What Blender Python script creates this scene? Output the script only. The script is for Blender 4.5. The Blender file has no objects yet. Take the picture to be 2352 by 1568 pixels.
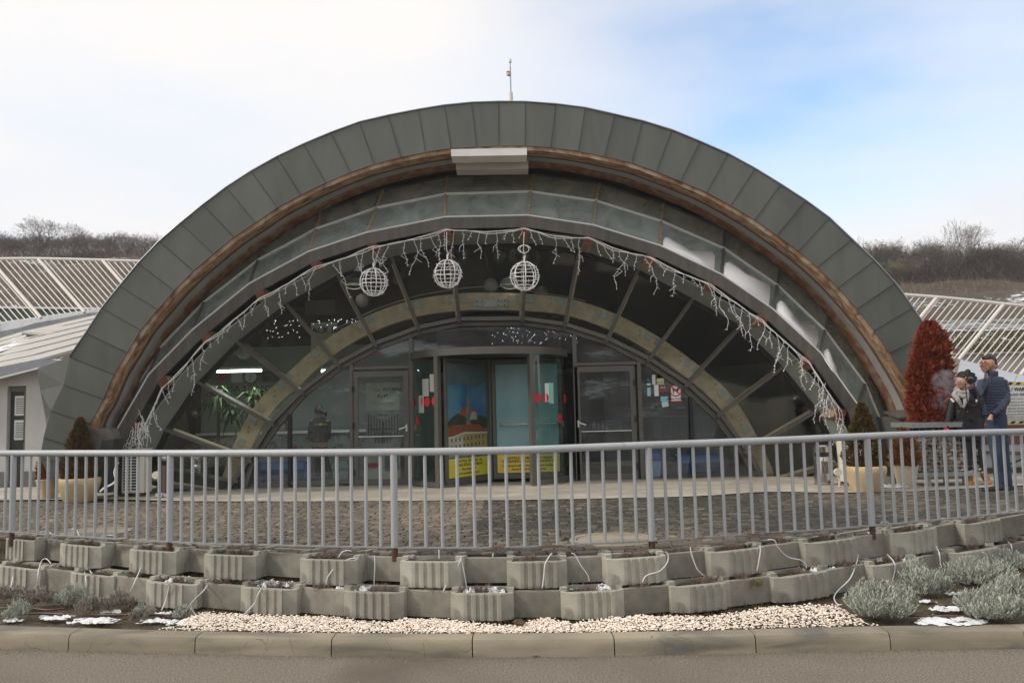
import bpy, math, random
from mathutils import Vector, Matrix, noise
R = random.Random(7)
S = bpy.context.scene
col = S.collection
rad = math.radians
# ------------------------------------------------------------------ camera
CAM = Vector((0, 0, 1.74)); FP = 1895.0; PITCH = rad(4.71); ROLL = rad(1.38)
fw = Vector((0, math.cos(PITCH), math.sin(PITCH)))
up0 = Vector((0, -math.sin(PITCH), math.cos(PITCH))); rt0 = Vector((1, 0, 0))
rt = rt0*math.cos(ROLL) - up0*math.sin(ROLL); up = rt0*math.sin(ROLL) + up0*math.cos(ROLL)
cd = bpy.data.cameras.new('camera'); cam = bpy.data.objects.new('camera', cd); col.objects.link(cam)
cd.sensor_width = 36; cd.lens = FP/2352*36; cd.clip_start = .1; cd.clip_end = 2500
m = Matrix((rt, up, -fw)).transposed().to_4x4(); m.translation = CAM; cam.matrix_world = m
S.camera = cam
# ------------------------------------------------------------------ light
SUN_EL, SUN_AZ = rad(38), rad(-104)      # azimuth from +Y towards +X
sd = Vector((math.sin(SUN_AZ)*math.cos(SUN_EL), math.cos(SUN_AZ)*math.cos(SUN_EL), math.sin(SUN_EL)))
W = bpy.data.worlds.new('World'); S.world = W; W.use_nodes = True
nt = W.node_tree; nt.nodes.clear()
def wn(t, **k):
    n = nt.nodes.new(t)
    for a, b in k.items(): setattr(n, a, b)
    return n
out = wn('ShaderNodeOutputWorld'); bg = wn('ShaderNodeBackground'); bg.inputs[1].default_value = 0.1
sky = wn('ShaderNodeTexSky', sky_type='NISHITA'); sky.sun_disc = False; sky.sun_elevation = SUN_EL; sky.sun_rotation = SUN_AZ
sky.air_density = 1.0; sky.dust_density = .6; sky.ozone_density = 2.0
tc = wn('ShaderNodeTexCoord'); mp = wn('ShaderNodeMapping'); mp.inputs['Scale'].default_value = (1.0, 1.0, 3.0)
nz = wn('ShaderNodeTexNoise'); nz.inputs['Scale'].default_value = 2.1; nz.inputs['Detail'].default_value = 6; nz.inputs['Roughness'].default_value = .5
dot = wn('ShaderNodeVectorMath', operation='DOT_PRODUCT'); dot.inputs[1].default_value = Vector((.60, .76, .20)).normalized()
r1 = wn('ShaderNodeMapRange', interpolation_type='SMOOTHSTEP'); r1.inputs[1].default_value = .70; r1.inputs[2].default_value = 1.0
sx = wn('ShaderNodeSeparateXYZ')
r2 = wn('ShaderNodeMapRange', interpolation_type='SMOOTHSTEP'); r2.inputs[1].default_value = .155; r2.inputs[2].default_value = .215
mul = wn('ShaderNodeMath', operation='MULTIPLY')
nadd = wn('ShaderNodeMath', operation='MULTIPLY_ADD'); nadd.inputs[1].default_value = 3.2; nadd.inputs[2].default_value = -1.27
mul2 = wn('ShaderNodeMath', operation='MULTIPLY', use_clamp=True)
inv = wn('ShaderNodeMath', operation='SUBTRACT', use_clamp=True); inv.inputs[0].default_value = 1.0
mix = wn('ShaderNodeMix', data_type='RGBA')
cl = wn('ShaderNodeMix', data_type='RGBA'); cl.inputs[6].default_value = (5.85, 6.1, 6.55, 1); cl.inputs[7].default_value = (6.75, 6.5, 6.35, 1)
bri = wn('ShaderNodeMix', data_type='RGBA', blend_type='MULTIPLY'); bri.inputs[0].default_value = 1; bri.inputs[7].default_value = (1.9, 1.85, 1.75, 1)
L = nt.links.new
L(tc.outputs['Generated'], mp.inputs[0]); L(mp.outputs[0], nz.inputs[0]); L(tc.outputs['Generated'], dot.inputs[0])
L(tc.outputs['Generated'], sx.inputs[0]); L(dot.outputs['Value'], r1.inputs[0])
la = wn('ShaderNodeMath', operation='MULTIPLY_ADD'); la.inputs[1].default_value = -.16      # the cloud bank climbs to the right
L(sx.outputs['X'], la.inputs[0]); L(sx.outputs['Z'], la.inputs[2]); 
la2 = wn('ShaderNodeMath', operation='MULTIPLY_ADD'); la2.inputs[1].default_value = .10; L(nz.outputs[0], la2.inputs[0]); L(la.outputs[0], la2.inputs[2])
L(la2.outputs[0], r2.inputs[0]); L(r1.outputs[0], mul.inputs[0]); L(r2.outputs[0], mul.inputs[1])
L(nz.outputs[0], nadd.inputs[0]); L(mul.outputs[0], mul2.inputs[0])
na3 = wn('ShaderNodeMath', operation='ADD'); na3.inputs[1].default_value = .45; L(nadd.outputs[0], na3.inputs[0]); L(na3.outputs[0], mul2.inputs[1])
L(mul2.outputs[0], inv.inputs[1]); L(inv.outputs[0], mix.inputs[0])
crr = wn('ShaderNodeMapRange'); crr.inputs[1].default_value = .36; crr.inputs[2].default_value = .58; L(nz.outputs[0], crr.inputs[0]); L(crr.outputs[0], cl.inputs[0]); L(sky.outputs[0], bri.inputs[6]); L(bri.outputs[2], mix.inputs[6]); L(cl.outputs[2], mix.inputs[7])
L(mix.outputs[2], bg.inputs[0]); L(bg.outputs[0], out.inputs[0])
sl = bpy.data.lights.new('sun', 'SUN'); sl.energy = 1.5; sl.angle = rad(11); sl.color = (1, .93, .82)
so = bpy.data.objects.new('sun', sl); col.objects.link(so); so.rotation_euler = sd.to_track_quat('Z', 'Y').to_euler()
S.view_settings.view_transform = 'Standard'; S.view_settings.look = 'None'; S.view_settings.gamma = 1
S.view_settings.use_curve_mapping = False; S.view_settings.exposure = 0.62
S.cycles.max_bounces = 7; S.cycles.transparent_max_bounces = 12; S.cycles.use_denoising = True
S.cycles.volume_step_rate = 4; S.cycles.volume_bounces = 0
# ------------------------------------------------------------------ helpers
def ray(x, y): return fw + rt*((x-1176)/FP) - up*((y-784)/FP)
def pt(x, y, Y):
    d = ray(x, y); return CAM + d*(Y/d.y)
def onz(x, y, z):
    d = ray(x, y); return CAM + d*((z-CAM.z)/d.z)
def PZ(Y): return .54 - (Y-6.9)*.0227            # plaza surface, falling gently towards the doors
def gnd(x, y):                                   # plaza point under a pixel
    d = ray(x, y); t = (.54+6.9*.0227-CAM.z)/(d.z+.0227*d.y); return CAM + d*t
def onplane(x, y, a, n):
    d = ray(x, y); return CAM + d*((a-CAM).dot(n)/d.dot(n))
def Zm(ox, oy, sc): return lambda x, y: ((ox+x/sc)/1.7415, (oy+y/sc)/1.7415)
def mat(name, c1, c2=None, rough=.8, metal=0, scale=6, detail=6, lo=.35, hi=.65, bump=0, bscale=40, tint=False, spec=.5, stain=None, sscale=1.5, slo=.5, shi=.7, stretch=None, coord='Object', emit=0):
    m = bpy.data.materials.new(name); m.use_nodes = True; t = m.node_tree; N = t.nodes; K = t.links.new
    b = N['Principled BSDF']; b.inputs['Roughness'].default_value = rough; b.inputs['Metallic'].default_value = metal
    b.inputs['Specular IOR Level'].default_value = spec
    c1 = (*c1, 1); b.inputs['Base Color'].default_value = c1; src = None
    co = N.new('ShaderNodeTexCoord'); mpn = N.new('ShaderNodeMapping'); K(co.outputs[coord], mpn.inputs[0])
    if stretch: mpn.inputs['Scale'].default_value = stretch
    if c2 is not None:
        mx = N.new('ShaderNodeMix'); mx.data_type = 'RGBA'; mx.inputs[6].default_value = c1; mx.inputs[7].default_value = (*c2, 1)
        mr = N.new('ShaderNodeMapRange'); mr.inputs[1].default_value = lo; mr.inputs[2].default_value = hi
        if tint:
            at = N.new('ShaderNodeAttribute'); at.attribute_name = 'tint'; K(at.outputs['Fac'], mr.inputs[0]); mr.inputs[1].default_value = 0; mr.inputs[2].default_value = 1
        else:
            n = N.new('ShaderNodeTexNoise'); n.inputs['Scale'].default_value = scale; n.inputs['Detail'].default_value = detail
            K(mpn.outputs[0], n.inputs[0]); K(n.outputs[0], mr.inputs[0])
        K(mr.outputs[0], mx.inputs[0]); src = mx.outputs[2]
    if stain is not None:
        n3 = N.new('ShaderNodeTexNoise'); n3.inputs['Scale'].default_value = sscale; n3.inputs['Detail'].default_value = 5; n3.inputs['Distortion'].default_value = .6
        K(mpn.outputs[0], n3.inputs[0]); m3 = N.new('ShaderNodeMapRange'); m3.inputs[1].default_value = slo; m3.inputs[2].default_value = shi; K(n3.outputs[0], m3.inputs[0])
        x3 = N.new('ShaderNodeMix'); x3.data_type = 'RGBA'; x3.inputs[7].default_value = (*stain, 1)
        if src: K(src, x3.inputs[6])
        else: x3.inputs[6].default_value = c1
        K(m3.outputs[0], x3.inputs[0]); src = x3.outputs[2]
    if src: K(src, b.inputs['Base Color'])
    if bump:
        n2 = N.new('ShaderNodeTexNoise'); n2.inputs['Scale'].default_value = bscale; n2.inputs['Detail'].default_value = 5
        K(co.outputs[coord], n2.inputs[0]); bp = N.new('ShaderNodeBump'); bp.inputs['Strength'].default_value = bump; bp.inputs['Distance'].default_value = .02
        K(n2.outputs[0], bp.inputs['Height']); K(bp.outputs[0], b.inputs['Normal'])
    if emit: b.inputs['Emission Color'].default_value = c1; b.inputs['Emission Strength'].default_value = emit
    return m
def glass(name, tintc, refl=1.0, rough=.0, dirt_sheen=None, dlo=.5, dhi=.8, dscale=3, base=.05):
    m = bpy.data.materials.new(name); m.use_nodes = True; t = m.node_tree; N = t.nodes; K = t.links.new; N.clear()
    o = N.new('ShaderNodeOutputMaterial'); tr = N.new('ShaderNodeBsdfTransparent'); tr.inputs[0].default_value = (*tintc, 1)
    g = N.new('ShaderNodeBsdfGlossy'); g.inputs['Roughness'].default_value = rough; g.inputs[0].default_value = (refl, refl, refl, 1)
    ge = N.new('ShaderNodeNewGeometry'); dt = N.new('ShaderNodeVectorMath'); dt.operation = 'DOT_PRODUCT'; K(ge.outputs['Incoming'], dt.inputs[0]); K(ge.outputs['Normal'], dt.inputs[1])
    ab = N.new('ShaderNodeMath'); ab.operation = 'ABSOLUTE'; K(dt.outputs['Value'], ab.inputs[0]); om = N.new('ShaderNodeMath'); om.operation = 'SUBTRACT'; om.inputs[0].default_value = 1; K(ab.outputs[0], om.inputs[1])
    f = N.new('ShaderNodeMath'); f.operation = 'POWER'; f.inputs[1].default_value = 5; K(om.outputs[0], f.inputs[0])
    f2 = N.new('ShaderNodeMath'); f2.operation = 'MULTIPLY_ADD'; f2.inputs[1].default_value = .93; f2.inputs[2].default_value = base; f2.use_clamp = True
    x = N.new('ShaderNodeMixShader'); K(f.outputs[0], f2.inputs[0]); K(f2.outputs[0], x.inputs[0]); K(tr.outputs[0], x.inputs[1]); K(g.outputs[0], x.inputs[2])
    if dirt_sheen:
        d = N.new('ShaderNodeBsdfDiffuse'); d.inputs[0].default_value = (*dirt_sheen[:3], 1)
        n = N.new('ShaderNodeTexNoise'); n.inputs['Scale'].default_value = dscale; n.inputs['Detail'].default_value = 6; n.inputs['Distortion'].default_value = .8
        co = N.new('ShaderNodeTexCoord'); K(co.outputs['Object'], n.inputs[0])
        r = N.new('ShaderNodeMapRange'); r.inputs[1].default_value = dlo; r.inputs[2].default_value = dhi; r.inputs[3].default_value = dirt_sheen[4] if len(dirt_sheen) > 4 else 0; r.inputs[4].default_value = dirt_sheen[3]; K(n.outputs[0], r.inputs[0])
        y = N.new('ShaderNodeMixShader'); K(r.outputs[0], y.inputs[0]); K(x.outputs[0], y.inputs[1]); K(d.outputs[0], y.inputs[2]); x = y
    K(x.outputs[0], o.inputs[0]); return m
def wloc(o):
    v = Vector((0, 0, 0))
    while o: v += o.location; o = o.parent
    return v
class MB:
    def __init__(s): s.v = []; s.f = []; s.t = None; s.smooth = False
    def add(s, vs, fs, tint=None):
        o = len(s.v); s.v += [tuple(v) for v in vs]; s.f += [tuple(i+o for i in f) for f in fs]
        if tint is not None:
            if s.t is None: s.t = []
            s.t += [tint]*len(vs)
        return s
    def quad(s, a, b, c, d): return s.add([a, b, c, d], [(0, 1, 2, 3)])
    def slab(s, poly, off):                       # polygon given a thickness
        n = len(poly); off = Vector(off); p = [Vector(q) for q in poly]
        vs = p + [q+off for q in p]
        return s.add(vs, [tuple(range(n)), tuple(range(2*n-1, n-1, -1))] + [(i, i+n, (i+1) % n+n, (i+1) % n) for i in range(n)])
    def box(s, c, d, rz=0, M=None):
        hx, hy, hz = d[0]/2, d[1]/2, d[2]/2; vs = []
        for x, y, z in ((-1, -1, -1), (1, -1, -1), (1, 1, -1), (-1, 1, -1), (-1, -1, 1), (1, -1, 1), (1, 1, 1), (-1, 1, 1)):
            v = Vector((x*hx, y*hy, z*hz))
            if M: v = M @ v
            if rz: v = Matrix.Rotation(rz, 3, 'Z') @ v
            vs.append(v+Vector(c))
        return s.add(vs, [(0, 3, 2, 1), (4, 5, 6, 7), (0, 1, 5, 4), (1, 2, 6, 5), (2, 3, 7, 6), (3, 0, 4, 7)])
    def bb(s, x0, x1, y0, y1, z0, z1): return s.box(((x0+x1)/2, (y0+y1)/2, (z0+z1)/2), (abs(x1-x0), abs(y1-y0), abs(z1-z0)))
    def beam(s, a, b, w, d, n=(0, 1, 0), e=0):
        a, b = Vector(a), Vector(b); u = (b-a).normalized(); a = a-u*e; b = b+u*e
        n = Vector(n); n = (n-u*n.dot(u)).normalized(); q = u.cross(n)
        c = [q*(w/2)+n*(-d/2), -q*(w/2)+n*(-d/2), -q*(w/2)+n*(d/2), q*(w/2)+n*(d/2)]
        return s.add([a+k for k in c]+[b+k for k in c], [(0, 1, 2, 3), (7, 6, 5, 4)]+[(i, i+4, (i+1) % 4+4, (i+1) % 4) for i in range(4)])
    def tube(s, pts, r, n=8, cap=True, closed=False):
        pts = [Vector(p) for p in pts]; k = len(pts); rs = r if isinstance(r, (list, tuple)) else [r]*k
        rings = []; q = None
        for i, p in enumerate(pts):
            a = pts[i-1] if (i > 0 or closed) else p; b = pts[(i+1) % k] if (i < k-1 or closed) else p
            u = (b-a)
            u = u.normalized() if u.length > 1e-9 else Vector((0, 0, 1))
            if q is None: q = u.orthogonal().normalized()
            else:
                q = q-u*q.dot(u); q = q.normalized() if q.length > 1e-6 else u.orthogonal().normalized()
            w = u.cross(q); rings.append([p+(q*math.cos(2*math.pi*j/n)+w*math.sin(2*math.pi*j/n))*rs[i] for j in range(n)])
        fs = []
        for i in range(k if closed else k-1):
            i2 = (i+1) % k
            for j in range(n): fs.append((i*n+j, i2*n+j, i2*n+(j+1) % n, i*n+(j+1) % n))
        if cap and not closed: fs += [tuple(range(n)), tuple(range(k*n-1, (k-1)*n-1, -1))]
        return s.add([v for g in rings for v in g], fs)
    def lathe(s, c, prof, n=24, cap=True):        # prof: (r, z)
        c = Vector(c); vs = []; k = len(prof)
        for r, z in prof:
            for j in range(n):
                a = 2*math.pi*j/n; vs.append(c+Vector((r*math.cos(a), r*math.sin(a), z)))
        fs = [(i*n+j, i*n+(j+1) % n, (i+1)*n+(j+1) % n, (i+1)*n+j) for i in range(k-1) for j in range(n)]
        if cap: fs += [tuple(range(n-1, -1, -1)), tuple(range((k-1)*n, k*n))]
        return s.add(vs, fs)
    def ball(s, c, r, nu=14, nv=10, rz=0):
        c = Vector(c); r = Vector(r) if not isinstance(r, (int, float)) else Vector((r, r, r)); vs = []; fs = []
        for i in range(nv+1):
            a = math.pi*i/nv
            for j in range(nu):
                b = 2*math.pi*j/nu+rz; vs.append(c+Vector((r.x*math.sin(a)*math.cos(b), r.y*math.sin(a)*math.sin(b), r.z*math.cos(a))))
        for i in range(nv):
            for j in range(nu): fs.append((i*nu+j, (i+1)*nu+j, (i+1)*nu+(j+1) % nu, i*nu+(j+1) % nu))
        return s.add(vs, fs)
    def mesh(s, name, m, off=Vector((0, 0, 0))):
        me = bpy.data.meshes.new(name); me.from_pydata([(v[0]-off.x, v[1]-off.y, v[2]-off.z) for v in s.v], [], s.f)
        if s.t is not None:
            at = me.attributes.new('tint', 'FLOAT', 'POINT'); at.data.foreach_set('value', s.t)
        if m: me.materials.append(m)
        if s.smooth:
            me.polygons.foreach_set('use_smooth', [True]*len(me.polygons))
            if s.smooth is not True: me.set_sharp_from_angle(angle=rad(s.smooth))
        me.update(); return me
    def build(s, name, m, parent=None, label=None, cat=None, group=None, kind=None, smooth=False):
        if smooth: s.smooth = smooth
        if parent is not None: off = wloc(parent); loc = Vector((0, 0, 0))
        else:
            xs = [v[0] for v in s.v]; ys = [v[1] for v in s.v]; zs = [v[2] for v in s.v]
            off = Vector(((min(xs)+max(xs))/2, (min(ys)+max(ys))/2, min(zs))); loc = off
        o = bpy.data.objects.new(name, s.mesh(name, m, off)); col.objects.link(o); o.location = loc
        if parent is not None: o.parent = parent
        return tag(o, label, cat, group, kind)
def tag(o, label=None, cat=None, group=None, kind=None):
    if label: o['label'] = label
    if cat: o['category'] = cat
    if group: o['group'] = group
    if kind: o['kind'] = kind
    return o
def thing(name, loc, label, cat, group=None):
    o = bpy.data.objects.new(name, None); col.objects.link(o); o.location = loc; o.empty_display_size = .1
    return tag(o, label, cat, group)
def copy_tree(o, parent=None):
    c = o.copy(); col.objects.link(c); c.parent = parent
    for ch in list(o.children): copy_tree(ch, c)
    return c
def inst(me, name, loc, parent=None, rz=0, sc=(1, 1, 1), rot=None):
    o = bpy.data.objects.new(name, me); col.objects.link(o)
    o.location = Vector(loc)-(wloc(parent) if parent else Vector((0, 0, 0))); o.rotation_euler = rot or (0, 0, rz); o.scale = sc
    if parent: o.parent = parent
    return o
ORD = 'first second third fourth fifth sixth seventh eighth ninth tenth eleventh twelfth thirteenth fourteenth fifteenth sixteenth seventeenth eighteenth nineteenth twentieth'.split()
ORD += ['twenty-'+w for w in ORD[:9]] + ['thirtieth'] + ['thirty-'+w for w in ORD[:9]] + ['fortieth'] + ['forty-'+w for w in ORD[:9]]
def text(s, size, m, parent, loc, rz=0, align='LEFT', name='lettering', tilt=90, bold=0, sx=1):
    cu = bpy.data.curves.new('t', 'FONT'); cu.body = s; cu.size = size; cu.align_x = align; cu.extrude = .001; cu.offset = bold; cu.resolution_u = 3
    ob = bpy.data.objects.new('t', cu); me = bpy.data.meshes.new_from_object(ob); bpy.data.objects.remove(ob); bpy.data.curves.remove(cu)
    me.materials.clear(); me.materials.append(m)
    o = bpy.data.objects.new(name, me); col.objects.link(o); o.location = Vector(loc)-wloc(parent); o.rotation_euler = (rad(tilt), 0, rz); o.scale = (sx, 1, 1); o.parent = parent
    return o
def curve_smooth(P, k=4):
    P = [Vector(p) for p in P]; out = []
    for i in range(len(P)-1):
        a = P[max(i-1, 0)]; b = P[i]; c = P[i+1]; d = P[min(i+2, len(P)-1)]
        for j in range(k):
            t = j/k; out.append(.5*((2*b)+(c-a)*t+(2*a-5*b+4*c-d)*t*t+(3*b-a-3*c+d)*t**3))
    return out+[P[-1]]
def arc_pts(P, step):                              # resample a polyline evenly
    P = [Vector(p) for p in P]; out = [P[0]]; need = step
    for i in range(len(P)-1):
        a, b = P[i], P[i+1]; l = (b-a).length; d = 0
        while l-d >= need: d += need; out.append(a.lerp(b, d/l)); need = step
        need -= (l-d)
    return out
def sweep(mb, curve, sect):                        # curve in (X,Z) with inward normals; sect: list of (Y, inset)
    n = len(curve); k = len(sect); vs = []
    for i, p in enumerate(curve):
        a = curve[max(i-1, 0)]; b = curve[min(i+1, n-1)]; tx, tz = b[0]-a[0], b[1]-a[1]; l = math.hypot(tx, tz); nx, nz_ = tz/l, -tx/l
        for Y, o in sect: vs.append((p[0]+nx*o, Y, p[1]+nz_*o))
    fs = [(i*k+j, (i+1)*k+j, (i+1)*k+(j+1) % k, i*k+(j+1) % k) for i in range(n-1) for j in range(k)]
    fs += [tuple(range(k)), tuple(range((n-1)*k+k-1, (n-1)*k-1, -1))]
    return mb.add(vs, fs)
# ------------------------------------------------------------------ materials
M = {}
M['asphalt'] = mat('asphalt', (.125, .106, .083), (.26, .22, .172), .92, scale=75, detail=4, lo=.38, hi=.62, bump=.5, bscale=160, stain=(.115, .092, .068), sscale=.55, slo=.5, shi=.72)
M['kerb'] = mat('kerb_concrete', (.33, .285, .205), (.225, .196, .145), .85, scale=3, bump=.25, bscale=120, stain=(.12, .115, .10), sscale=3.2, slo=.52, shi=.75, stretch=(.5, 1, 2.5))
M['concrete'] = mat('planter_concrete', (.40, .385, .325), (.285, .272, .225), .9, scale=5, bump=.3, bscale=110, stain=(.15, .14, .12), sscale=4.5, slo=.52, shi=.75)
M['concrete2'] = mat('planter_concrete_warm', (.285, .268, .22), (.18, .168, .138), .9, scale=7, bump=.3, bscale=110, stain=(.34, .33, .30), sscale=7, slo=.56, shi=.8)
M['soil'] = mat('soil', (.05, .038, .025), (.10, .075, .045), .95, scale=22, bump=.9, bscale=50)
M['bank'] = mat('earth_bank', (.045, .036, .022), (.12, .085, .05), .95, scale=12, bump=1, bscale=30, stain=(.05, .06, .02), sscale=6)
M['gravel'] = mat('white_gravel', (.78, .60, .45), (.96, .90, .80), .7, tint=True)
M['gravel_pink'] = mat('gravel_pink', (.50, .36, .27), (.80, .68, .56), .7, tint=True)
M['joint'] = mat('cobble_joint', (.075, .062, .045), (.13, .11, .08), .95, scale=30, bump=.5)
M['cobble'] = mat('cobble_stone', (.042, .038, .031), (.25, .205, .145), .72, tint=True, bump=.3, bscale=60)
M['apron'] = mat('apron_concrete', (.40, .36, .29), (.31, .28, .23), .85, scale=2, bump=.15, bscale=70, stain=(.52, .47, .38), sscale=1.2)
M['snow'] = mat('snow', (.86, .87, .90), (.66, .66, .67), .6, scale=11, bump=.8, bscale=30)
M['snow_brightened'] = mat('brightened_snow', (.97, .97, .98), None, .6)  # canopy snow whitened in colour to make up for the band's shade
M['zinc'] = mat('zinc_panel', (.130, .137, .120), (.114, .120, .106), .42, .25, scale=1.4, detail=5, stain=(.085, .088, .085), sscale=1.1, slo=.55, shi=.85, stretch=(2.2, 1, .5), spec=.45)
M['zinc_dark'] = mat('zinc_dark', (.045, .047, .046), None, .6, .2)
M['zinc_light'] = mat('zinc_light', (.34, .36, .38), (.28, .30, .33), .35, .55, scale=3)
M['glulam'] = mat('weathered_glulam', (.26, .125, .055), (.38, .28, .19), .75, scale=5, lo=.4, hi=.6, bump=.4, bscale=30, stain=(.10, .055, .03), sscale=4, stretch=(1, 3, 1))
M['wood_dark'] = mat('dark_weathered_wood', (.13, .085, .05), (.085, .055, .03), .8, scale=9, bump=.3)
M['wood_orange'] = mat('stained_orange_wood', (.26, .105, .045), (.33, .24, .17), .75, scale=6, lo=.45, hi=.62, bump=.2)
M['wood_red'] = mat('red_brown_beam_end', (.20, .058, .028), (.12, .036, .018), .6, scale=8)
M['wood_pale'] = mat('pale_beam_wood', (.40, .30, .19), (.27, .19, .11), .75, scale=6, stretch=(1, .2, 3), bump=.2)
M['soffit'] = mat('painted_soffit', (.36, .37, .355), (.31, .32, .31), .7, scale=2, stain=(.27, .20, .15), sscale=1.6, slo=.62, shi=.8)
M['inner_wood'] = mat('interior_glulam', (.66, .53, .36), (.50, .38, .24), .6, scale=7, lo=.35, hi=.7, stain=(.16, .09, .04), sscale=9, slo=.68, shi=.75)
M['galv'] = mat('galvanised_plate', (.36, .40, .385), (.30, .335, .32), .45, .5, scale=30, lo=.4, hi=.6)
M['soffit_panel'] = mat('grey_soffit_sheet', (.27, .295, .275), (.23, .25, .235), .6, .1, scale=2)
M['frame'] = mat('grey_brown_aluminium', (.125, .118, .105), (.11, .104, .093), .45, .25, scale=4)
M['frame_dark'] = mat('dark_gasket', (.018, .019, .018), None, .5)
M['fascia'] = mat('brown_grey_fascia', (.14, .128, .112), (.098, .088, .076), .55, .1, scale=3, stretch=(3, 1, .4))
M['steel'] = mat('metal_edge_highlight', (.88, .88, .88), None, .4)  # white stands in for the bright highlight along the metal edges
M['stainless'] = mat('stainless_steel', (.5, .49, .47), (.4, .39, .37), .22, .95, scale=3)
M['rail'] = mat('grey_railing_paint', (.415, .435, .455), (.375, .39, .41), .42, .05, scale=5, bump=.05, bscale=80, stain=(.33, .345, .36), sscale=9, slo=.62, shi=.7)
M['rust'] = mat('rusty_steel', (.27, .28, .285), (.25, .25, .25), .6, scale=8, stain=(.17, .085, .045), sscale=4, slo=.58, shi=.66)
M['rustfull'] = mat('rust', (.12, .055, .03), (.07, .04, .025), .85, scale=14)
M['glass_top'] = glass('canopy_glass', (.86, .92, .89), .95, .03, (.46, .48, .40, .62, .36), .38, .68, 2.2, .10)  # diffuse layer: dust plus milky sky reflection put into the colour
M['glass_low'] = glass('canopy_glass_lower', (.86, .92, .89), .95, .03, (.48, .54, .51, .60, .30), .36, .66, 1.8, .12)  # lower row: dust and reflected sky both kept in the pale colour
M['glass_win'] = glass('window_glass', (.93, .96, .94), .9)
M['glass_door'] = glass('door_glass', (.84, .88, .88), .9, 0, (.45, .47, .52, .10, .02), .45, .8, 1.2)
M['glass_drum'] = glass('curved_glass', (.78, .87, .84), .9)
M['black'] = mat('black', (.012, .012, .013), None, .5)
M['white'] = mat('white_paint', (.78, .78, .76), (.70, .70, .68), .5, scale=3)
M['cream'] = mat('cream_paint', (.70, .66, .56), None, .5)
M['wall_white'] = mat('white_render', (.52, .51, .49), (.47, .46, .44), .9, scale=3, bump=.2, bscale=150)
M['roof'] = mat('pale_metal_roof', (.46, .44, .40), (.40, .385, .35), .5, .1, scale=2, stretch=(.5, 2, 1))
M['parapet'] = mat('pale_parapet_panel', (.44, .45, .465), (.39, .40, .415), .5, .1, scale=3)
M['tube_white'] = mat('offwhite_tube', (.72, .67, .61), (.66, .62, .57), .55, scale=2)
M['wire'] = mat('white_wire', (.88, .88, .88), None, .5)
M['pot'] = mat('cream_pot', (.60, .46, .26), (.50, .37, .20), .6, scale=4, bump=.2, bscale=60)
M['pot2'] = mat('pale_pot', (.60, .50, .36), (.45, .37, .27), .7, scale=5, bump=.2)
M['thuja'] = mat('thuja_green', (.035, .05, .012), (.16, .085, .02), .8, tint=True)
M['thuja_orange'] = mat('thuja_orange', (.10, .045, .012), (.33, .12, .025), .8, tint=True)
M['thuja_red'] = mat('thuja_red', (.075, .015, .009), (.36, .07, .024), .8, tint=True)
M['lav'] = mat('lavender_leaf', (.19, .205, .165), (.48, .50, .43), .8, tint=True)
M['lav_dry'] = mat('lavender_dry', (.15, .115, .09), (.34, .31, .26), .85, tint=True)
M['dry'] = mat('dry_twigs', (.11, .075, .06), (.30, .23, .18), .9, tint=True)
M['grass'] = mat('grass_blades', (.05, .085, .02), (.20, .17, .06), .9, tint=True)
M['bark'] = mat('grey_bark', (.12, .105, .09), (.07, .06, .05), .95, scale=5)
M['twig'] = mat('twig_brown', (.065, .054, .044), (.19, .165, .135), .95, tint=True)
M['twig_red'] = mat('twig_red', (.062, .042, .036), (.14, .10, .082), .95, tint=True)
M['twig_green'] = mat('twig_green', (.12, .115, .06), (.25, .23, .12), .95, tint=True)
M['plastic_brown'] = mat('brown_pipe', (.11, .055, .035), None, .5)
M['tube_grey'] = mat('drip_tube', (.72, .73, .74), None, .5)
M['skin'] = mat('skin', (.50, .27, .18), (.44, .23, .15), .55, scale=20)
M['hair'] = mat('black_hair', (.012, .009, .008), (.03, .022, .018), .6, scale=60)
M['navy'] = mat('navy_quilt', (.016, .025, .056), (.024, .035, .070), .42, scale=10)
M['jeans'] = mat('blue_jeans', (.022, .04, .075), (.035, .06, .10), .85, scale=14, bump=.2, bscale=200)
M['parka'] = mat('black_parka', (.005, .006, .009), (.010, .012, .016), .7, scale=10)
M['scarf'] = mat('grey_scarf', (.44, .42, .40), (.33, .31, .29), .95, scale=30, bump=.5, bscale=90)
M['pink'] = mat('pink_glove', (.60, .03, .09), None, .8)
M['boot'] = mat('tan_boot', (.42, .17, .025), (.32, .12, .02), .7, scale=12)
M['lip'] = mat('lips', (.36, .12, .09), None, .5)
M['eyewhite'] = mat('eye', (.6, .58, .55), None, .3)
M['red'] = mat('red_sticker', (.55, .015, .015), None, .5)
M['blue_bench'] = mat('blue_bench', (.06, .17, .45), (.05, .14, .38), .5)
M['blue_light'] = mat('light_blue_plastic', (.22, .48, .66), None, .5)
M['blue_lid'] = mat('blue_plastic', (.03, .10, .50), None, .4)
M['green_plastic'] = mat('green_grey_plastic', (.20, .30, .27), None, .5)
M['inwall'] = mat('interior_wall', (.25, .28, .255), (.21, .235, .215), .8, scale=1)
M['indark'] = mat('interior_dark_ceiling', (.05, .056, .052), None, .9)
M['infloor'] = mat('interior_floor', (.20, .19, .17), (.15, .14, .13), .4)
M['lantern'] = mat('lantern_paper', (.30, .32, .30), None, .9)
M['paper'] = mat('paper', (.70, .70, .66), None, .8)
M['banner'] = mat('banner_print', (.46, .48, .38), (.38, .40, .31), .7, scale=2)
M['lamp'] = mat('fluorescent_tube', (.85, 1, .92), None, .5, emit=3)
M['led'] = mat('led_bulb', (.85, .92, 1), None, .5, emit=8)
M['yellow'] = mat('yellow_print', (.75, .50, .05), (.80, .60, .10), .6, scale=.8)
M['yellow2'] = mat('yellow_green_print', (.45, .42, .03), (.70, .60, .04), .6, scale=1)
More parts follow.
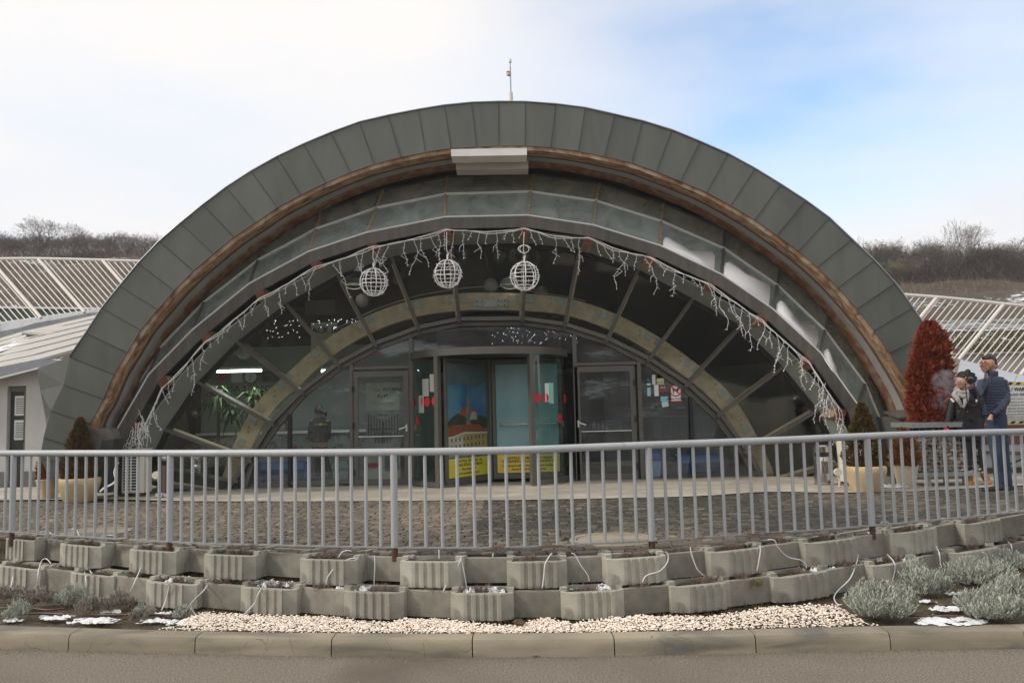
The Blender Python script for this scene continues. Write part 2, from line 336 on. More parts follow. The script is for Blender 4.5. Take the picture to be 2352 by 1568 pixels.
M['ink'] = mat('ink', (.03, .03, .03), None, .7)
M['teal'] = mat('teal_print', (.17, .33, .38), (.28, .45, .48), .5, scale=1.2)
M['skyprint'] = mat('sky_print', (.02, .10, .26), (.07, .20, .30), .5, scale=2.2, lo=.35, hi=.6)
M['brick_red'] = mat('red_board', (.16, .055, .035), None, .8)
M['gstone'] = mat('gabion_stone', (.18, .15, .12), (.42, .37, .31), .85, tint=True)
M['cwall'] = mat('pale_concrete_wall', (.50, .50, .49), (.42, .42, .42), .85, scale=4, stain=(.20, .19, .17), sscale=3, slo=.6, shi=.7, stretch=(3, 1, .4))
M['greenwall'] = mat('green_wall', (.06, .10, .075), (.045, .075, .055), .8, scale=2)
M['beige'] = mat('beige_wall', (.46, .43, .39), (.42, .39, .36), .9, scale=2)
M['green_leaf'] = mat('green_leaf', (.02, .045, .012), (.07, .12, .03), .6, tint=True)

def vary(m, lo, hi):
    t = m.node_tree; N = t.nodes; K = t.links.new; b = N['Principled BSDF']; i = b.inputs['Base Color']; src = i.links[0].from_socket
    oi = N.new('ShaderNodeObjectInfo'); r = N.new('ShaderNodeMapRange'); r.inputs[3].default_value = lo; r.inputs[4].default_value = hi; K(oi.outputs['Random'], r.inputs[0])
    v = N.new('ShaderNodeVectorMath'); v.operation = 'SCALE'; K(src, v.inputs[0]); K(r.outputs[0], v.inputs['Scale']); K(v.outputs[0], i)
def cracks(m, sc, w_, c):
    t = m.node_tree; N = t.nodes; K = t.links.new; b = N['Principled BSDF']; i = b.inputs['Base Color']; src = i.links[0].from_socket
    co = N.new('ShaderNodeTexCoord'); n = N.new('ShaderNodeTexNoise'); n.inputs['Scale'].default_value = 3; K(co.outputs['Object'], n.inputs[0])
    ad = N.new('ShaderNodeMix'); ad.data_type = 'RGBA'; ad.blend_type = 'ADD'; ad.inputs[0].default_value = .35; K(co.outputs['Object'], ad.inputs[6]); K(n.outputs['Color'], ad.inputs[7])
    v = N.new('ShaderNodeTexVoronoi'); v.feature = 'DISTANCE_TO_EDGE'; v.inputs['Scale'].default_value = sc; K(ad.outputs[2], v.inputs['Vector'])
    r = N.new('ShaderNodeMapRange'); r.inputs[1].default_value = w_; r.inputs[2].default_value = w_*.4; K(v.outputs['Distance'], r.inputs[0])
    n2 = N.new('ShaderNodeTexNoise'); n2.inputs['Scale'].default_value = 1.3; K(co.outputs['Object'], n2.inputs[0]); r2_ = N.new('ShaderNodeMapRange'); r2_.inputs[1].default_value = .50; r2_.inputs[2].default_value = .54; K(n2.outputs[0], r2_.inputs[0])
    mu = N.new('ShaderNodeMath'); mu.operation = 'MULTIPLY'; K(r.outputs[0], mu.inputs[0]); K(r2_.outputs[0], mu.inputs[1])
    x = N.new('ShaderNodeMix'); x.data_type = 'RGBA'; x.inputs[7].default_value = (*c, 1); K(mu.outputs[0], x.inputs[0]); K(src, x.inputs[6]); K(x.outputs[2], i)
cracks(M['kerb'], 2.6, .004, (.09, .078, .055)); vary(M['kerb'], .88, 1.08)
vary(M['concrete'], .82, 1.12); vary(M['concrete2'], .78, 1.18); vary(M['zinc'], .90, 1.10); vary(M['fascia'], .85, 1.12)
# ================================================================== terrain, road, plaza
def smooth(a, b, x):
    t = max(0, min(1, (x-a)/(b-a))); return t*t*(3-2*t)
def lerpk(keys, x):
    if x <= keys[0][0]: return keys[0][1]
    for (a, va), (b, vb) in zip(keys, keys[1:]):
        if x <= b: return va+(vb-va)*(x-a)/(b-a)
    return keys[-1][1]
KL = [(29, -.15), (31, 3.6), (34, 4.6), (40, 6.6), (52, 9.8), (70, 15.6), (95, 17.5), (160, 19), (400, 20)]
KR = [(27.9, -.15), (28.4, 3.15), (34, 4.6), (41, 5.7), (60, 10.0), (68, 11.6), (90, 13), (160, 15), (400, 16)]
def HT(x, y):
    if y < 2: 
        z = lerpk([(-400, 26), (-90, 17), (-45, 6), (-22, -.1), (2, -.06)], y)
    else:
        t = smooth(-9, 9, x); z = lerpk(KL, y)*(1-t)+lerpk(KR, y)*t
    if y > 36 or y < -24:
        z += (noise.noise(Vector((x*.09, y*.12, 0)))*1.1+noise.noise(Vector((x*.35, y*.4, 3)))*.35)*min(1, abs(y-(36 if y > 0 else -24))/14)
    return z
def axis(segs):
    o = []
    for a, b, s in segs:
        x = a
        while x < b-1e-6: o.append(x); x += s
    o.append(segs[-1][1]); return o
xs = axis([(-420, -80, 20), (-80, -48, 2), (-48, 48, .8), (48, 80, 2), (80, 420, 20)])
ys = axis([(-400, -100, 20), (-100, -20, 4), (-20, 26, 4), (26, 32, .25), (32, 76, .7), (76, 110, 3), (110, 420, 20)])
mb = MB(); mb.v = [(x, y, HT(x, y)) for y in ys for x in xs]; nx_ = len(xs)
mb.f = [(j*nx_+i, j*nx_+i+1, (j+1)*nx_+i+1, (j+1)*nx_+i) for j in range(len(ys)-1) for i in range(nx_-1)]
def hill_mat():
    m = mat('hill_ground', (.055, .040, .027), (.10, .073, .046), .95, scale=.9, detail=9, stain=(.036, .036, .02), sscale=.35, slo=.5, shi=.68, bump=.8, bscale=4)
    t = m.node_tree; N = t.nodes; K = t.links.new; b = N['Principled BSDF']; src = b.inputs['Base Color'].links[0].from_socket
    co = N.new('ShaderNodeTexCoord'); mp = N.new('ShaderNodeMapping'); mp.inputs['Scale'].default_value = (.9, 2.2, 1); K(co.outputs['Object'], mp.inputs[0])
    n = N.new('ShaderNodeTexNoise'); n.inputs['Scale'].default_value = 1.6; n.inputs['Detail'].default_value = 10; n.inputs['Roughness'].default_value = .72; K(mp.outputs[0], n.inputs[0])
    n2 = N.new('ShaderNodeTexNoise'); n2.inputs['Scale'].default_value = .13; n2.inputs['Detail'].default_value = 2; K(co.outputs['Object'], n2.inputs[0])
    a = N.new('ShaderNodeMath'); a.operation = 'MULTIPLY_ADD'; a.inputs[1].default_value = .9; K(n2.outputs[0], a.inputs[0]); K(n.outputs[0], a.inputs[2])
    r = N.new('ShaderNodeMapRange'); r.inputs[1].default_value = 1.05; r.inputs[2].default_value = 1.10; K(a.outputs[0], r.inputs[0])
    x = N.new('ShaderNodeMix'); x.data_type = 'RGBA'; x.inputs[7].default_value = (.72, .74, .78, 1); K(src, x.inputs[6]); K(r.outputs[0], x.inputs[0]); K(x.outputs[2], b.inputs['Base Color']); return m
M['hill'] = hill_mat()
mb.build('hillside_terrain', M['hill'], kind='structure', smooth=True)
# road
mb = MB(); mb.quad((-60, -20, 0), (60, -20, 0), (60, 6.6, 0), (-60, 6.6, 0)); road = mb.build('road', M['asphalt'], kind='structure')
# kerb stones one metre each
KT = .12
kpx = [(-320, 1420, 1435), (0, 1435, 1452), (400, 1447, 1461), (800, 1453, 1467), (1200, 1453, 1467.5), (1600, 1447, 1461), (1950, 1438, 1453), (2352, 1432, 1447), (2700, 1422, 1437)]
kf = curve_smooth([onz(a, c, KT) for a, b, c in kpx], 10); kb = curve_smooth([onz(a, b, KT) for a, b, c in kpx], 10)
_a, _b = kf[0], kf[-1]; kf = [Vector((-11, _a.y+.5, KT))]+kf+[Vector((11, _b.y+.35, KT))]; _a, _b = kb[0], kb[-1]; kb = [Vector((-11, _a.y+.5, KT))]+kb+[Vector((11, _b.y+.35, KT))]
def at_x(P, x):
    for a, b in zip(P, P[1:]):
        if a.x <= x <= b.x: return a.lerp(b, (x-a.x)/(b.x-a.x))
    return (P[0] if x < P[0].x else P[-1]).copy()
kerb = thing('kerb', (0, 5.9, 0), None, None); kerb['kind'] = 'structure'
joints = sorted([onz(j, 1466, KT).x for j in (-190, 140, 443, 762, 1085, 1411, 1743, 2067, 2395, 2720)]+[] )
joints = [joints[0]-1.0*k for k in (7, 6, 5, 4, 3, 2, 1)]+joints+[joints[-1]+1.0*k for k in (1, 2, 3, 4, 5, 6)]
for j0, j1 in zip(joints, joints[1:]):
    mb = MB(); n = 8; rows = []; j0 += .004; j1 -= .004
    for i in range(n+1):
        x = j0+(j1-j0)*i/n; f = at_x(kf, x); b = at_x(kb, x); 
        dz = R.uniform(-.0015, .0015)
        rows.append([(x, f.y-.012, -.05), (x, f.y-.008, KT*.5), (x, f.y-.002, KT-.022+dz), (x, f.y+.012, KT-.004+dz), (x, f.y+.03, KT+dz), (x, b.y, KT), (x, b.y+.01, -.05)])
    vs = [v for r_ in rows for v in r_]; k = 7
    fs = [(i*k+j, (i+1)*k+j, (i+1)*k+j+1, i*k+j+1) for i in range(n) for j in range(k-1)]+[tuple(range(k-1, -1, -1)), tuple(range(n*k, n*k+k))]
    mb.add(vs, fs).build('kerb_stone', M['kerb'], kerb, smooth=35)
# planting bed ground between kerb and terraces
GZ = .105
mb = MB(); n = 170; X0, X1 = -11, 11; rows = []
lowpx = [(-200, 1290), (40, 1345), (197, 1372), (380, 1392), (605, 1405), (848, 1415), (1105, 1421), (1364, 1415), (1620, 1396), (1856, 1370), (2070, 1342), (2270, 1310), (2500, 1270)]
for i in range(n+1):
    x = X0+(X1-X0)*i/n; y0 = at_x(kb, x).y; y1 = y0+1.9; r_ = []
    for j in range(25):
        t = j/24; y = y0-.02+(y1-y0)*t; r_.append((x, y, GZ-.012+.02*noise.noise(Vector((x*3, y*3, 0)))+max(0, t-.12)*.05))
    rows.append(r_)
mb.add([v for r_ in rows for v in r_], [(i*25+j, (i+1)*25+j, (i+1)*25+j+1, i*25+j+1) for i in range(n) for j in range(24)])
mb.build('planting_bed', M['soil'], kind='structure', smooth=True)
# plaza base sheet and apron
# plaza front edge follows the railing
rb = [(-420, 1165), (-180, 1197), (0, 1219), (384, 1243), (588, 1250), (907, 1256.5), (1176, 1255.5), (1498, 1241), (1764, 1223.5), (2005, 1206.6), (2352, 1174), (2600, 1146)]
RBZ = .615
railbase = curve_smooth([onz(x, y, RBZ) for x, y in rb], 8)
upf = [(-300, 1188), (-150, 1212), (0, 1237), (95, 1243), (172, 1252), (340, 1265), (518, 1275), (746, 1286), (984, 1290), (1233, 1290), (1468, 1282), (1706, 1263), (1923, 1241), (2115, 1219), (2272, 1198), (2420, 1176), (2600, 1146)]
PF = [q+Vector((0, .262, 0)) for q in curve_smooth([onz(x, y, .54) for x, y in upf], 6)]
for q in PF: q.z = 0
mb = MB(); 
for a, b in zip(PF, PF[1:]):
    mb.quad((a.x, a.y, PZ(a.y)-.012), (b.x, b.y, PZ(b.y)-.012), (b.x, 30, PZ(30)-.012), (a.x, 30, PZ(30)-.012))
for sgn in (-1, 1):
    e = PF[0] if sgn < 0 else PF[-1]; q = [(e.x, e.y), (sgn*40, 12), (sgn*40, 30), (e.x, 30)]
    mb.add([(x, y, PZ(y)-.012) for x, y in q], [(0, 1, 2, 3) if sgn > 0 else (3, 2, 1, 0)])
plaza = mb.build('plaza', M['joint'], kind='structure')
# step down in front of the plaza (vertical earth face)
mb = MB()
for a, b in zip(PF, PF[1:]): mb.quad((a.x, a.y, -.1), (b.x, b.y, -.1), (b.x, b.y, PZ(b.y)-.02), (a.x, a.y, PZ(a.y)-.02))
mb.build('plaza_edge', M['bank'], kind='structure')
apx = [(-500, 1150), (-150, 1152), (0, 1150), (240, 1148), (420, 1152), (640, 1153), (900, 1152), (1176, 1150), (1400, 1146), (1600, 1141), (1764, 1131), (1900, 1133), (2080, 1130), (2250, 1122), (2352, 1116), (2600, 1100)]
AP = curve_smooth([gnd(x, y) for x, y in apx], 6)
def apron_y(x): return at_x(AP, x).y
mb = MB()
for a, b in zip(AP, AP[1:]): mb.quad((a.x, a.y, PZ(a.y)+.016), (b.x, b.y, PZ(b.y)+.016), (b.x, 18.4, PZ(18.4)+.016), (a.x, 18.4, PZ(18.4)+.016))
mb.build('concrete_apron', M['apron'], kind='structure')
# cobbles in slightly wavy courses
def cobble(mb, x, y, w, d, h, rz, t):
    c = math.cos(rz); s = math.sin(rz); vs = []
    z0 = PZ(y)
    for sx_, zz in ((1, -.02), (1, h-.007), (.80, h)):
        for ax, ay in ((-1, -1), (1, -1), (1, 1), (-1, 1)):
            px = ax*w/2*sx_+(R.uniform(-.006, .006) if sx_ == 1 else 0); py = ay*d/2*sx_+(R.uniform(-.006, .006) if sx_ == 1 else 0); vs.append((x+px*c-py*s, y+px*s+py*c, z0+zz+R.uniform(-.001, .001)))
    fs = [(8, 9, 10, 11)]+[(i, (i+1) % 4, (i+1) % 4+4, i+4) for i in range(4)]+[(i+4, (i+1) % 4+4, (i+1) % 4+8, i+8) for i in range(4)]
    mb.add(vs, fs, t)
allc = []; y = 6.75; row = 0
while y < 13.4:
    x = -9.6+R.uniform(0, .1); d = R.uniform(.085, .105)
    while x < 9.6:
        w = R.uniform(.09, .135); yy = y+.045*math.sin(x*.9+1.3)+.02*math.sin(x*2.7+row*.12)
        if yy > at_x(PF, x).y+.05 and yy < apron_y(x)-.03:
            dz = noise.noise(Vector((x*.5, yy*.5, 5)))
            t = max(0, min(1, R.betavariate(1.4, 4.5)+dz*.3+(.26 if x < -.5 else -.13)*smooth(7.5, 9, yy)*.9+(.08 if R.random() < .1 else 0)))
            allc.append((x+w/2, yy, w-.011, d-.011, R.uniform(.004, .016), R.uniform(-.09, .09), t))
        x += w
    y += d; row += 1
holes = [(gnd(207, 1224), .42), (gnd(1408, 1240), .40)]
allc = [c for c in allc if all((Vector((c[0], c[1], 0))-Vector((h.x, h.y, 0))).length > r_+.04 for h, r_ in holes)]
vis = sorted([c for c in allc if abs(c[0]) < c[1]*.6], key=lambda c: c[0]**2+c[1]**2)
near = set(id(c) for c in vis[:290])
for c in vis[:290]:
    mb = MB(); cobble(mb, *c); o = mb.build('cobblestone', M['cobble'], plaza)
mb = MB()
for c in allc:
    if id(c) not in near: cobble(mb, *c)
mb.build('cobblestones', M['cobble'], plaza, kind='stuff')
for i, ((h, r_), lab) in enumerate(zip(holes, ['round concrete manhole cover in the cobbles at the left end of the terrace', 'round concrete manhole cover in the cobbles right of the revolving door'])):
    t = thing('manhole_cover', (h.x, h.y, PZ(h.y)), lab, 'manhole cover', 'round manhole covers')
    z = PZ(h.y)
    tl = Matrix.Rotation(math.atan(-.0227), 4, 'X')
    mb = MB(); mb.lathe((h.x, h.y, z-.02), [(r_-.07, 0), (r_-.07, .030), (r_-.09, .034), (.001, .034)], 40); mb.build('lid', M['kerb'], t, smooth=30)
    mb = MB(); mb.lathe((h.x, h.y, z-.02), [(r_, 0), (r_, .033), (r_-.06, .033), (r_-.06, 0)], 40, cap=False); mb.build('rim', M['kerb'], t, smooth=30)
# white gravel strip
def pebble(mb, x, y, z, r, t):
    vs = []
    rz = R.uniform(0, 6.28); sx_, sy_, sz_ = R.uniform(.8, 1.35), R.uniform(.7, 1.1), R.uniform(.55, .9)
    for a, b, c in ((0, 0, 1), (1, 0, .25), (.3, .95, .3), (-.8, .6, .2), (-.8, -.6, .3), (.3, -.95, .2), (0, 0, -.6)):
        a *= R.uniform(.8, 1.15); b *= R.uniform(.8, 1.15)
        px, py = a*sx_*r, b*sy_*r; vs.append((x+px*math.cos(rz)-py*math.sin(rz), y+px*math.sin(rz)+py*math.cos(rz), z+c*sz_*r))
    mb.add(vs, [(0, i, i % 5+1) for i in range(1, 6)]+[(6, i % 5+1, i) for i in range(1, 6)], t)
GBK = [onz(a, b, .12) for a, b in [(405, 1440), (440, 1420), (470, 1411), (588, 1418), (740, 1421), (831, 1431), (892, 1434), (938, 1425), (1014, 1427), (1105, 1437), (1176, 1440), (1252, 1425), (1313, 1435), (1419, 1423), (1480, 1420), (1632, 1421), (1754, 1401), (1850, 1395), (1915, 1393), (1960, 1415), (1990, 1432)]]
mb = MB(); cnt = 0
gl, gr = onz(425, 1425, .12).x, onz(1960, 1425, .12).x
lowY = lambda x: at_x([onz(a, b, .11) for a, b in lowpx], x).y
LOWP = [onz(a, b, .13) for a, b in lowpx]
while cnt < 17000:
    x = R.uniform(gl-.1, gr+.12); y0 = at_x(kb, x).y+.015; y1 = at_x(LOWP, x).y-.05; y = y0+(R.random()**.9)*(y1-y0-.02)
    back = at_x(GBK, x).y+.02*noise.noise(Vector((x*6, 0, 1)))
    if y > back+R.uniform(-.06, .02): 
        cnt += 1; continue
    z = GZ+.012+.02*smooth(y0, y0+.3, y)+R.uniform(-.004, .012)
    pebble(mb, x, y, z, R.uniform(.005, .0115)*(1.5 if R.random() < .05 else 1), R.betavariate(2.2, 1.7)); cnt += 1
mb.build('white_gravel', M['gravel'], kind='stuff')
mb = MB()
for i in range(700):
    x = R.uniform(-5, 5); y = at_x(kf, x).y-.02-R.expovariate(12) if i < 450 else R.uniform(4.6, 5.9)
    if y > 4: pebble(mb, x, y, .002, R.uniform(.0015, .0045), R.random()*.6)
for i in range(2600):
    x = R.uniform(-5, 5); y = at_x(kf, x).y-.015-R.expovariate(16)
    if y > 4: pebble(mb, x, y, .001, R.uniform(.0015, .005), R.random()*.25)
mb.build('road_grit', mat('road_grit', (.07, .058, .045), (.75, .66, .55), .9, tint=True), kind='stuff')
p = onz(2080, 1433, .16) if 0 else onz(2080-890, 1431, .15)
mb = MB(); 
for k in range(5): pebble(mb, p.x+R.uniform(-.02, .02), p.y+R.uniform(-.01, .01), .15, .045, .3)
mb.build('field_stone', M['bank'], label='muddy brown stone lying at the back of the white gravel', cat='stone')
mb = MB(); p = onz(1230, 1507, .004); mb.add([(p.x-.03, p.y, .004), (p.x-.005, p.y-.012, .016), (p.x+.035, p.y-.004, .006), (p.x+.02, p.y+.015, .018), (p.x-.015, p.y+.012, .006)], [(0, 1, 4), (1, 3, 4), (1, 2, 3)])
mb.build('dry_leaf', mat('dry_leaf', (.30, .13, .06)), label='small dry brown leaf lying on the asphalt by the kerb', cat='leaf')
# ================================================================== arched building
YB, YG0, YG1, YF, YW0, YW1, YD = 14.08, 15.3, 15.05, 14.72, 15.5, 15.98, 16.07
bld = thing('entrance_building', (pt(1176, 1109, YD).x, YD, PZ(YD)), 'large arched entrance building clad in dark zinc panels with glazed front', 'building')
outer = [(128, 1130), (92, 1050), (100, 1004), (117, 943.4), (146.5, 883.3), (160.5, 819.7), (197.8, 764.6), (234.4, 707.5), (275.4, 656.8), (318, 605), (366, 555), (415, 512.7), (466.4, 470.8), (520, 430.7), (577, 394), (636, 361), (697, 332), (760, 305.6), (825.5, 281.6), (892, 266), (961, 252.7), (1021, 243), (1082.6, 236.8), (1145, 234.6), (1207, 235), (1277.4, 240.2), (1344, 248.6), (1412.6, 264), (1475.8, 278.8), (1543.6, 299.6), (1608, 326), (1672.4, 354.2), (1733.8, 387.8), (1793, 424), (1850, 461), (1904.8, 501), (1956.5, 550), (2008, 598.5), (2055.8, 650), (2096, 706.6), (2135.5, 765), (2170, 830), (2198, 900), (2216, 975), (2226, 1050), (2230, 1118)]
inner = [(228, 1125), (214, 1080), (203, 1036), (208, 972), (237.3, 916), (261.3, 859.9), (292, 809.5), (323, 758), (361.8, 711.3), (400, 667), (443.9, 622.6), (490, 583.6), (536.7, 545), (586.7, 511.7), (636.5, 477.8), (690.3, 448.2), (747.6, 420.2), (804.6, 396.5), (859, 377.2), (920.4, 361.3), (976.8, 350), (1035.6, 340.5), (1095, 337), (1146, 335.2), (1206.2, 334.8), (1265.3, 338.6), (1328.5, 347.3), (1388.6, 359.7), (1451.5, 374.4), (1507.5, 394.6), (1563, 416.4), (1623.3, 442.2), (1678.7, 472.4), (1733.8, 505.4), (1785, 541), (1834, 577), (1878, 613.7), (1925.7, 660.5), (1968.6, 709.3), (2008, 759), (2043, 810.6), (2076, 864.8), (2105.3, 920), (2125, 985), (2138, 1050), (2140, 1118)]
O3 = [pt(x, y, YB) for x, y in outer]; I3 = [pt(x, y, YB) for x, y in inner]
O3[3] = pt(117, 943.4, YB)
# panels (each its own part)
for i in range(0, len(outer)-1):
    a, b, c, d = O3[i], O3[i+1], I3[i+1], I3[i]
    cen = (a+b+c+d)/4; q = []
    for p, o_ in ((a, d), (b, c), (c, b), (d, a)):
        tw = (b-a).normalized(); g = .004*(1 if p in (a, d) else -1)
        q.append(p+tw*g+Vector((0, R.uniform(-.007, .007), 0)))
    # mid edge rows give a slightly pillowed sheet
    m1 = (q[0]+q[3])/2; m2 = (q[1]+q[2])/2; bl = R.uniform(-.016, .012)
    mb = MB(); mm = (m1+m2)/2+Vector((0, bl, 0)); t1 = (q[0]+q[1])/2; t2 = (q[3]+q[2])/2
    vs = [q[0], t1, q[1], m1, mm, m2, q[3], t2, q[2]]
    mb.add(vs, [(0, 3, 4, 1), (1, 4, 5, 2), (3, 6, 7, 4), (4, 7, 8, 5)])
    bk = Vector((0, .03, 0)); mb.add([v+bk for v in vs], [])
    mb.f += [(0, 1, 10, 9), (1, 2, 11, 10), (2, 5, 14, 11), (5, 8, 17, 14), (8, 7, 16, 17), (7, 6, 15, 16), (6, 3, 12, 15), (3, 0, 9, 12)]
    mb.build('zinc_panel', M['zinc'], bld, smooth=25)
    # standing seam lip beside it
    mb = MB(); mb.beam(a+Vector((0, -.004, 0)), d+Vector((0, -.004, 0)), .008, .02); mb.build('seam', M['zinc_dark'], bld)
# dark backing of the fascia and the vault roof behind it
oc = [(p.x, p.z) for p in O3[1:]]; ic = [(p.x, p.z) for p in I3[1:]]
mb = MB()
for i in range(len(O3)-2): mb.slab([(oc[i][0], YB+.04, oc[i][1]), (oc[i+1][0], YB+.04, oc[i+1][1]), (ic[i+1][0], YB+.04, ic[i+1][1]), (ic[i][0], YB+.04, ic[i][1])], (0, .03, 0))
mb.build('fascia_backing', M['zinc_dark'], bld)
mb = MB()
oc2 = [q for q in oc if q[1] > 0]
for (a, b) in zip(oc2[3:], oc2[4:]): mb.quad((a[0], YB+.03, a[1]), (b[0], YB+.03, b[1]), (b[0]*.98, 27, b[1]-.25), (a[0]*.98, 27, a[1]-.25))
rf = mb.build('roof', M['zinc'], bld)
mb = MB(); mb.add([(a[0]*.98, 27, max(a[1]-.25, .1)) for a in oc2[3:]], [tuple(range(len(oc2)-3))]); mb.build('rear_wall', M['indark'], bld)
# drip edge lip along the outer rim
mb = MB(); mb.tube([(x, YB-.012, z+.008) for x, z in oc[4:]], .014, 6); mb.build('rim_trim', M['zinc_light'], bld, smooth=True)
# left flank panels running back to the annex
YS_ = YB+.12
fl = [[(160.5, 819.7, YB), (85, 846.7, YB+.12)], [(146.5, 883.3, YB), (92.3, 896.5, YB+.12)], [(117, 943.4, YB), (107, 964, YB+.12)], [(108, 1004, YB), (118.6, 1033.6, YB+.12)], [(128, 1132, YB), (128, 1122, YS_)]]
for a, b in zip(fl, fl[1:]):
    P = [pt(*a[1]), pt(*a[0]), pt(*b[0]), pt(*b[1])]
    MB().slab(P, (0, .03, 0)).build('flank_panel', M['zinc'], bld)
    A_, B_ = pt(*a[1]), pt(*b[1]); MB().slab([A_, B_, B_+Vector((.6, 4.5, 0)), A_+Vector((.6, 4.5, 0))], (.03, 0, 0)).build('flank_return', M['zinc'], bld)
# ---- glulam, soffit strips under the band: swept along the intrados
ci = curve_smooth([Vector((x, 0, z)) for x, z in ic], 4); ci = [(p.x, p.z) for p in ci]
def strip(name, m, sec, c=ci, sm=40):
    return sweep(MB(), c, sec).build(name, m, bld, smooth=sm)
strip('outer_glulam_arch', M['glulam'], [(YB+.02, -.02), (YB+.02, .075), (YB+.10, .10), (YB+.24, .10), (YB+.24, -.02)])
strip('inner_glulam_arch', M['wood_dark'], [(YB+.24, -.02), (YB+.24, .085), (YB+.38, .085), (YB+.38, -.02)])
strip('soffit', M['soffit'], [(YB+.38, -.02), (YB+.38, .03), (YG0-.42, .03), (YG0-.42, -.02)])
strip('orange_beam', M['wood_orange'], [(YG0-.42, -.02), (YG0-.42, .06), (YG0-.10, .06), (YG0-.10, -.02)])
strip('top_gutter', M['zinc_dark'], [(YG0-.10, -.02), (YG0-.10, .03), (YG0+.3, .05), (YG0+.3, -.02)])
# ---- canopy glazing
mid = [(252, 1040), (291, 930), (367, 800), (469.3, 694.3), (593.3, 597.6), (726.6, 526), (865, 477.8), (1024, 446.3), (1218.7, 440.7), (1369, 462), (1518.4, 508.5), (1661.6, 570.5), (1784.5, 654.8), (1893.8, 758), (1986.6, 881.8), (2040, 1010)]
top = [(262, 1010), (308, 875), (390, 750), (486.3, 649.5), (605.8, 556.7), (738.3, 486.3), (880, 437), (1027.8, 406.8), (1226.4, 401.7), (1377.4, 423), (1524, 468.7), (1665.6, 527.8), (1791.8, 609.3), (1906.7, 706), (1999.3, 837.9), (2050, 980)]
bot = [(233, 1112), (271, 986), (343.4, 860.7), (443.8, 758), (573.6, 652.4), (709, 579.2), (842.6, 535.4), (1022, 500), (1212.4, 496), (1362.8, 518.5), (1515.3, 565.2), (1657, 632), (1774, 710.5), (1882.7, 810), (1969, 930), (2018, 1060)]
T3 = [pt(x, y, YG0) for x, y in top]; Mi3 = [pt(x, y, YG1) for x, y in mid]; B3 = [pt(x, y, YF) for x, y in bot]
NB = len(bot)
def inset(P, g):
    c = sum(P, Vector())/len(P); return [p+(c-p).normalized()*g for p in P]
for i in range(NB-1):
    for a, b, c, d in ((T3[i], T3[i+1], Mi3[i+1], Mi3[i]), (Mi3[i], Mi3[i+1], B3[i+1], B3[i])):
        MB().slab(inset([a, b, c, d], .01), (0, .012, 0)).build('canopy_pane', M['glass_top' if a is T3[i] else 'glass_low'], bld)
    for P, w, m_ in ((T3, .03, 'frame'), (Mi3, .02, 'steel'), (B3, .022, 'steel')):
        MB().beam(P[i]+Vector((0, -.015, 0)), P[i+1]+Vector((0, -.015, 0)), w, .05, (0, -.8, .5)).build('canopy_rail', M[m_], bld)
    # sliver between top rail and beam
    MB().slab([T3[i]+Vector((0, .02, 0)), T3[i+1]+Vector((0, .02, 0)), T3[i+1]*1.0+Vector((T3[i+1].x*.03, .1, .22)), T3[i]+Vector((T3[i].x*.03, .1, .22))], (0, .03, 0)).build('upper_flashing', M['zinc_dark'], bld)
for i in range(NB):
    for P, Q in ((T3, Mi3), (Mi3, B3)): MB().beam(P[i]+Vector((0, -.008, 0)), Q[i]+Vector((0, -.008, 0)), .045, .05, (0, -1, .4)).build('canopy_bar', M['wood_pale'] if i in (5, 6, 7, 8, 9, 10) else M['frame'], bld)
# fascia boards below the glazing
def inward(P, o_):
    out = []; n = len(P)
    for i, p in enumerate(P):
        a = P[max(i-1, 0)]; b = P[min(i+1, n-1)]; t = (b-a).normalized(); nn = Vector((t.z, 0, -t.x)); out.append(p+nn*o_)
    return out
Fb = inward(B3, .205)
for i in range(NB-1):
    MB().slab([B3[i]+Vector((0, -.03, -.01)), B3[i+1]+Vector((0, -.03, -.01)), Fb[i+1]+Vector((0, -.01, 0)), Fb[i]+Vector((0, -.01, 0))], (0, .06, 0)).build('fascia_board', M['fascia'], bld)
# beam ends (joists running back)
beams = [(313, 985), (375, 878), (473, 773), (599, 677), (726, 608), (855, 565), (1025, 533), (1204, 530), (1352, 551), (1494, 596), (1631, 655), (1750, 736), (1856, 833), (1930, 950)]
BE = [pt(x, y, YF+.02) for x, y in beams]
for i, p in enumerate(BE):
    a = math.atan2(p.x+.0, 3.6)*.45
    Mx = Matrix.Rotation(a, 3, 'Y')
    mb = MB(); mb.box(p+Vector((0, .5, 0)), (.16, .96, .19), M=Mx); bm_ = mb.build('joist', M['wood_pale'], bld)
    MB().box(p+Vector((0, -.0, 0)), (.165, .05, .195), M=Mx).build('end_cap', M['wood_red'], bm_)
# inner zinc soffit from fascia back to the window head
wt = [(300, 1170), (325, 1105), (381.9, 984.8), (456.6, 877), (546.7, 784.8), (659, 697.3), (777.3, 631.7), (900.3, 591), (1037.6, 563.5), (1210, 559), (1330, 573), (1465.5, 619.6), (1590, 686.6), (1700.4, 749), (1796, 842.3), (1876.8, 940.4), (1935, 1060), (1955, 1130)]
WT = [pt(x, y, YW0) for x, y in wt]
for i in range(len(WT)-1):
    a, b = WT[i], WT[i+1]
    ex = lambda p: Vector((p.x*1.012, YF+.12, p.z+.10+abs(p.x)*.004))
    MB().slab([ex(a), ex(b), b, a], ((b-a).cross(Vector((0, 1, 0))).normalized()*-.02)).build('soffit_panel', M['soffit_panel'], bld)
    if 0 < i: MB().beam(ex(a)+Vector((0, 0, -.012)), a+Vector((0, -.02, -.012)), .05, .03, (0, 0, 1)).build('soffit_seam', M['soffit_panel'], bld)
wi = inward(WT, .05)
for i in range(len(WT)-1): MB().beam(wi[i]+Vector((0, -.03, 0)), wi[i+1]+Vector((0, -.03, 0)), .09, .09, e=.01).build('head_gasket', M['frame_dark'], bld)
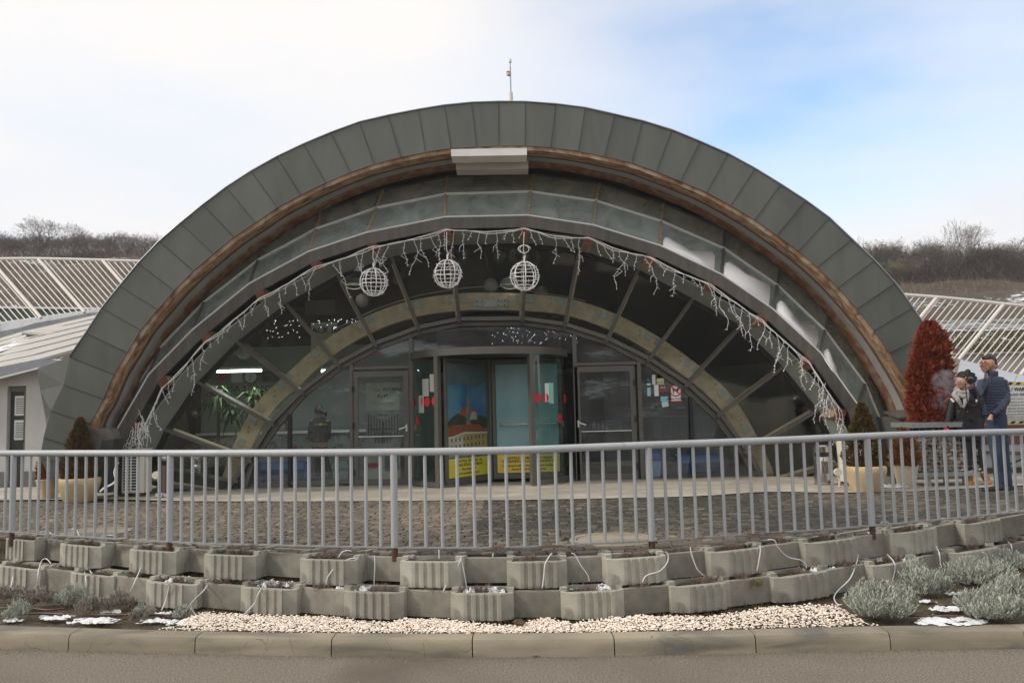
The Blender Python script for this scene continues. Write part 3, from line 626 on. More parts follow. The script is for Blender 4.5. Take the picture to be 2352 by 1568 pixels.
# main radial window
wb = [(425, 1190), (520, 1130), (572, 1056), (623, 971.8), (692, 899), (775.5, 835.5), (862, 788.7), (961.5, 752), (1055.3, 733), (1201, 731.5), (1296.8, 744.7), (1395, 776.3), (1491, 823.8), (1578.8, 881), (1653.5, 949.8), (1715, 1035), (1757, 1110), (1800, 1180)]
WB = [pt(x, y, YW1) for x, y in wb]
for i in range(len(WT)-1):
    MB().slab(inset([WT[i], WT[i+1], WB[i+1], WB[i]], .012), (0, .014, 0)).build('window_pane', M['glass_win'], bld)
    MB().beam(WB[i]+Vector((0, -.03, 0)), WB[i+1]+Vector((0, -.03, 0)), .075, .10, e=.01).build('sill_frame', M['frame'], bld)
    MB().beam(WT[i]+Vector((0, -.01, 0)), WT[i+1]+Vector((0, -.01, 0)), .06, .08, e=.01).build('head_frame', M['frame'], bld)
for i in range(1, len(WT)-1):
    u = (WB[i]-WT[i]).normalized()
    m_ = MB().beam(WT[i]+Vector((0, -.06, 0)), WB[i]+u*.07+Vector((0, -.06, 0)), .062, .10).build('mullion', M['frame'], bld)
    MB().beam(WT[i]+u*.12+Vector((.0, .13, 0))+Vector((-.045 if WT[i].x < 1 else .045, 0, .02)), WB[i]+Vector((0, .13, .0))+Vector((-.045 if WT[i].x < 1 else .045, 0, .03)), .06, .2).build('inner_rafter', M['inner_wood'], bld)
# black curb between window head and floor, lower corners
for s_, q in ((-1, [(392, 1076), (548, 1106), (545, 1128), (372, 1128)]), (1, [(1765, 1110), (1912, 1076), (1930, 1120), (1770, 1124)])):
    MB().slab([pt(x, y, YW1-.03) for x, y in q], (0, .1, 0)).build('base_panel', M['zinc_dark'], bld)
    MB().beam(pt(*q[0 if s_ < 0 else 0], YW1-.08), pt(*q[1], YW1-.08), .06, .08).build('base_frame', M['frame'], bld)
# interior glulam arch behind the glass with plates and bolts
gi = [(505, 1160), (548, 1030), (600, 935), (668, 868), (748, 797), (840, 742), (945, 704), (1052, 688), (1128, 686), (1204, 688), (1300, 698), (1400, 730), (1500, 782), (1590, 845), (1668, 915), (1722, 1000), (1762, 1085), (1775, 1160)]
gi2 = [(p.x, p.z) for p in curve_smooth([pt(x, y, 16.30) for x, y in gi], 5)]
sweep(MB(), gi2, [(16.30, -.12), (16.30, .22), (16.46, .22), (16.46, -.12)]).build('interior_arch', M['inner_wood'], bld)
G3 = [pt(x, y, 16.28) for x, y in [(548, 1030), (590, 957), (655, 878), (735, 806), (838, 742), (945, 704), (1052, 688), (1204, 688), (1300, 698), (1400, 730), (1500, 782), (1590, 845), (1668, 915), (1722, 1000)]]
for i, p in enumerate(G3):
    a = G3[max(i-1, 0)]; b = G3[min(i+1, len(G3)-1)]; an = -math.atan2((b-a).z, (b-a).x); t = (b-a).normalized()
    for s_ in (-.11, .11): MB().box(p+t*s_+Vector((0, 0, .02)), (.13, .012, .15), M=Matrix.Rotation(an, 3, 'Y')).build('connector_plate', M['galv'], bld)
    for s_ in (-.3,):
        for k in (-.05, .05):
            mb = MB(); q = p+t*s_+Vector((0, -.004, k)); mb.tube([q+Vector((0, -.02, 0)), q+Vector((0, .01, 0))], .022, 8); mb.build('bolt', M['galv'], bld)
p = pt(1128, 697, 16.28); sp_ = MB().box(p, (.66, .02, .155)).build('splice_plate', M['galv'], bld)
mb = MB()
for dx in (-.28, -.17, .14, .27):
    for dz in (-.045, .045): mb.tube([p+Vector((dx, -.03, dz)), p+Vector((dx, 0, dz))], .016, 8)
mb.build('bolts', M['zinc_dark'], sp_)
cb = [pt(x, y-9, 16.25) for x, y in [(770, 765), (830, 735), (880, 713), (960, 688), (1040, 674), (1100, 668), (1180, 668), (1230, 680), (1300, 690), (1345, 700)]]
MB().tube(curve_smooth(cb, 4), .012, 6).build('arch_cable', M['zinc_light'], bld)
# small arch frame above the doors
da = [(560, 1130), (583, 1056), (640, 975), (700, 905), (785, 843), (870, 798), (965, 763), (1058, 744), (1200, 742), (1293, 755), (1390, 786), (1483, 834), (1570, 892), (1645, 960), (1707, 1046), (1747, 1122)]
DA = [pt(x, y, YD) for x, y in da]
for i in range(len(DA)-1): MB().beam(DA[i], DA[i+1], .085, .12, e=.01).build('arch_frame', M['frame'], bld)
# gap closers between tilted window foot and door plane
for i in range(len(DA)-1):
    MB().slab([DA[i]+Vector((0, -.04, .02)), DA[i+1]+Vector((0, -.04, .02)), WB[i+1]+Vector((0, 0, 0)), WB[i]], (0, .02, 0)).build('filler_strip', M['zinc_dark'], bld)
def P_(x, y): return pt(x, y, YD)
def archy(x):
    for (a, b) in zip(da, da[1:]):
        if a[0] <= x <= b[0]: return a[1]+(b[1]-a[1])*(x-a[0])/(b[0]-a[0])
zf = PZ(YD)
def vpost(x, w=9, name='door_post', m_='frame', y0=None, d=.12):
    p = P_(x, y0 or archy(x)+6); MB().bb(p.x-w/2*YD/FP, p.x+w/2*YD/FP, YD-.06, YD-.06+d, zf+.01, p.z).build(name, M[m_], bld); return p.x
xL1 = vpost(808); xL2 = vpost(944); xR1 = vpost(1318); xR2 = vpost(1466); xK1 = vpost(666, 8, 'black_post', 'black'); xK2 = vpost(1585, 8, 'black_post', 'black')
def hbar(xa, xb, y, h=.06, name='transom'): 
    z = P_((xa+xb)/2, y).z; a = P_(xa, y).x; b = P_(xb, y).x; MB().bb(a, b, YD-.05, YD+.05, z-h/2, z+h/2).build(name, M['frame'], bld); return z
zt = hbar(813, 940, 844); hbar(1323, 1461, 835)
hbar(590, 804, 1108, .07, 'bottom_rail'); hbar(1471, 1740, 1103, .07, 'bottom_rail')
# fixed glass panes: the left side light, the right side light, pieces over the doors
def pane(poly, name='glass_pane', m_='glass_door', yo=0): return MB().slab([pt(x, y, YD+yo) for x, y in poly], (0, .012, 0)).build(name, M[m_], bld)
pane([(583, 1058), (640, 977), (662, 950), (662, 1105), (590, 1105)]); pane([(670, 940), (700, 907), (785, 845), (803, 835), (803, 1105), (670, 1105)])
pane([(813, 830), (870, 800), (939, 775), (939, 840), (813, 840)]); pane([(949, 771), (965, 765), (1058, 746), (1200, 744), (1293, 757), (1313, 763), (1313, 812), (949, 820)])
pane([(1323, 766), (1390, 788), (1461, 825), (1461, 831), (1323, 831)]); pane([(1471, 830), (1483, 836), (1570, 894), (1581, 903), (1581, 1100), (1471, 1100)])
pane([(1589, 910), (1645, 962), (1707, 1048), (1740, 1098), (1589, 1100)])
def door(x0, x1, y0, y1, hinge):
    a = P_(x0, y1); b = P_(x1, y0); z0 = zf+.02; z1 = b.z; w = .10; y = YD-.03
    dr = thing('d', (0, 0, 0), None, None); dr.name = 'side_door'; dr.location = Vector(((a.x+b.x)/2, YD, zf))-wloc(bld); dr.parent = bld
    mb = MB(); mb.bb(a.x, a.x+w, y-.03, y+.03, z0, z1); mb.bb(b.x-w, b.x, y-.03, y+.03, z0, z1); mb.bb(a.x+w, b.x-w, y-.03, y+.03, z1-.11, z1); mb.bb(a.x+w, b.x-w, y-.03, y+.03, z0, z0+.12)
    mb.build('door_frame', M['frame'], dr)
    MB().bb(a.x+w, b.x-w, y-.006, y+.006, z0+.12, z1-.11).build('glass', M['glass_door'], dr)
    mb = MB(); hx = (a.x+.012) if hinge < 0 else (b.x-.012)
    for hz in (.25, 1.15, 1.85): mb.bb(hx-.022, hx+.022, y-.055, y-.031, z0+hz-.06, z0+hz+.06)
    mb.build('hinges', M['black'], dr)
    hx = b.x-.05 if hinge < 0 else a.x+.05; s_ = -1 if hinge < 0 else 1; z = z0+1.08
    mb = MB(); mb.bb(hx-.016, hx+.016, y-.05, y-.031, z-.06, z+.07); mb.beam((hx, y-.07, z+.03), (hx+s_*.14, y-.075, z-.02), .022, .02); mb.tube([(hx, y-.03, z+.03), (hx, y-.075, z+.03)], .012, 8); mb.build('handle', M['white'], dr)
    MB().tube([(a.x+w, y-.05, z0+.93), (b.x-w, y-.05, z0+.93)], .014, 8).build('push_bar', M['stainless'], dr)
    return a.x, b.x, z0, z1
dl = door(813, 939, 851, 1111, -1); dr_ = door(1326, 1456, 839, 1103, 1)
# zinc boots at the arch feet
for q_, m_ in (([(201, 985), (234, 1010), (222, 1075), (208, 1122), (196, 1100)], 'zinc'), ([(234, 1010), (262, 1008), (240, 1132), (208, 1128), (222, 1075)], 'zinc_dark'), ([(201, 984), (250, 983), (262, 1008), (234, 1012)], 'fascia')): MB().slab([pt(x, y, YB-.02) for x, y in q_], (0, .3, 0)).build('arch_shoe', M[m_], bld)  # boot's shaded side is put in as a darker slab
for pts_, lab in (([(2066, 958), (2112, 954), (2122, 1118), (2092, 1120)], 1),):
    MB().slab([pt(x, y, YB+.06) for x, y in pts_], (0, 1.3, 0)).build('arch_shoe', M['zinc'], bld)
    a, b = pt(*pts_[0], YB-.05), pt(*pts_[1], YB-.05); MB().slab([a, b, b+Vector((0, .6, .10)), a+Vector((0, .6, .10))], (0, 0, -.03)).build('shoe_cap', M['fascia'], bld)
# white cap and beige box at the crown
a = pt(1036, 343, YB-.12); b = pt(1210, 340, YB-.12)
MB().slab([a, b, b+Vector((0, 0, -.125)), a+Vector((0, 0, -.125))], (0, .4, 0)).build('crown_cap', M['white'], bld)
a = pt(1047, 371, YB+.3); b = pt(1213, 369, YB+.3)
MB().slab([a, b, b+Vector((0, 0, -.15)), a+Vector((0, 0, -.15))], (0, .35, 0)).build('crown_box', M['beige'], bld)
# snow lying on the lower canopy panes
zb = Zm(2048, 350, 1.8447); z4 = Zm(3072, 1000, 1.96)
sn = [(10, [zb(*p) for p in [(1113, 1172), (1118, 1130), (1128, 1105), (1150, 1106), (1200, 1180), (1290, 1225), (1350, 1242), (1400, 1240), (1440, 1212), (1480, 1215), (1500, 1245), (1497, 1345), (1400, 1310), (1250, 1240)]]),
      (11, [zb(*p) for p in [(1558, 1378), (1562, 1330), (1575, 1290), (1602, 1285), (1660, 1320), (1720, 1372), (1790, 1400), (1880, 1455)]]+[z4(*p) for p in [(15, 270), (22, 310), (18, 370), (8, 438)]]),
      (12, [z4(*p) for p in [(70, 478), (72, 420), (95, 393), (128, 410), (150, 455), (185, 530), (240, 590), (300, 617), (365, 603), (398, 640), (396, 720), (378, 765), (280, 690), (160, 570)]]),
      (13, [z4(*p) for p in [(438, 850), (445, 790), (465, 770), (485, 800), (505, 870), (540, 940), (520, 945), (560, 1010), (500, 940)]])]
for k, P in sn:
    a = B3[k]; n = (Mi3[k+1]-B3[k]).cross(B3[k+1]-B3[k]).normalized(); n = -n if n.y > 0 else n
    Q = [onplane(x, y, a+n*.02, n) for x, y in P]; mb = MB(); c = sum(Q, Vector())/len(Q)
    kq = len(Q); mb.add([q-n*.018 for q in Q]+[q+n*.012+(c-q)*.03 for q in Q]+[c+n*.04], [(i, (i+1) % kq, (i+1) % kq+kq, i+kq) for i in range(kq)]+[(i+kq, (i+1) % kq+kq, 2*kq) for i in range(kq)])
    mb.build('snow_patch', M['snow_brightened'], kind='stuff', smooth=True)
# ================================================================== interior
zi = zf+.03
inn = thing('entrance_hall', (0, 18, zi), None, None); inn['kind'] = 'structure'
MB().bb(-7.2, 7.2, YD-.02, 21.5, zi-.06, zi-.01).build('floor', M['infloor'], inn)
MB().bb(-7.1, -1.7, 18.8, 18.9, zi, 3.3).build('reception_wall', M['inwall'], inn)
MB().bb(-7.1, 7.1, 21.5, 21.6, zi-.1, 2.75).build('back_wall', M['inwall'], inn)
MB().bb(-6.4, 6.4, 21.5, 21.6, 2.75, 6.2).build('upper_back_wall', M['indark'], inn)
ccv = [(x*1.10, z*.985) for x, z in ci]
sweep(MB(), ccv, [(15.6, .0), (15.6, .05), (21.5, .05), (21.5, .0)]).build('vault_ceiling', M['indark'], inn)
p1, p2 = pt(1530, 900, 18.6), pt(1700, 900, 18.6)
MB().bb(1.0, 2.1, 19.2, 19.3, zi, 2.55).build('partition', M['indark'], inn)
MB().bb(2.1, 5.5, 19.4, 19.5, zi, 2.3).build('partition', M['inwall'], inn)
for (x0, x1, y0, y1, Y, m_) in ((700, 770, 690, 720, 19.8, 'inwall'),):
    a, b = pt(x0, y0, Y), pt(x1, y1, Y); MB().bb(a.x, b.x, Y, Y+.03, b.z, a.z).build('wall_panel', M[m_], inn)
# reception desk
a, b = pt(630, 991, 18.05), pt(815, 991, 18.05)
t = thing('reception_desk', ((a.x+b.x)/2, 18.2, zi), 'long pale reception counter seen through the left glass', 'counter')
MB().bb(a.x-1.6, b.x+.7, 18.05, 18.4, zi, a.z-.05).build('counter_front', M['inwall'], t); MB().bb(a.x-1.7, b.x+.75, 18.0, 18.45, a.z-.05, a.z).build('counter_top', M['white'], t)
mb = MB()
for i in range(90):
    x = R.uniform(a.x-1.5, b.x+.5); z = a.z-.1-R.random()*.22; mb.beam((x, 18.03, z), (x+R.uniform(-.1, .1), 18.02, z+R.uniform(-.06, .03)), .02, .01)
mb.build('garland', M['dry'], t)
for i in range(9):
    x = a.x-1.2+i*.42; MB().ball((x, 18.0, a.z-.34-.05*(i % 2)), .032, 10, 8).build('bauble', M['red'] if i % 3 else M['stainless'], t, smooth=True)
def board(name, x0, x1, y0, y1, Y, m_, label, cat, txt=None, group=None, tm='ink', ts=.8):
    a, b = pt(x0, y0, Y), pt(x1, y1, Y); t = thing(name, ((a.x+b.x)/2, Y, b.z), label, cat, group)
    MB().bb(a.x, b.x, Y, Y+.02, b.z, a.z).build('board', M[m_], t)
    if txt: text(txt, (a.z-b.z)*ts, M[tm], t, ((a.x+b.x)/2, Y-.006, b.z+(a.z-b.z)*.22), align='CENTER', bold=.004)
    return t, a, b
board('desk_sign', 500, 569, 881, 903, 18.72, 'inwall', 'sign reading CASA 2 inside the left glazing', 'sign', 'CASA 2')
board('reception_sign', 583, 672, 880, 903, 18.72, 'inwall', 'sign reading RECEPTIE over the counter', 'sign', 'RECEPTIE')
t, a, b = board('snack_bar_sign', 714, 775, 741, 806, 18.6, 'banner', 'SNACK BAR poster hanging high behind the left radial panes', 'poster')
text('SNACK BAR', .19, M['ink'], t, ((a.x+b.x)/2, 18.59, a.z-.24), align='CENTER', bold=.004)
t2 = MB().bb((a.x+b.x)/2+.05, (a.x+b.x)/2+.2, 19.385, 18.595, b.z+.2, b.z+.36).build('drawing', M['pot'], t)
board('notice', 520, 545, 907, 933, 18.6, 'yellow2', 'small yellow notice on the wall behind the palm', 'notice', 'INFO') if 0 else board('notice', 565, 600, 898, 915, 18.6, 'yellow2', 'small yellow notice on the wall beside the indoor plant', 'notice')
board('framed_notice', 531, 557, 853, 878, 18.72, 'paper', 'white framed certificate left of the wall clock', 'picture')
board('red_notice', 503, 519, 856, 874, 18.72, 'red', 'small red paper on the wall left of the certificate', 'notice')
board('framed_picture', 602, 640, 852, 874, 18.72, 'zinc_dark', 'dark framed picture right of the wall clock', 'picture')
c = pt(577, 865, 18.72); t = thing('wall_clock', c, 'round white wall clock with dark rim above the reception sign', 'clock')
mb = MB(); mb.tube([c+Vector((0, -.04, 0)), c], .155, 28); mb.build('rim', M['zinc_dark'], t, smooth=30); mb = MB(); mb.tube([c+Vector((0, -.05, 0)), c], .135, 28); mb.build('face', M['paper'], t, smooth=30)
MB().beam(c+Vector((0, -.055, 0)), c+Vector((-.02, -.055, -.1)), .012, .004).build('hand', M['ink'], t); MB().beam(c+Vector((0, -.055, 0)), c+Vector((.02, -.055, .06)), .014, .004).build('hand', M['ink'], t)
for x0, x1, y, lab in ((498, 601, 853, 'lit fluorescent tube above the desk behind the left glazing'), (738, 780, 852, 'short lit fluorescent tube behind the wooden arch')):
    a, b = pt(x0, y, 17), pt(x1, y, 17); t = thing('tube_light', (a+b)/2, lab, 'lamp', 'fluorescent tubes in the hall'); b.z = a.z
    MB().tube([a, b], .028, 8).build('tube', M['lamp'], t); MB().bb(a.x, b.x, 16.96, 17.04, a.z+.03, a.z+.08).build('housing', M['white'], t)
# paper lanterns and ring lamps under the vault
for i, (x, y, r_, Y) in enumerate([(1128, 655, 17, 16.6), (1243, 672, 16, 17), (832, 690, 16, 16.6), (560, 805, 20, 17.5), (1148, 590, 15, 18), (1100, 562, 14, 19), (915, 640, 14, 18.5), (1045, 610, 15, 17.5)]):
    c = pt(x, y, Y); r_ = r_*Y/FP; t = thing('paper_lantern', c, 'round paper lantern under the vault, '+('large pale one right over the splice plate', 'right of the chromed ring lamp', 'behind the leftmost light ball', 'alone low in the left glazing', 'small dim one near the top middle', 'faint one at the very top of the glass', 'dim one left of the middle light ball', 'half hidden behind the middle light ball')[i], 'lantern', 'paper lanterns in the hall')
    mb = MB(); prof = []
    for k in range(25):
        a = math.pi*k/24; prof.append((max(.004, r_*math.sin(a)*(1 if k % 2 else .975)), -r_*math.cos(a)))
    mb.lathe(c, prof, 20).build('shade', M['lantern'], t, smooth=True); MB().tube([c+Vector((0, 0, r_)), c+Vector((0, 0, r_+.8))], .006, 4).build('cord', M['black'], t)
for i, (x, y, Y) in enumerate([(1172, 655, 16.3), (812, 655, 16.3)]):
    c = pt(x, y, Y); t = thing('ring_lamp', c, ('chromed ring ceiling lamp beside the pale lantern', 'chromed ring ceiling lamp behind the leftmost light ball')[i], 'lamp', 'ring lamps in the hall')
    mb = MB(); mb.tube([c+Vector((.2*math.cos(a*.2618), -.1*math.sin(a*.2618), .10*math.sin(a*.2618)+.04)) for a in range(24)], .016, 6, closed=True).build('ring', M['stainless'], t, smooth=True)
    mb = MB(); mb.lathe(c+Vector((0, 0, .02)), [(.19, 0), (.16, .1), (.05, .14)], 24).build('reflector', M['lantern'], t, smooth=30)
# wall led curtain (tiny lit lights)
mb = MB()
zz = Zm(1024, 1200, 1.96)
for i in range(70):
    p = pt(*zz(R.uniform(30, 820), 150+R.random()**1.3*150), 18.5); mb.ball(p, .004, 5, 4)
for i in range(60):
    p = pt(R.uniform(1130, 1330), R.uniform(752, 790), 17.4); mb.ball(p, .0035, 5, 4)
mb.build('led_curtain', M['led'], label='curtain of tiny lit white lights hanging inside the hall', cat='string lights')
# indoor yucca
c = pt(500, 1010, 17.1); t = thing('indoor_palm', (c.x, 17.1, zi), 'leafy green indoor yucca behind the left radial panes', 'plant')
MB().lathe((c.x, 17.1, zi), [(.16, 0), (.2, .35)], 16).build('pot', M['zinc_dark'], t); MB().tube([(c.x, 17.1, zi+.3), (c.x+.03, 17.1, 2.05)], .035, 7).build('stem', M['bark'], t)
mb = MB()
for (hx, hz) in ((0, 2.1), (.75, 2.0), (.3, 1.7)):
    for i in range(60):
        a = R.uniform(0, 6.28); el = R.uniform(-.3, 1.3); l = R.uniform(.35, .65); o_ = Vector((c.x+hx, 17.1, hz)); d = Vector((math.cos(a)*math.cos(el), math.sin(a)*math.cos(el), math.sin(el))); sd_ = d.cross(Vector((0, 0, 1))).normalized()*.028
        m_ = o_+d*l*.55; e_ = o_+d*l+Vector((0, 0, -l*.55)); mb.add([o_-sd_*.4, o_+sd_*.4, m_+sd_, m_-sd_, e_], [(0, 1, 2, 3), (3, 2, 4)], R.random())
mb.build('leaves', M['green_leaf'], t)
c = pt(470, 1040, 17)
mb = MB()
for i in range(500):
    p = Vector((c.x+R.gauss(0, .45), 17+R.gauss(0, .25), zi+.2+R.random()*.75)); a = R.uniform(0, 6.28); d = Vector((math.cos(a), math.sin(a), R.uniform(-.3, .6)))*R.uniform(.05, .11); q = d.cross(Vector((0, 0, 1))).normalized()*.025
    mb.add([p, p+d*.5+q, p+d, p+d*.5-q], [(0, 1, 2, 3)], R.random()*.5)
mb.build('foliage_plant', M['green_leaf'], label='dark bushy potted plant low in the left corner of the glazing', cat='plant')
# benches
def bench(x0, x1, y0, y1, Y, lab):
    a, b = pt(x0, y0, Y), pt(x1, y0, Y); z1 = a.z; t = thing('blue_bench', ((a.x+b.x)/2, Y, zi), lab, 'bench', 'blue benches in the hall')
    MB().bb(a.x, b.x, Y-.17, Y+.17, z1-.03, z1).build('seat', M['blue_bench'], t); MB().bb(a.x+.09, b.x-.09, Y-.15, Y-.13, z1-.17, z1-.03).build('apron', mat('bench_apron', (.13, .30, .62)), t)
    MB().bb(a.x+.09, b.x-.09, Y+.02, Y+.05, z1-.36, z1-.17).build('back_board', M['blue_bench'], t)
    for x in (a.x+.05, b.x-.09): MB().bb(x, x+.04, Y-.15, Y+.15, zi-.01, z1-.03).build('leg', M['blue_bench'], t)
bench(594, 712, 1059, 0, 16.9, 'blue wooden bench behind the left side light'); bench(1545, 1665, 1043, 0, 16.9, 'blue wooden bench behind the right side light')
def swing_bin(x, y0, y1, Y, w, body, lid, lab):
    a = pt(x, y0, Y); zb_ = zi; h = a.z-zb_; t = thing('swing_bin', (a.x, Y, zb_), lab, 'bin')
    mb = MB(); vs = []
    for z, k in ((zb_, .78), (zb_+h*.68, .95)): vs += [(a.x-w/2*k, Y-w/2*k, z), (a.x+w/2*k, Y-w/2*k, z), (a.x+w/2*k, Y+w/2*k, z), (a.x-w/2*k, Y+w/2*k, z)]
    mb.add(vs, [(0, 1, 5, 4), (1, 2, 6, 5), (2, 3, 7, 6), (3, 0, 4, 7), (3, 2, 1, 0), (4, 5, 6, 7)]).build('body', M[body], t)
    mb = MB(); vs = []
    for z, k in ((zb_+h*.68, 1.06), (zb_+h*.78, 1.0), (zb_+h, .72)): vs += [(a.x-w/2*k, Y-w/2*k, z), (a.x+w/2*k, Y-w/2*k, z), (a.x+w/2*k, Y+w/2*k, z), (a.x-w/2*k, Y+w/2*k, z)]
    mb.add(vs, [(i+j*4, (i+1) % 4+j*4, (i+1) % 4+j*4+4, i+j*4+4) for j in range(2) for i in range(4)]+[(8, 9, 10, 11), (3, 2, 1, 0)]).build('lid', M[lid], t)
swing_bin(785, 1059, 1103, 16.6, .34, 'green_plastic', 'green_plastic', 'grey green swing lid bin inside left of the left door')
swing_bin(1497, 1038, 1098, 16.4, .32, 'blue_light', 'blue_lid', 'light blue bin with dark blue lid inside the right side light')
# roll-up banner behind the left door
Yb = 16.4; a, b = pt(840, 879, Yb), pt(920, 1083, Yb)
t = thing('rollup_banner', ((a.x+b.x)/2, Yb, zi), 'pale roll-up banner with a hotel print behind the left glass door', 'banner')
MB().bb(a.x, b.x, Yb, Yb+.01, zi+.06, a.z).build('sheet', M['banner'], t); MB().bb(a.x-.02, b.x+.02, Yb-.08, Yb+.08, zi, zi+.07).build('base', M['stainless'], t)
cx = (a.x+b.x)/2; H = a.z
text('POTAISSA', .085, M['ink'], t, (cx+.2, Yb-.01, H-.17), align='CENTER', bold=.003, name='hotel_lettering'); text('HOTEL', .05, M['ink'], t, (cx+.2, Yb-.01, H-.225), align='CENTER'); text('TURDA', .05, M['ink'], t, (cx-.12, Yb-.01, H-.17), align='CENTER')
text('9 - 17', .085, M['ink'], t, (cx, Yb-.01, H-.30), align='CENTER', bold=.003); text('ora 16', .075, M['ink'], t, (cx, Yb-.01, H-.66), align='CENTER', bold=.003)
for k in range(3): text('Turda Salt Mine - Hotel' if k == 0 else '~ ~ ~ ~ ~', .045, M['ink'], t, (cx, Yb-.01, H-.42-.06*k), align='CENTER')
ph = MB(); w_ = b.x-a.x
ph.bb(a.x, b.x, Yb-.004, Yb-.002, H-1.3, H-.55); o_ = ph.build('photo_print', mat('photo_print', (.33, .34, .32), (.22, .23, .22), .8, scale=9), t)
mb = MB()
for k in range(6): mb.bb(a.x+.04+k*.055, a.x+.06+k*.055, Yb-.007, Yb-.005, H-1.05-.03*k, H-.62-.03*k); mb.bb(b.x-.06-k*.055, b.x-.04-k*.055, Yb-.007, Yb-.005, H-1.05-.03*k, H-.62-.03*k)
for k in range(6): mb.bb(cx-.16+k*.06, cx-.14+k*.06, Yb-.007, Yb-.005, H-1.2, H-.98)
mb.bb(a.x, b.x, Yb-.006, Yb-.004, H-1.42, H-1.30)
mb.build('print_columns', M['zinc_dark'], t); text('HOTEL POTAISSA', .055, M['ink'], t, (cx, Yb-.012, H-.94), align='CENTER', bold=.002)
MB().bb(a.x+.36, b.x-.04, Yb-.008, Yb-.004, H-1.75, H-1.45).build('print_pool', mat('pool_print', (.10, .20, .22), (.03, .05, .05), .8, scale=6), t)
MB().ball((a.x+.14, Yb-.006, H-1.62), (.13, .004, .05), 16, 8).build('print_bed', M['red'], t)

# the two lit tubes and faint fill added at the unlit ring lamps
for x, y, Y, e in ((550, 855, 16.9, 7), (760, 854, 17.2, 6)):
    p = pt(x, y, Y); ld = bpy.data.lights.new('tube_glow', 'AREA'); ld.shape = 'RECTANGLE'; ld.size = .9; ld.size_y = .1; ld.energy = e; ld.color = (.88, 1, .94); lo_ = bpy.data.objects.new('tube_glow', ld); col.objects.link(lo_); lo_.location = p-Vector((0, 0, .05))
for x, y, Y in ((1172, 655, 16.3), (812, 655, 16.3)):
    p = pt(x, y, Y); ld = bpy.data.lights.new('ring_lamp_fill', 'POINT'); ld.energy = .6; ld.shadow_soft_size = .15; ld.color = (1, .93, .82); lo_ = bpy.data.objects.new('ring_lamp_fill', ld); col.objects.link(lo_); lo_.location = p-Vector((0, 0, .1))
# ================================================================== revolving door
DC = Vector((pt(1129, 1109, YD).x, YD+.05, 0)); DR = 1.50; z0 = PZ(14.6)+.02; zr = pt(1129, 812, DC.y-DR).z
t = thing('revolving_door', (DC.x, DC.y, z0), 'glass revolving door drum in the middle of the facade with printed wings', 'revolving door')
def cyl(r0, r1, za, zb, a0, a1, n=24):
    mb = MB(); vs = []
    for i in range(n+1):
        a = a0+(a1-a0)*i/n; c, s = math.cos(a), math.sin(a)
        for r, z in ((r0, za), (r1, za), (r1, zb), (r0, zb)): vs.append((DC.x+c*r, DC.y+s*r, z))
    fs = [(i*4+j, (i+1)*4+j, (i+1)*4+(j+1) % 4, i*4+(j+1) % 4) for i in range(n) for j in range(4)]+[(3, 2, 1, 0), (n*4, n*4+1, n*4+2, n*4+3)]
    return mb.add(vs, fs)
cyl(DR-.06, DR+.03, zr, zr+.13, rad(175), rad(365), 40).build('canopy_rim', M['frame'], t, smooth=30)
cyl(.01, DR-.06, zr+.02, zr+.09, rad(175), rad(365), 40).build('drum_ceiling', M['zinc_dark'], t)
aL, aR = rad(180+52), rad(360-58)
for a0, a1 in ((rad(178), aL), (aR, rad(362))):
    cyl(DR-.02, DR-.008, z0+.09, zr, a0, a1).build('curved_glass', M['glass_drum'], t, smooth=30)
    cyl(DR-.05, DR+.02, z0, z0+.09, a0, a1).build('base_rail', M['frame'], t, smooth=30)
for a in (aL, aR):
    p = DC+Vector((math.cos(a), math.sin(a), 0))*(DR-.02); MB().box((p.x, p.y, (z0+zr)/2), (.09, .09, zr-z0), rz=a).build('drum_post', M['frame'], t)
MB().tube([(DC.x, DC.y, z0), (DC.x, DC.y, zr)], .035, 10).build('centre_shaft', M['frame'], t)
def wing(ang, front):
    """one leaf; returns a placer for prints on its face"""
    u = Vector((math.cos(ang), math.sin(ang), 0)); n = Vector((-u.y, u.x, 0)); n = n if n.y < 0 else -n
    w = thing('w', (0, 0, 0), None, None); w.name = 'wing'; w.location = Vector((0, 0, 0)); w.parent = t
    r0, r1, za, zb = .05, DR-.10, z0+.03, zr-.03
    P = lambda r, z, o_=0: DC+u*r+Vector((0, 0, z))+n*o_
    mb = MB()
    for a, b, h in ((P(r0, za+.05), P(r1, za+.05), .10), (P(r0, zb-.04), P(r1, zb-.04), .08)): mb.beam(a, b, h, .045, n)
    for r in (r0+.03, r1-.03): mb.beam(P(r, za), P(r, zb), .06, .046, n)
    mb.build('leaf_frame', M['frame'], w)
    return w, P, u, n, r0+.07, r1-.07, za+.11, zb-.09
def wtext(s, size, m_, w, P, r, z, n, u, al='CENTER', sx=1):
    d = u if u.x > 0 else -u
    return text(s, size, m_, w, P(r, z, .012), rz=math.atan2(d.y, d.x), align=al, bold=.0012, sx=sx)
def flat(w, P, pts, o_, name, m_, r0, r1, za, zb, flip=False):
    """polygon in leaf coordinates (0..1, 0..1) at offset o_"""
    mb = MB(); q = [P(r0+(r1-r0)*((1-x) if flip else x), za+(zb-za)*y, o_) for x, y in pts]; mb.add(q, [tuple(range(len(q)))]); return mb.build(name, M[m_] if isinstance(m_, str) else m_, w)
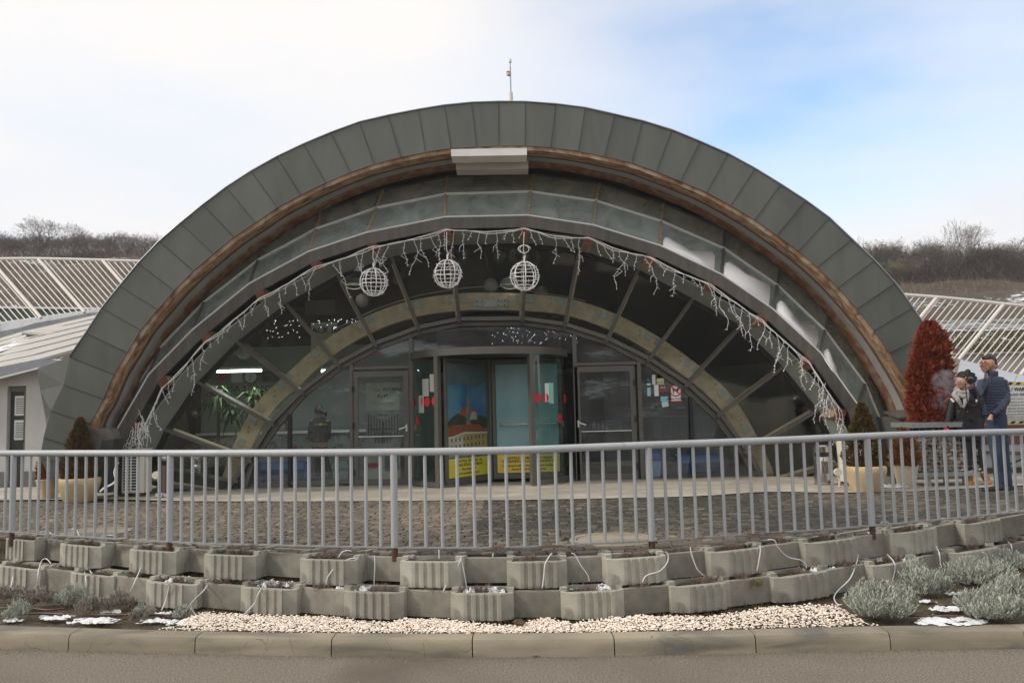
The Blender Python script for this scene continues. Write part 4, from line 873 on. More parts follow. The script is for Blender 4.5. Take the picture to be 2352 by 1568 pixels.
# right-hand leaf with teal print
w, P, u, n, r0, r1, za, zb = wing(rad(-2), 1)
MB().slab([P(r0, za), P(r1, za), P(r1, zb), P(r0, zb)], (0, .01, 0)).build('printed_panel', M['teal'], w)
A = (r0, r1, za, zb); flat(w, P, [(0, 0), (1, 0), (1, .165), (0, .165)], .006, 'yellow_band', 'yellow', *A)
rm = (r0+r1)/2; H = zb-za
for s, size, zz_, sx_ in (('CASTRUL ROMAN POTAISSA', .062, .124, 1.15), ('“LEGIUNEA A V-A MACEDONICA”', .062, .095, 1.12), ('Cel mai mare castru roman de legiune din Dacia', .050, .058, 1.05), ('Parcul Dealul Cetății - Turda', .050, .024, 1.1)): wtext(s, size, M['ink'], w, P, rm, za+H*zz_, n, u, sx=sx_)
MB().tube([P(r0+.12, za+.93, .10), P(r1-.05, za+.93, .10)], .014, 8).build('push_bar', M['stainless'], w)
mb = MB(); mb.ball(P(r0+.10, za+.93, .07), .03, 10, 8); mb.ball(P(r1-.03, za+.93, .07), .03, 10, 8); mb.build('bar_mounts', M['stainless'], w, smooth=True)
# front-left leaf with the church print
w, P, u, n, r0, r1, za, zb = wing(rad(236), 1)
MB().slab([P(r0, za), P(r1, za), P(r1, zb), P(r0, zb)], n*-.01).build('printed_panel', M['skyprint'], w)
A = (r0, r1, za, zb); FL = lambda pts, o_, nm, m_: flat(w, P, pts, o_, nm, m_, *A, flip=True)
pm = lambda nm, a, b=None, sc=6: mat(nm, a, b, .6, scale=sc)
FL([(0, .80), (.35, .83), (.7, .78), (1, .84), (1, 1), (0, 1)], .005, 'cloud_print', pm('cloud_print', (.10, .15, .16), (.05, .10, .12), 3))
FL([(0, .48), (.1, .52), (.25, .56), (.4, .53), (.7, .52), (.85, .54), (1, .51), (1, .42), (0, .42)], .006, 'trees_print', pm('trees_print', (.02, .03, .012), (.04, .05, .02)))
FL([(.28, .54), (.38, .61), (.62, .60), (.72, .53)], .007, 'roof_print', pm('roof_print', (.28, .06, .03)))
FL([(.455, .46), (.555, .46), (.55, .70), (.525, .73), (.505, .90), (.485, .73), (.46, .70)], .008, 'tower_print', pm('tower_print', (.20, .20, .14), (.12, .12, .09)))
FL([(.54, .50), (.74, .50), (.70, .57), (.60, .57)], .0085, 'nave_print', pm('nave_print', (.30, .31, .26)))
FL([(0, .44), (.15, .46), (.75, .46), (1, .40), (1, .38), (.4, .40), (.12, .36), (0, .34)], .009, 'roofs_print', pm('roofs_print', (.24, .07, .03), (.15, .045, .025), 12))
FL([(0, .18), (1, .18), (1, .41), (.4, .385), (.12, .35), (0, .33)], .0075, 'street_print', pm('street_print', (.38, .30, .09), (.26, .22, .09)))
FL([(0, .18), (.38, .24), (.38, .36), (.12, .345), (0, .33)], .0095, 'house_print', pm('house_print', (.42, .42, .32), (.34, .35, .27)))
FL([(0, .355), (.12, .36), (.4, .392), (1, .385), (1, .372), (.4, .378), (.12, .345), (0, .335)], .0118, 'cornice_print', pm('cornice_print', (.50, .48, .36)))
FL([(0, .18), (1, .18), (1, .21), (.5, .20), (.25, .235), (0, .22)], .0118, 'pavement_print', pm('pavement_print', (.20, .18, .13), (.30, .27, .18)))
for j_, dz_ in ((0, 0), (1, .062)):
  for k in range(9): FL([(.07+k*.10, .245+dz_+k*.003), (.10+k*.10, .246+dz_+k*.003), (.10+k*.10, .280+dz_+k*.003), (.07+k*.10, .279+dz_+k*.003)], .0115, 'window_print', pm('window_print', (.04, .05, .05)))
FL([(0, 0), (1, 0), (1, .165), (0, .165)], .0105, 'yellow_band', 'yellow2')
rm = (r0+r1)/2
for s, size, zz_ in (('CENTRUL ISTORIC AL', .068, .128), ('MUNICIPIULUI TURDA', .068, .095), ('Piata Republicii', .056, .060), ('www.primăriaturda.ro', .056, .024)): wtext(s, size, M['ink'], w, P, rm, za+H*zz_, n, u, sx=1.25)
w, P, u, n, r0, r1, za, zb = wing(rad(117), 1)
MB().slab([P(r0, za), P(r1, za), P(r1, zb), P(r0, zb)], n*.01).build('printed_panel', M['skyprint'], w)
# stickers on the drum glass
def drum_pt(x, y, o_=.012):
    d = ray(x, y); c = CAM-DC; a = d.x**2+d.y**2; b = 2*(d.x*c.x+d.y*c.y); cc = c.x**2+c.y**2-(DR-.008+o_)**2; k = (-b-math.sqrt(max(0, b*b-4*a*cc)))/(2*a); return CAM+d*k
zz6 = Zm(1600, 1250, 2.09)
def sticker(x, y, w_, h_, m_, name, dot=False, fn=drum_pt):
    p = fn(*zz6(x, y)); nn = Vector((p.x-DC.x, p.y-DC.y, 0)).normalized(); tt = Vector((-nn.y, nn.x, 0)); mb = MB(); k = 20 if dot else 4
    q = [p+tt*(w_*math.cos(2*math.pi*j/k))+Vector((0, 0, h_*math.sin(2*math.pi*j/k))) for j in range(k)] if dot else [p-tt*w_-Vector((0, 0, h_)), p+tt*w_-Vector((0, 0, h_)), p+tt*w_+Vector((0, 0, h_)), p-tt*w_+Vector((0, 0, h_))]
    return mb.slab(q, nn*-.002).build(name, m_ if not isinstance(m_, str) else M[m_], t)
for x, y in ((110, 750), (172, 743), (225, 746), (291, 739), (143, 909), (1147, 711), (1217, 711), (1377, 717), (1402, 722), (1339, 885)): sticker(x, y, .085, .085, 'red', 'round_sticker', True)
for x, y, w_, h_, c in ((280, 587, .10, .16, 'paper'), (213, 626, .10, .16, 'paper'), (178, 765, .10, .16, 'paper')):
    sticker(x, y, w_, h_, mat('faded_paper', (.34, .36, .33)), 'notice_sticker')
sticker(1230, 667, .055, .17, 'white', 'label_sticker'); sticker(1266, 672, .062, .19, mat('mint_label', (.28, .60, .53)), 'label_sticker')
zn = Zm(2400, 1450, 3.137)
def gsticker(x0, y0, x1, y1, m_, name='window_sticker', rot=0):
    a, b = pt(*zn(x0, y0), YD-.03), pt(*zn(x1, y1), YD-.03); c = (a+b)/2
    return MB().box(c, (b.x-a.x, .004, a.z-b.z), M=Matrix.Rotation(rad(rot), 3, 'Y')).build(name, M[m_] if isinstance(m_, str) else m_, bld), c, a, b
gsticker(583, 197, 628, 260, mat('dark_teal', (.02, .12, .14))); gsticker(586, 262, 634, 281, 'white'); gsticker(590, 312, 638, 418, mat('cyan_label', (.30, .55, .68)))
gsticker(650, 152, 698, 275, mat('card_label', (.55, .55, .58))); gsticker(708, 140, 804, 272, mat('lime_label', (.48, .52, .25))); gsticker(710, 142, 802, 195, 'yellow', 'window_sticker')
gsticker(678, 280, 738, 418, 'white'); gsticker(750, 292, 803, 375, mat('maroon_label', (.30, .05, .06))); gsticker(760, 424, 860, 488, mat('sky_label', (.25, .52, .62))); gsticker(775, 490, 860, 552, mat('ice_label', (.48, .66, .70)), rot=-8)
o_, c, a, b = gsticker(880, 287, 1022, 488, mat('wood_rim', (.35, .18, .10)), 'no_dogs_sign'); MB().bb(a.x+.012, b.x-.012, YD-.036, YD-.032, b.z+.012, a.z-.012).build('sign_face', M['white'], o_)
cc = pt(*zn(950, 347), YD-.04); R0 = .11
mb = MB(); mb.tube([cc+Vector((R0*math.cos(k*.314), 0, R0*math.sin(k*.314))) for k in range(20)], .011, 4, closed=True); mb.beam(cc+Vector((-.075, -.002, .075)), cc+Vector((.075, -.002, -.075)), .02, .006); mb.build('ban_ring', M['red'], o_)
mb = MB(); mb.box(cc+Vector((0, .002, .005)), (.10, .003, .035)); mb.box(cc+Vector((.055, .002, .035)), (.045, .003, .025)); mb.box(cc+Vector((.045, .002, .02)), (.02, .003, .04)); mb.box(cc+Vector((-.045, .002, -.03)), (.014, .003, .06)); mb.box(cc+Vector((.035, .002, -.03)), (.014, .003, .06)); mb.box(cc+Vector((-.06, .002, .025)), (.012, .003, .03)); mb.build('dog_pictogram', M['ink'], o_)
text('ACCESUL CU ANIMALE', .036, M['ink'], o_, (cc.x, YD-.04, cc.z-.175), align='CENTER', bold=.001); text('STRICT INTERZIS', .034, M['red'], o_, (cc.x, YD-.04, cc.z-.225), align='CENTER', bold=.001)
for k in (0, 1): text('• • — • — •', .035, M['ink'], o_, (cc.x, YD-.04, cc.z-.28-.05*k), align='CENTER')
text('2014', .05, M['white'], bld, pt(*zn(752, 322), YD-.036), name='lettering'); text('0% comision', .035, M['ink'], bld, pt(*zn(722, 255), YD-.036), name='lettering')
# ================================================================== railing
rl = thing('railing', (railbase[len(railbase)//2].x, railbase[len(railbase)//2].y, PZ(6.9)), 'long curved grey tubular steel railing along the edge of the cobbled terrace', 'railing')
RT = 1.412; top_ = [Vector((p.x, p.y, RT+max(0, (p.x-2)*.004))) for p in railbase]
# measured height of the top tube along the terrace
tp = [(-300, 1040), (0, 1040.5), (390, 1040.5), (588, 1040), (907, 1038), (1176, 1034), (1498, 1021.5), (1764, 1012), (2086, 997), (2352, 990.5), (2600, 985)]
def topz(p):
    # find the pixel column of this point, then the height of the tube there
    rel = p-CAM; k = rel.dot(fw); px = 1176+FP*rel.dot(rt)/k
    for (a, va), (b, vb) in zip(tp, tp[1:]):
        if px <= b: break
    y = va+(vb-va)*(px-a)/(b-a); return pt(px, y, p.y).z
top_ = [Vector((p.x, p.y, topz(p))) for p in railbase]
for k in range(3):                                  # smooth
    top_ = [top_[0]]+[Vector((b.x, b.y, (a.z+b.z+c.z)/3)) for a, b, c in zip(top_, top_[1:], top_[2:])]+[top_[-1]]
MB().tube(top_, .0315, 14).build('top_rail', M['rail'], rl, smooth=60)
mb = MB()
for a, b in zip(railbase, railbase[1:]): mb.beam(a, b, .040, .010, (0, 0, 1), e=.002)
mb.build('bottom_rail', M['rust'], rl)
def railpt(x):
    for i in range(len(railbase)-1):
        a, b = railbase[i], railbase[i+1]
        if a.x <= x <= b.x:
            f = (x-a.x)/(b.x-a.x); return a.lerp(b, f), top_[i].lerp(top_[i+1], f)
postpx = [(-330, 1200), (28, 1221), (390, 1243), (907, 1256), (1497, 1241), (2004, 1207), (2420, 1168)]
posts = [onz(x, y, RBZ).x for x, y in postpx]; cum = []
pm_ = MB(); pm_.tube([(0, 0, 0), (0, 0, 1)], 1, 12); bar_me = pm_.mesh('baluster', M['rail']); 
for p in bar_me.polygons: p.use_smooth = len(p.vertices) == 4
def vbar(x, r, name, drop=0):
    a, b = railpt(x); o = bpy.data.objects.new(name, bar_me); col.objects.link(o); o.parent = rl; o.location = Vector((a.x, a.y, a.z-drop))-wloc(rl); o.scale = (r, r, b.z-.02-(a.z-drop)); 
    if name == 'baluster': o.rotation_euler = (R.uniform(-.003, .003), R.uniform(-.003, .003), 0)
    return a
for x in posts:
    a = vbar(x, .030, 'post'); z = PZ(a.y)-.03; mb = MB(); mb.tube([(a.x, a.y, z), (a.x, a.y, a.z+.002)], .027, 12); mb.build('post_foot', M['rustfull'], rl, smooth=60)
    
counts = {0: 12, 1: 10, 2: 13, 3: 14, 4: 14, 5: 15}
# distances along the curve so that spacing is even
def along(x0, x1, n):
    pts_ = [(x0+(x1-x0)*i/200) for i in range(201)]; L_ = [0]
    for a, b in zip(pts_, pts_[1:]): L_.append(L_[-1]+(railpt(b)[0]-railpt(a)[0]).length)
    out = []
    for k in range(1, n): 
        s = L_[-1]*k/n; i = next(i for i, l in enumerate(L_) if l >= s); out.append(pts_[i])
    return out, L_[-1]
for i, (a, b) in enumerate(zip(posts, posts[1:])):
    _, l = along(a, b, 2); n = round(l/.134)
    for x in along(a, b, n)[0]: vbar(x, .0145, 'baluster')
# ================================================================== planter blocks
def planter_mesh(w, ribbed, seed, m_):
    rr = random.Random(seed); D_ = .30; h = .20; wt_ = .042; mb = MB(); fr = []
    if ribbed:
        fr = [(-w/2, .065), (-w*.30, .008)]
        for k in range(5):
            x = -w*.27+k*w*.135; fr += [(x, .0), (x+w*.055, .0), (x+w*.068, .013), (x+w*.115, .013)]
        fr = fr[:-2]+[(w*.30, .008), (w/2, .065)]
    else: fr = [(-w/2, .062), (-w*.45, .055), (0, .052), (w*.45, .055), (w/2, .062)]
    outer_ = [(x, y) for x, y in fr]+[(w/2, D_), (-w/2, D_)]
    n = len(fr)
    inn_ = [(max(-w/2+wt_, min(w/2-wt_, x*.86)), (.065 if ribbed else .098)) for x, y in fr]+[(w/2-wt_, D_-wt_), (-w/2+wt_, D_-wt_)]
    k = len(outer_); j = lambda s: rr.uniform(-s, s)
    vs = [(x, y, 0) for x, y in outer_]+[(x*.995, y+.003, h-.006+j(.003)) for x, y in outer_]+[(x*.98, y+.007, h+j(.001)) for x, y in outer_]+[(x, y, h-.001) for x, y in inn_]+[(x, y, .02) for x, y in inn_]
    fs = []
    for lv in range(4): fs += [(lv*k+i, lv*k+(i+1) % k, (lv+1)*k+(i+1) % k, (lv+1)*k+i) for i in range(k)]
    fs += [tuple(range(k-1, -1, -1))]
    mb.add(vs, fs)
    for sx_ in (-1, 1):                              # the notched lugs on the side walls
        mb.box((sx_*(w/2-.028), .13, h+.012), (.05, .05, .025)); mb.box((sx_*(w/2-.04), .20, h+.008), (.075, .045, .018)); mb.box((sx_*(w/2-.03), D_-.03, h+.005), (.06, .05, .012))
    return mb.mesh('block', m_)
def soil_mesh(w):
    mb = MB(); n = 6; vs = []
    for i in range(n+1):
        for j in range(5): vs.append((-w/2+.046+(w-.092)*i/n, .07+.185*j/4, .165+R.uniform(-.012, .018)))
    mb.add(vs, [(i*5+j, (i+1)*5+j, (i+1)*5+j+1, i*5+j+1) for i in range(n) for j in range(4)]); return mb.mesh('soil', M['soil'])
soil_me = [soil_mesh(.49) for _ in range(3)]
rib_me = [planter_mesh(.49, True, s, M['concrete']) for s in range(5)]; smo_me = [planter_mesh(.49, False, s, M['concrete2']) for s in range(4)]
LZ, UZ = .33, .54
low = [('S', -225, 1268, -145, 1277), ('R', -145, 1276, -60, 1290), ('S', -60, 1291, 0, 1299), ('R', -20, 1298, 78, 1310), ('S', 78, 1306, 150, 1315), ('R', 147, 1314, 247, 1326), ('S', 245, 1324, 327, 1334), ('R', 322, 1335, 440, 1345), ('S', 437, 1340, 540, 1349), ('R', 538, 1348, 672, 1356), ('S', 669, 1351, 779, 1359), ('R', 777, 1358, 920, 1363), ('S', 917, 1358, 1033, 1362), ('R', 1031, 1364, 1177, 1364), ('S', 1174, 1361, 1295, 1360), ('R', 1292, 1363, 1437, 1356), ('S', 1434, 1356, 1552, 1347), ('R', 1550, 1350, 1691, 1336), ('S', 1688, 1337, 1792, 1325), ('R', 1790, 1329, 1923, 1309), ('S', 1920, 1311, 2020, 1294), ('R', 2018, 1301, 2126, 1283), ('S', 2123, 1282, 2207, 1267), ('R', 2205, 1272, 2307, 1255), ('S', 2304, 1256, 2390, 1241), ('R', 2388, 1243, 2480, 1227)]
upp = [('R', -150, 1213, -65, 1224), ('S', -68, 1224, 4, 1233), ('R', 0, 1236, 65, 1243) , ('S', 63, 1235, 127, 1244), ('R', 124, 1249, 220, 1257), ('S', 217, 1247, 287, 1256), ('R', 284, 1262, 393, 1269), ('S', 390, 1259, 461, 1266), ('R', 458, 1273, 578, 1278), ('S', 575, 1269, 683, 1275), ('R', 680, 1284, 813, 1288), ('S', 810, 1278, 915, 1282), ('R', 913, 1290, 1055, 1291), ('S', 1052, 1284, 1165, 1283), ('R', 1163, 1292, 1303, 1289), ('S', 1300, 1283, 1402, 1279), ('R', 1400, 1286, 1537, 1277), ('S', 1534, 1275, 1645, 1265), ('R', 1643, 1270, 1769, 1256), ('S', 1766, 1256, 1864, 1244), ('R', 1862, 1249, 1983, 1234), ('S', 1980, 1235, 2065, 1221), ('R', 2063, 1227, 2166, 1211), ('S', 2163, 1211, 2232, 1198), ('R', 2230, 1205, 2314, 1191), ('S', 2311, 1192, 2385, 1178), ('R', 2383, 1184, 2460, 1168)]
blocks = {}
def course(lst, Z, nm):
    vis_n = 0; out = []
    for k, (ty, x0, y0, x1, y1) in enumerate(lst):
        A = onz(x0, y0, Z); B = onz(x1, y1, Z); d = B-A; w_ = d.length; a = math.atan2(d.y, d.x); c = (A+B)/2; nrm = Vector((-math.sin(a), math.cos(a), 0))
        if ty == 'S': loc = c+nrm*.006; sc_ = max(w_+.075, .40)/.49; me = smo_me[k % 4]
        else: loc = c-nrm*.004; sc_ = w_/.49; me = rib_me[k % 5]
        loc.z = Z-.2
        seen = x1 > 8 and x0 < 2345; lab = None
        if seen:
            vis_n += 1; lab = ('ribbed' if ty == 'R' else 'smooth sided')+' concrete planter block, '+ORD[vis_n-1]+' from the left in the '+nm+' course'
        else: continue
        tt_ = thing('planter_block', loc, lab, 'planter', 'concrete planter blocks of the terrace wall'); tt_.rotation_euler = (0, 0, a+R.uniform(-.006, .006)); tt_.scale = (sc_, 1, 1)
        o1 = bpy.data.objects.new('block', me); col.objects.link(o1); o1.parent = tt_
        o2 = bpy.data.objects.new('soil', soil_me[k % 3]); col.objects.link(o2); o2.parent = tt_
        out.append((ty, loc, a, w_, nrm, seen, vis_n, c))
    return out
LOW = course(low, LZ, 'lower'); UPP = course(upp, UZ, 'upper')
# hidden rubble footing under the lower course and between courses
for bl_, nm_, zz_ in ((LOW, 'footing', 0), (UPP, 'footing', 1)):
    mb = MB()
    for ty, loc, a, w_, nrm, *_ in bl_:
        if ty == 'R': c = loc+nrm*.16; mb.box((c.x, c.y, loc.z-.10), (.42, .16, .20), rz=a)
    mb.build('wall_footing', M['bank'] if nm_ and not zz_ else M['concrete2'], kind='structure')
# ragged earth bank below the lower course
mb = MB(); rows = []
lp = [loc for ty, loc, *_ in LOW]
for i in range(260):
    x = lp[0].x+(lp[-1].x-lp[0].x)*i/259; y = at_x(lp, x).y; r_ = []
    for j in range(9):
        f = j/8; jn = noise.noise(Vector((x*9, f*3, 2)))*.03+noise.noise(Vector((x*30, f*9, 7)))*.012
        r_.append((x, y+.14-.13*f**1.3+jn, LZ-.195-(LZ-.195-GZ+.03)*f+noise.noise(Vector((x*20, f*4, 4)))*.008))
    rows.append(r_)
mb.add([v for r_ in rows for v in r_], [(i*9+j, (i+1)*9+j, (i+1)*9+j+1, i*9+j+1) for i in range(259) for j in range(8)]); mb.build('earth_bank', M['bank'], kind='structure', smooth=True)
mb = MB()
for i in range(900):
    x = R.uniform(lp[0].x, lp[-1].x); y = at_x(lp, x).y+R.uniform(-.06, .06); pebble(mb, x, y, GZ+.012, R.uniform(.004, .014), R.random()*.6)
mb.build('earth_clods', M['bank'], kind='stuff')
# ================================================================== plants of the terraces
def blades(mb, c, n, spread, h, wd, lean=.5, base=.35, tint=(0, 1), curl=0.15, seg=2):
    for _ in range(n):
        a = R.uniform(0, 6.283); r0_ = spread*base*math.sqrt(R.random()); p = Vector((c[0]+r0_*math.cos(a), c[1]+r0_*math.sin(a), c[2])); hh = h*R.uniform(.5, 1); ls = R.uniform(0, lean)*spread
        a2 = a+R.uniform(-.8, .8); tip = p+Vector((math.cos(a2)*ls, math.sin(a2)*ls, hh)); s_ = Vector((-math.sin(a2+R.uniform(-1, 1)), math.cos(a2), 0)).normalized()*wd; md = p.lerp(tip, .55)+Vector((math.cos(a2), math.sin(a2), .3))*curl*hh*.3
        t_ = R.uniform(*tint); mb.add([p-s_*.6, p+s_*.6, md+s_, md-s_, tip], [(0, 1, 2, 3), (3, 2, 4)], t_)
def sprigs(mb, c, rx, ry, h, n, tint=(0, 1), leaf=.03, wd=.0036, nl=8):
    """a rounded bush made of many upright leafy sprigs"""
    for _ in range(n):
        a = R.uniform(0, 6.283); q = math.sqrt(R.random()); bx, by = c[0]+rx*q*math.cos(a)*.75, c[1]+ry*q*math.sin(a)*.75
        hh = h*math.sqrt(max(.05, 1-q*q*.75))*R.uniform(.75, 1.1); tip = Vector((bx+rx*q*math.cos(a)*.35, by+ry*q*math.sin(a)*.35, c[2]+hh)); bs = Vector((bx, by, c[2]+hh*R.uniform(.25, .5))); t0 = R.uniform(*tint)
        ax = (tip-bs).normalized()
        for k in range(nl):
            f = k/(nl-1); p = bs.lerp(tip, f); b = R.uniform(0, 6.283); d = (ax*.8+Vector((math.cos(b), math.sin(b), .1))*(.8-.35*f)).normalized(); s_ = d.cross(Vector((R.uniform(-1, 1), R.uniform(-1, 1), R.uniform(-1, 1)))).normalized()*wd; l = leaf*R.uniform(.7, 1.2)
            mb.add([p-s_*.5, p+s_*.5, p+d*l*.6+s_, p+d*l*.6-s_, p+d*l], [(0, 1, 2, 3), (3, 2, 4)], max(0, min(1, t0+R.uniform(-.2, .2)+f*.15)))
dry_me = []
for k in range(5):
    mb = MB(); n = 170
    for _ in range(n):
        a = R.uniform(0, 6.28); q = R.random()**.5; p = Vector((.05*q*math.cos(a), .04*q*math.sin(a), 0)); hh = R.uniform(.02, .085) if k < 4 else R.uniform(.03, .10)
        tip = p+Vector((math.cos(a)*R.uniform(.01, .09), math.sin(a)*R.uniform(.01, .05), hh)); s_ = Vector((R.uniform(-1, 1), R.uniform(-1, 1), 0)).normalized()*.0018; m1 = p.lerp(tip, .5)+Vector((R.uniform(-.012, .012), R.uniform(-.012, .012), .01)); t_ = R.random()
        mb.add([p-s_, p+s_, m1+s_, m1-s_, tip], [(0, 1, 2, 3), (3, 2, 4)], t_)
        for j in range(2):
            e = m1+Vector((R.uniform(-.025, .025), R.uniform(-.025, .025), R.uniform(.0, .03))); mb.add([m1-s_, m1+s_, e], [(0, 1, 2)], t_)
    dry_me.append(mb.mesh('dry_lavender', M['dry']))
empty_u = {11, 13, 1}; n_dry = 0
for nm, C_, z_ in (('lower', LOW, LZ), ('upper', UPP, UZ)):
    for k, (ty, loc, a, w_, nrm, seen, vn, c) in enumerate(C_):
        if not seen: continue
        if nm == 'upper' and ty == 'S' and k not in (15, 17): continue
        if nm == 'upper' and k == 10: continue
        if nm == 'lower' and ty == 'S' and k % 4 == 0: continue
        q = loc+nrm*(.15 if nm == 'upper' else .12)+Vector((math.cos(a), math.sin(a), 0))*R.uniform(-.06, .06); q.z = z_-.035
        o = inst(dry_me[(k*3+(nm == 'upper')) % 5], 'dry_lavender', q, rz=R.uniform(0, 6), sc=(R.uniform(.85, 1.2),)*2+(R.uniform(.75, 1.15),)); n_dry += 1
        tag(o, 'dried brown lavender clump growing in the '+ORD[vn-1]+' block from the left of the '+nm+' course', 'plant', 'dried lavender clumps in the planters')
mb = MB()
for (x, y) in ((1380, 1295), (2130, 1250)): pass
for px, py in ((1361, 1338), (1745, 1340), (720, 1330), (2107, 1275), (2230, 1252)):
    q = onz(px, py, LZ-.02); blades(mb, (q.x, q.y+.06, LZ-.05), 70, .10, .09, .002, tint=(.3, 1))
mb.build('grass_tufts', M['grass'], kind='stuff')
# snow remnants
def snowpatch(x, y, z, rx, ry, seed, hh=.018, ground=True):
    mb = MB(); nx, ny = 22, 14; q = onz(x, y, z) if ground else Vector((x, y, z)); hs = []
    for i in range(nx+1):
        for j in range(ny+1):
            u, v = -1.25+2.5*i/nx, -1.25+2.5*j/ny; f = noise.fractal(Vector((u*2.4+seed*9.1, v*1.9, seed*3.3)), .8, 2.1, 5)
            h = .22+f*1.5-(u*u+v*v)*.45; hs.append(h); mb.v.append((q.x+u*rx+R.uniform(-.05, .05)*rx, q.y+v*ry, z-.004+hh*max(0, min(1, h*1.6))+(.35*hh*noise.noise(Vector((u*6, v*6, seed))) if h > .1 else 0)))
    k = ny+1
    for i in range(nx):
        for j in range(ny):
            c = (i*k+j, (i+1)*k+j, (i+1)*k+j+1, i*k+j+1)
            if max(hs[a] for a in c) > 0: mb.f.append(c)
    return mb.build('snow_patch', M['snow'], kind='stuff', smooth=True)
for i, (x, y, rx) in enumerate([(28, 1423, .07), (130, 1417, .09), (215, 1423, .13), (232, 1425, .1), (355, 1424, .09), (375, 1408, .06), (425, 1427, .12), (395, 1413, .05), (2185, 1395, .13), (2178, 1423, .19), (2130, 1380, .05), (2195, 1362, .06), (255, 1404, .07), (100, 1415, .03)]): snowpatch(x, y, GZ+.026, rx*1.1, rx*.6, i, .014)
for i, (x, y, rx) in enumerate([(236, 1308, .05), (412, 1331, .07), (640, 1344, .09), (612, 1340, .05), (780, 1354, .05), (830, 1352, .05), (1080, 1356, .05), (1130, 1357, .07), (1325, 1347, .05), (1387, 1349, .07), (1450, 1338, .03), (1590, 1325, .05), (1640, 1327, .06), (1700, 1318, .03), (1830, 1306, .07), (1880, 1308, .06), (1900, 1306, .05), (2010, 1285, .04), (2080, 1281, .05), (2140, 1268, .03), (2270, 1253, .04), (2335, 1238, .04)]): snowpatch(x, y, LZ-.022, rx*1.2, .07, i+40, .03)
for i, (x, y, rx) in enumerate([(1195, 1279, .02), (2000, 1225, .03)]): snowpatch(x, y, UZ-.03, rx, .03, i+80, .02)
# lavender bushes
def bush(x, y, w_, h, n, m_, lab, nm='lavender_bush', tint=(0.1, 1), dens=1, leaf=.034, z=GZ+.02):
    q = onz(x, y, z); mb = MB(); sc_ = FP/(q.y); wr = w_/sc_/2; hr = h/sc_
    k_ = 5 if wr > .25 else 3
    for s_i in range(k_):
        a_ = 6.283*s_i/k_+R.uniform(-.5, .5); ox, oy = wr*.48*math.cos(a_), wr*.36*math.sin(a_); sprigs(mb, (q.x+ox, q.y+wr*.5+oy, z), wr*R.uniform(.46, .60), wr*.45, hr*R.uniform(.68, 1.05)*(1 if oy > -.02 else .8), int(n*1.25/k_), tint, leaf=leaf*.85)
    o = mb.build(nm, m_, label=lab, cat='bush', group='lavender bushes of the flower bed'); return o
for x, y, w_, h, n, lab in ((2040, 1425, 165, 72, 800, 'silver green lavender bush nearest the end of the white gravel'), (2140, 1372, 120, 76, 420, 'silver green lavender bush leaning on the lower planter blocks'), (2268, 1350, 165, 66, 620, 'large lavender bush at the back of the bed on the right'), (2300, 1427, 155, 70, 820, 'lavender bush in front by the kerb at the right edge'), (2345, 1318, 130, 52, 320, 'lavender bush against the planter wall at the far right'), (2370, 1390, 120, 70, 350, 'lavender bush cut off by the right edge of the picture')):
    bush(x, y, w_, h, n, M['lav'], lab)
for x, y, w_, h, n, m_, lab in ((60, 1400, 95, 55, 190, 'lav_dry', 'greyish half dry lavender bush at the left end of the bed'), (152, 1392, 90, 52, 170, 'lav', 'small grey green lavender bush below the third lower block'), (200, 1415, 80, 50, 160, 'lav_dry', 'dry lavender tuft between two snow patches on the left'), (272, 1400, 70, 50, 120, 'lav_dry', 'thin dry lavender tuft with tall stems before the ribbed block'), (310, 1428, 50, 34, 70, 'lav_dry', 'little dry lavender tuft nearest the kerb on the left'), (325, 1420, 50, 32, 70, 'lav', 'little green lavender tuft beside the dry one'), (412, 1420, 50, 28, 80, 'lav', 'low lavender tuft at the left end of the gravel'), (30, 1425, 60, 40, 90, 'lav', 'pale lavender tuft at the lower left corner'), (5, 1385, 60, 40, 90, 'lav_dry', 'dry lavender stems at the left edge of the picture')):
    bush(x, y, w_, h, n, M[m_], lab, leaf=.03)
mb = MB()
for i in range(1500):
    x = R.choice((R.uniform(-4.9, -2.7), R.uniform(2.8, 4.9))); y = at_x(kb, x).y+R.uniform(.03, .9)
    if noise.noise(Vector((x*3, y*3, 9))) > -.05: blades(mb, (x, y, GZ+.01), 2, .04, .035, .0016, tint=(0, .6))
mb.build('short_grass', M['grass'], kind='stuff')
mb = MB()
for i in range(260):
    x = R.uniform(-3, 3); y = at_x(lp, x).y+R.uniform(-.02, .03); blades(mb, (x, y, GZ+.01), 3, .05, .05, .0016, tint=(0, .5))
mb.build('weeds', M['grass'], kind='stuff')
# brown drip lines in the bed
for i, (P, lab) in enumerate([([(0, 1396), (60, 1395), (110, 1400), (150, 1396)], 'brown irrigation pipe lying behind the dry lavender at the far left'), ([(0, 1412), (90, 1408), (150, 1410)], 'thin brown irrigation pipe at the far left'), ([(190, 1412), (300, 1411), (400, 1412)], 'brown irrigation pipe across the soil left of the gravel'), ([(2090, 1413), (2200, 1414), (2260, 1413)], 'brown irrigation pipe crossing the snow on the right'), ([(2140, 1378), (2160, 1388), (2200, 1385)], 'bent brown pipe by the bushes on the right')]):
    MB().tube(curve_smooth([onz(x, y, GZ+.035) for x, y in P], 5), .009, 8).build('drip_pipe', M['plastic_brown'], label=lab, cat='pipe', smooth=True, group='brown drip pipes in the bed')
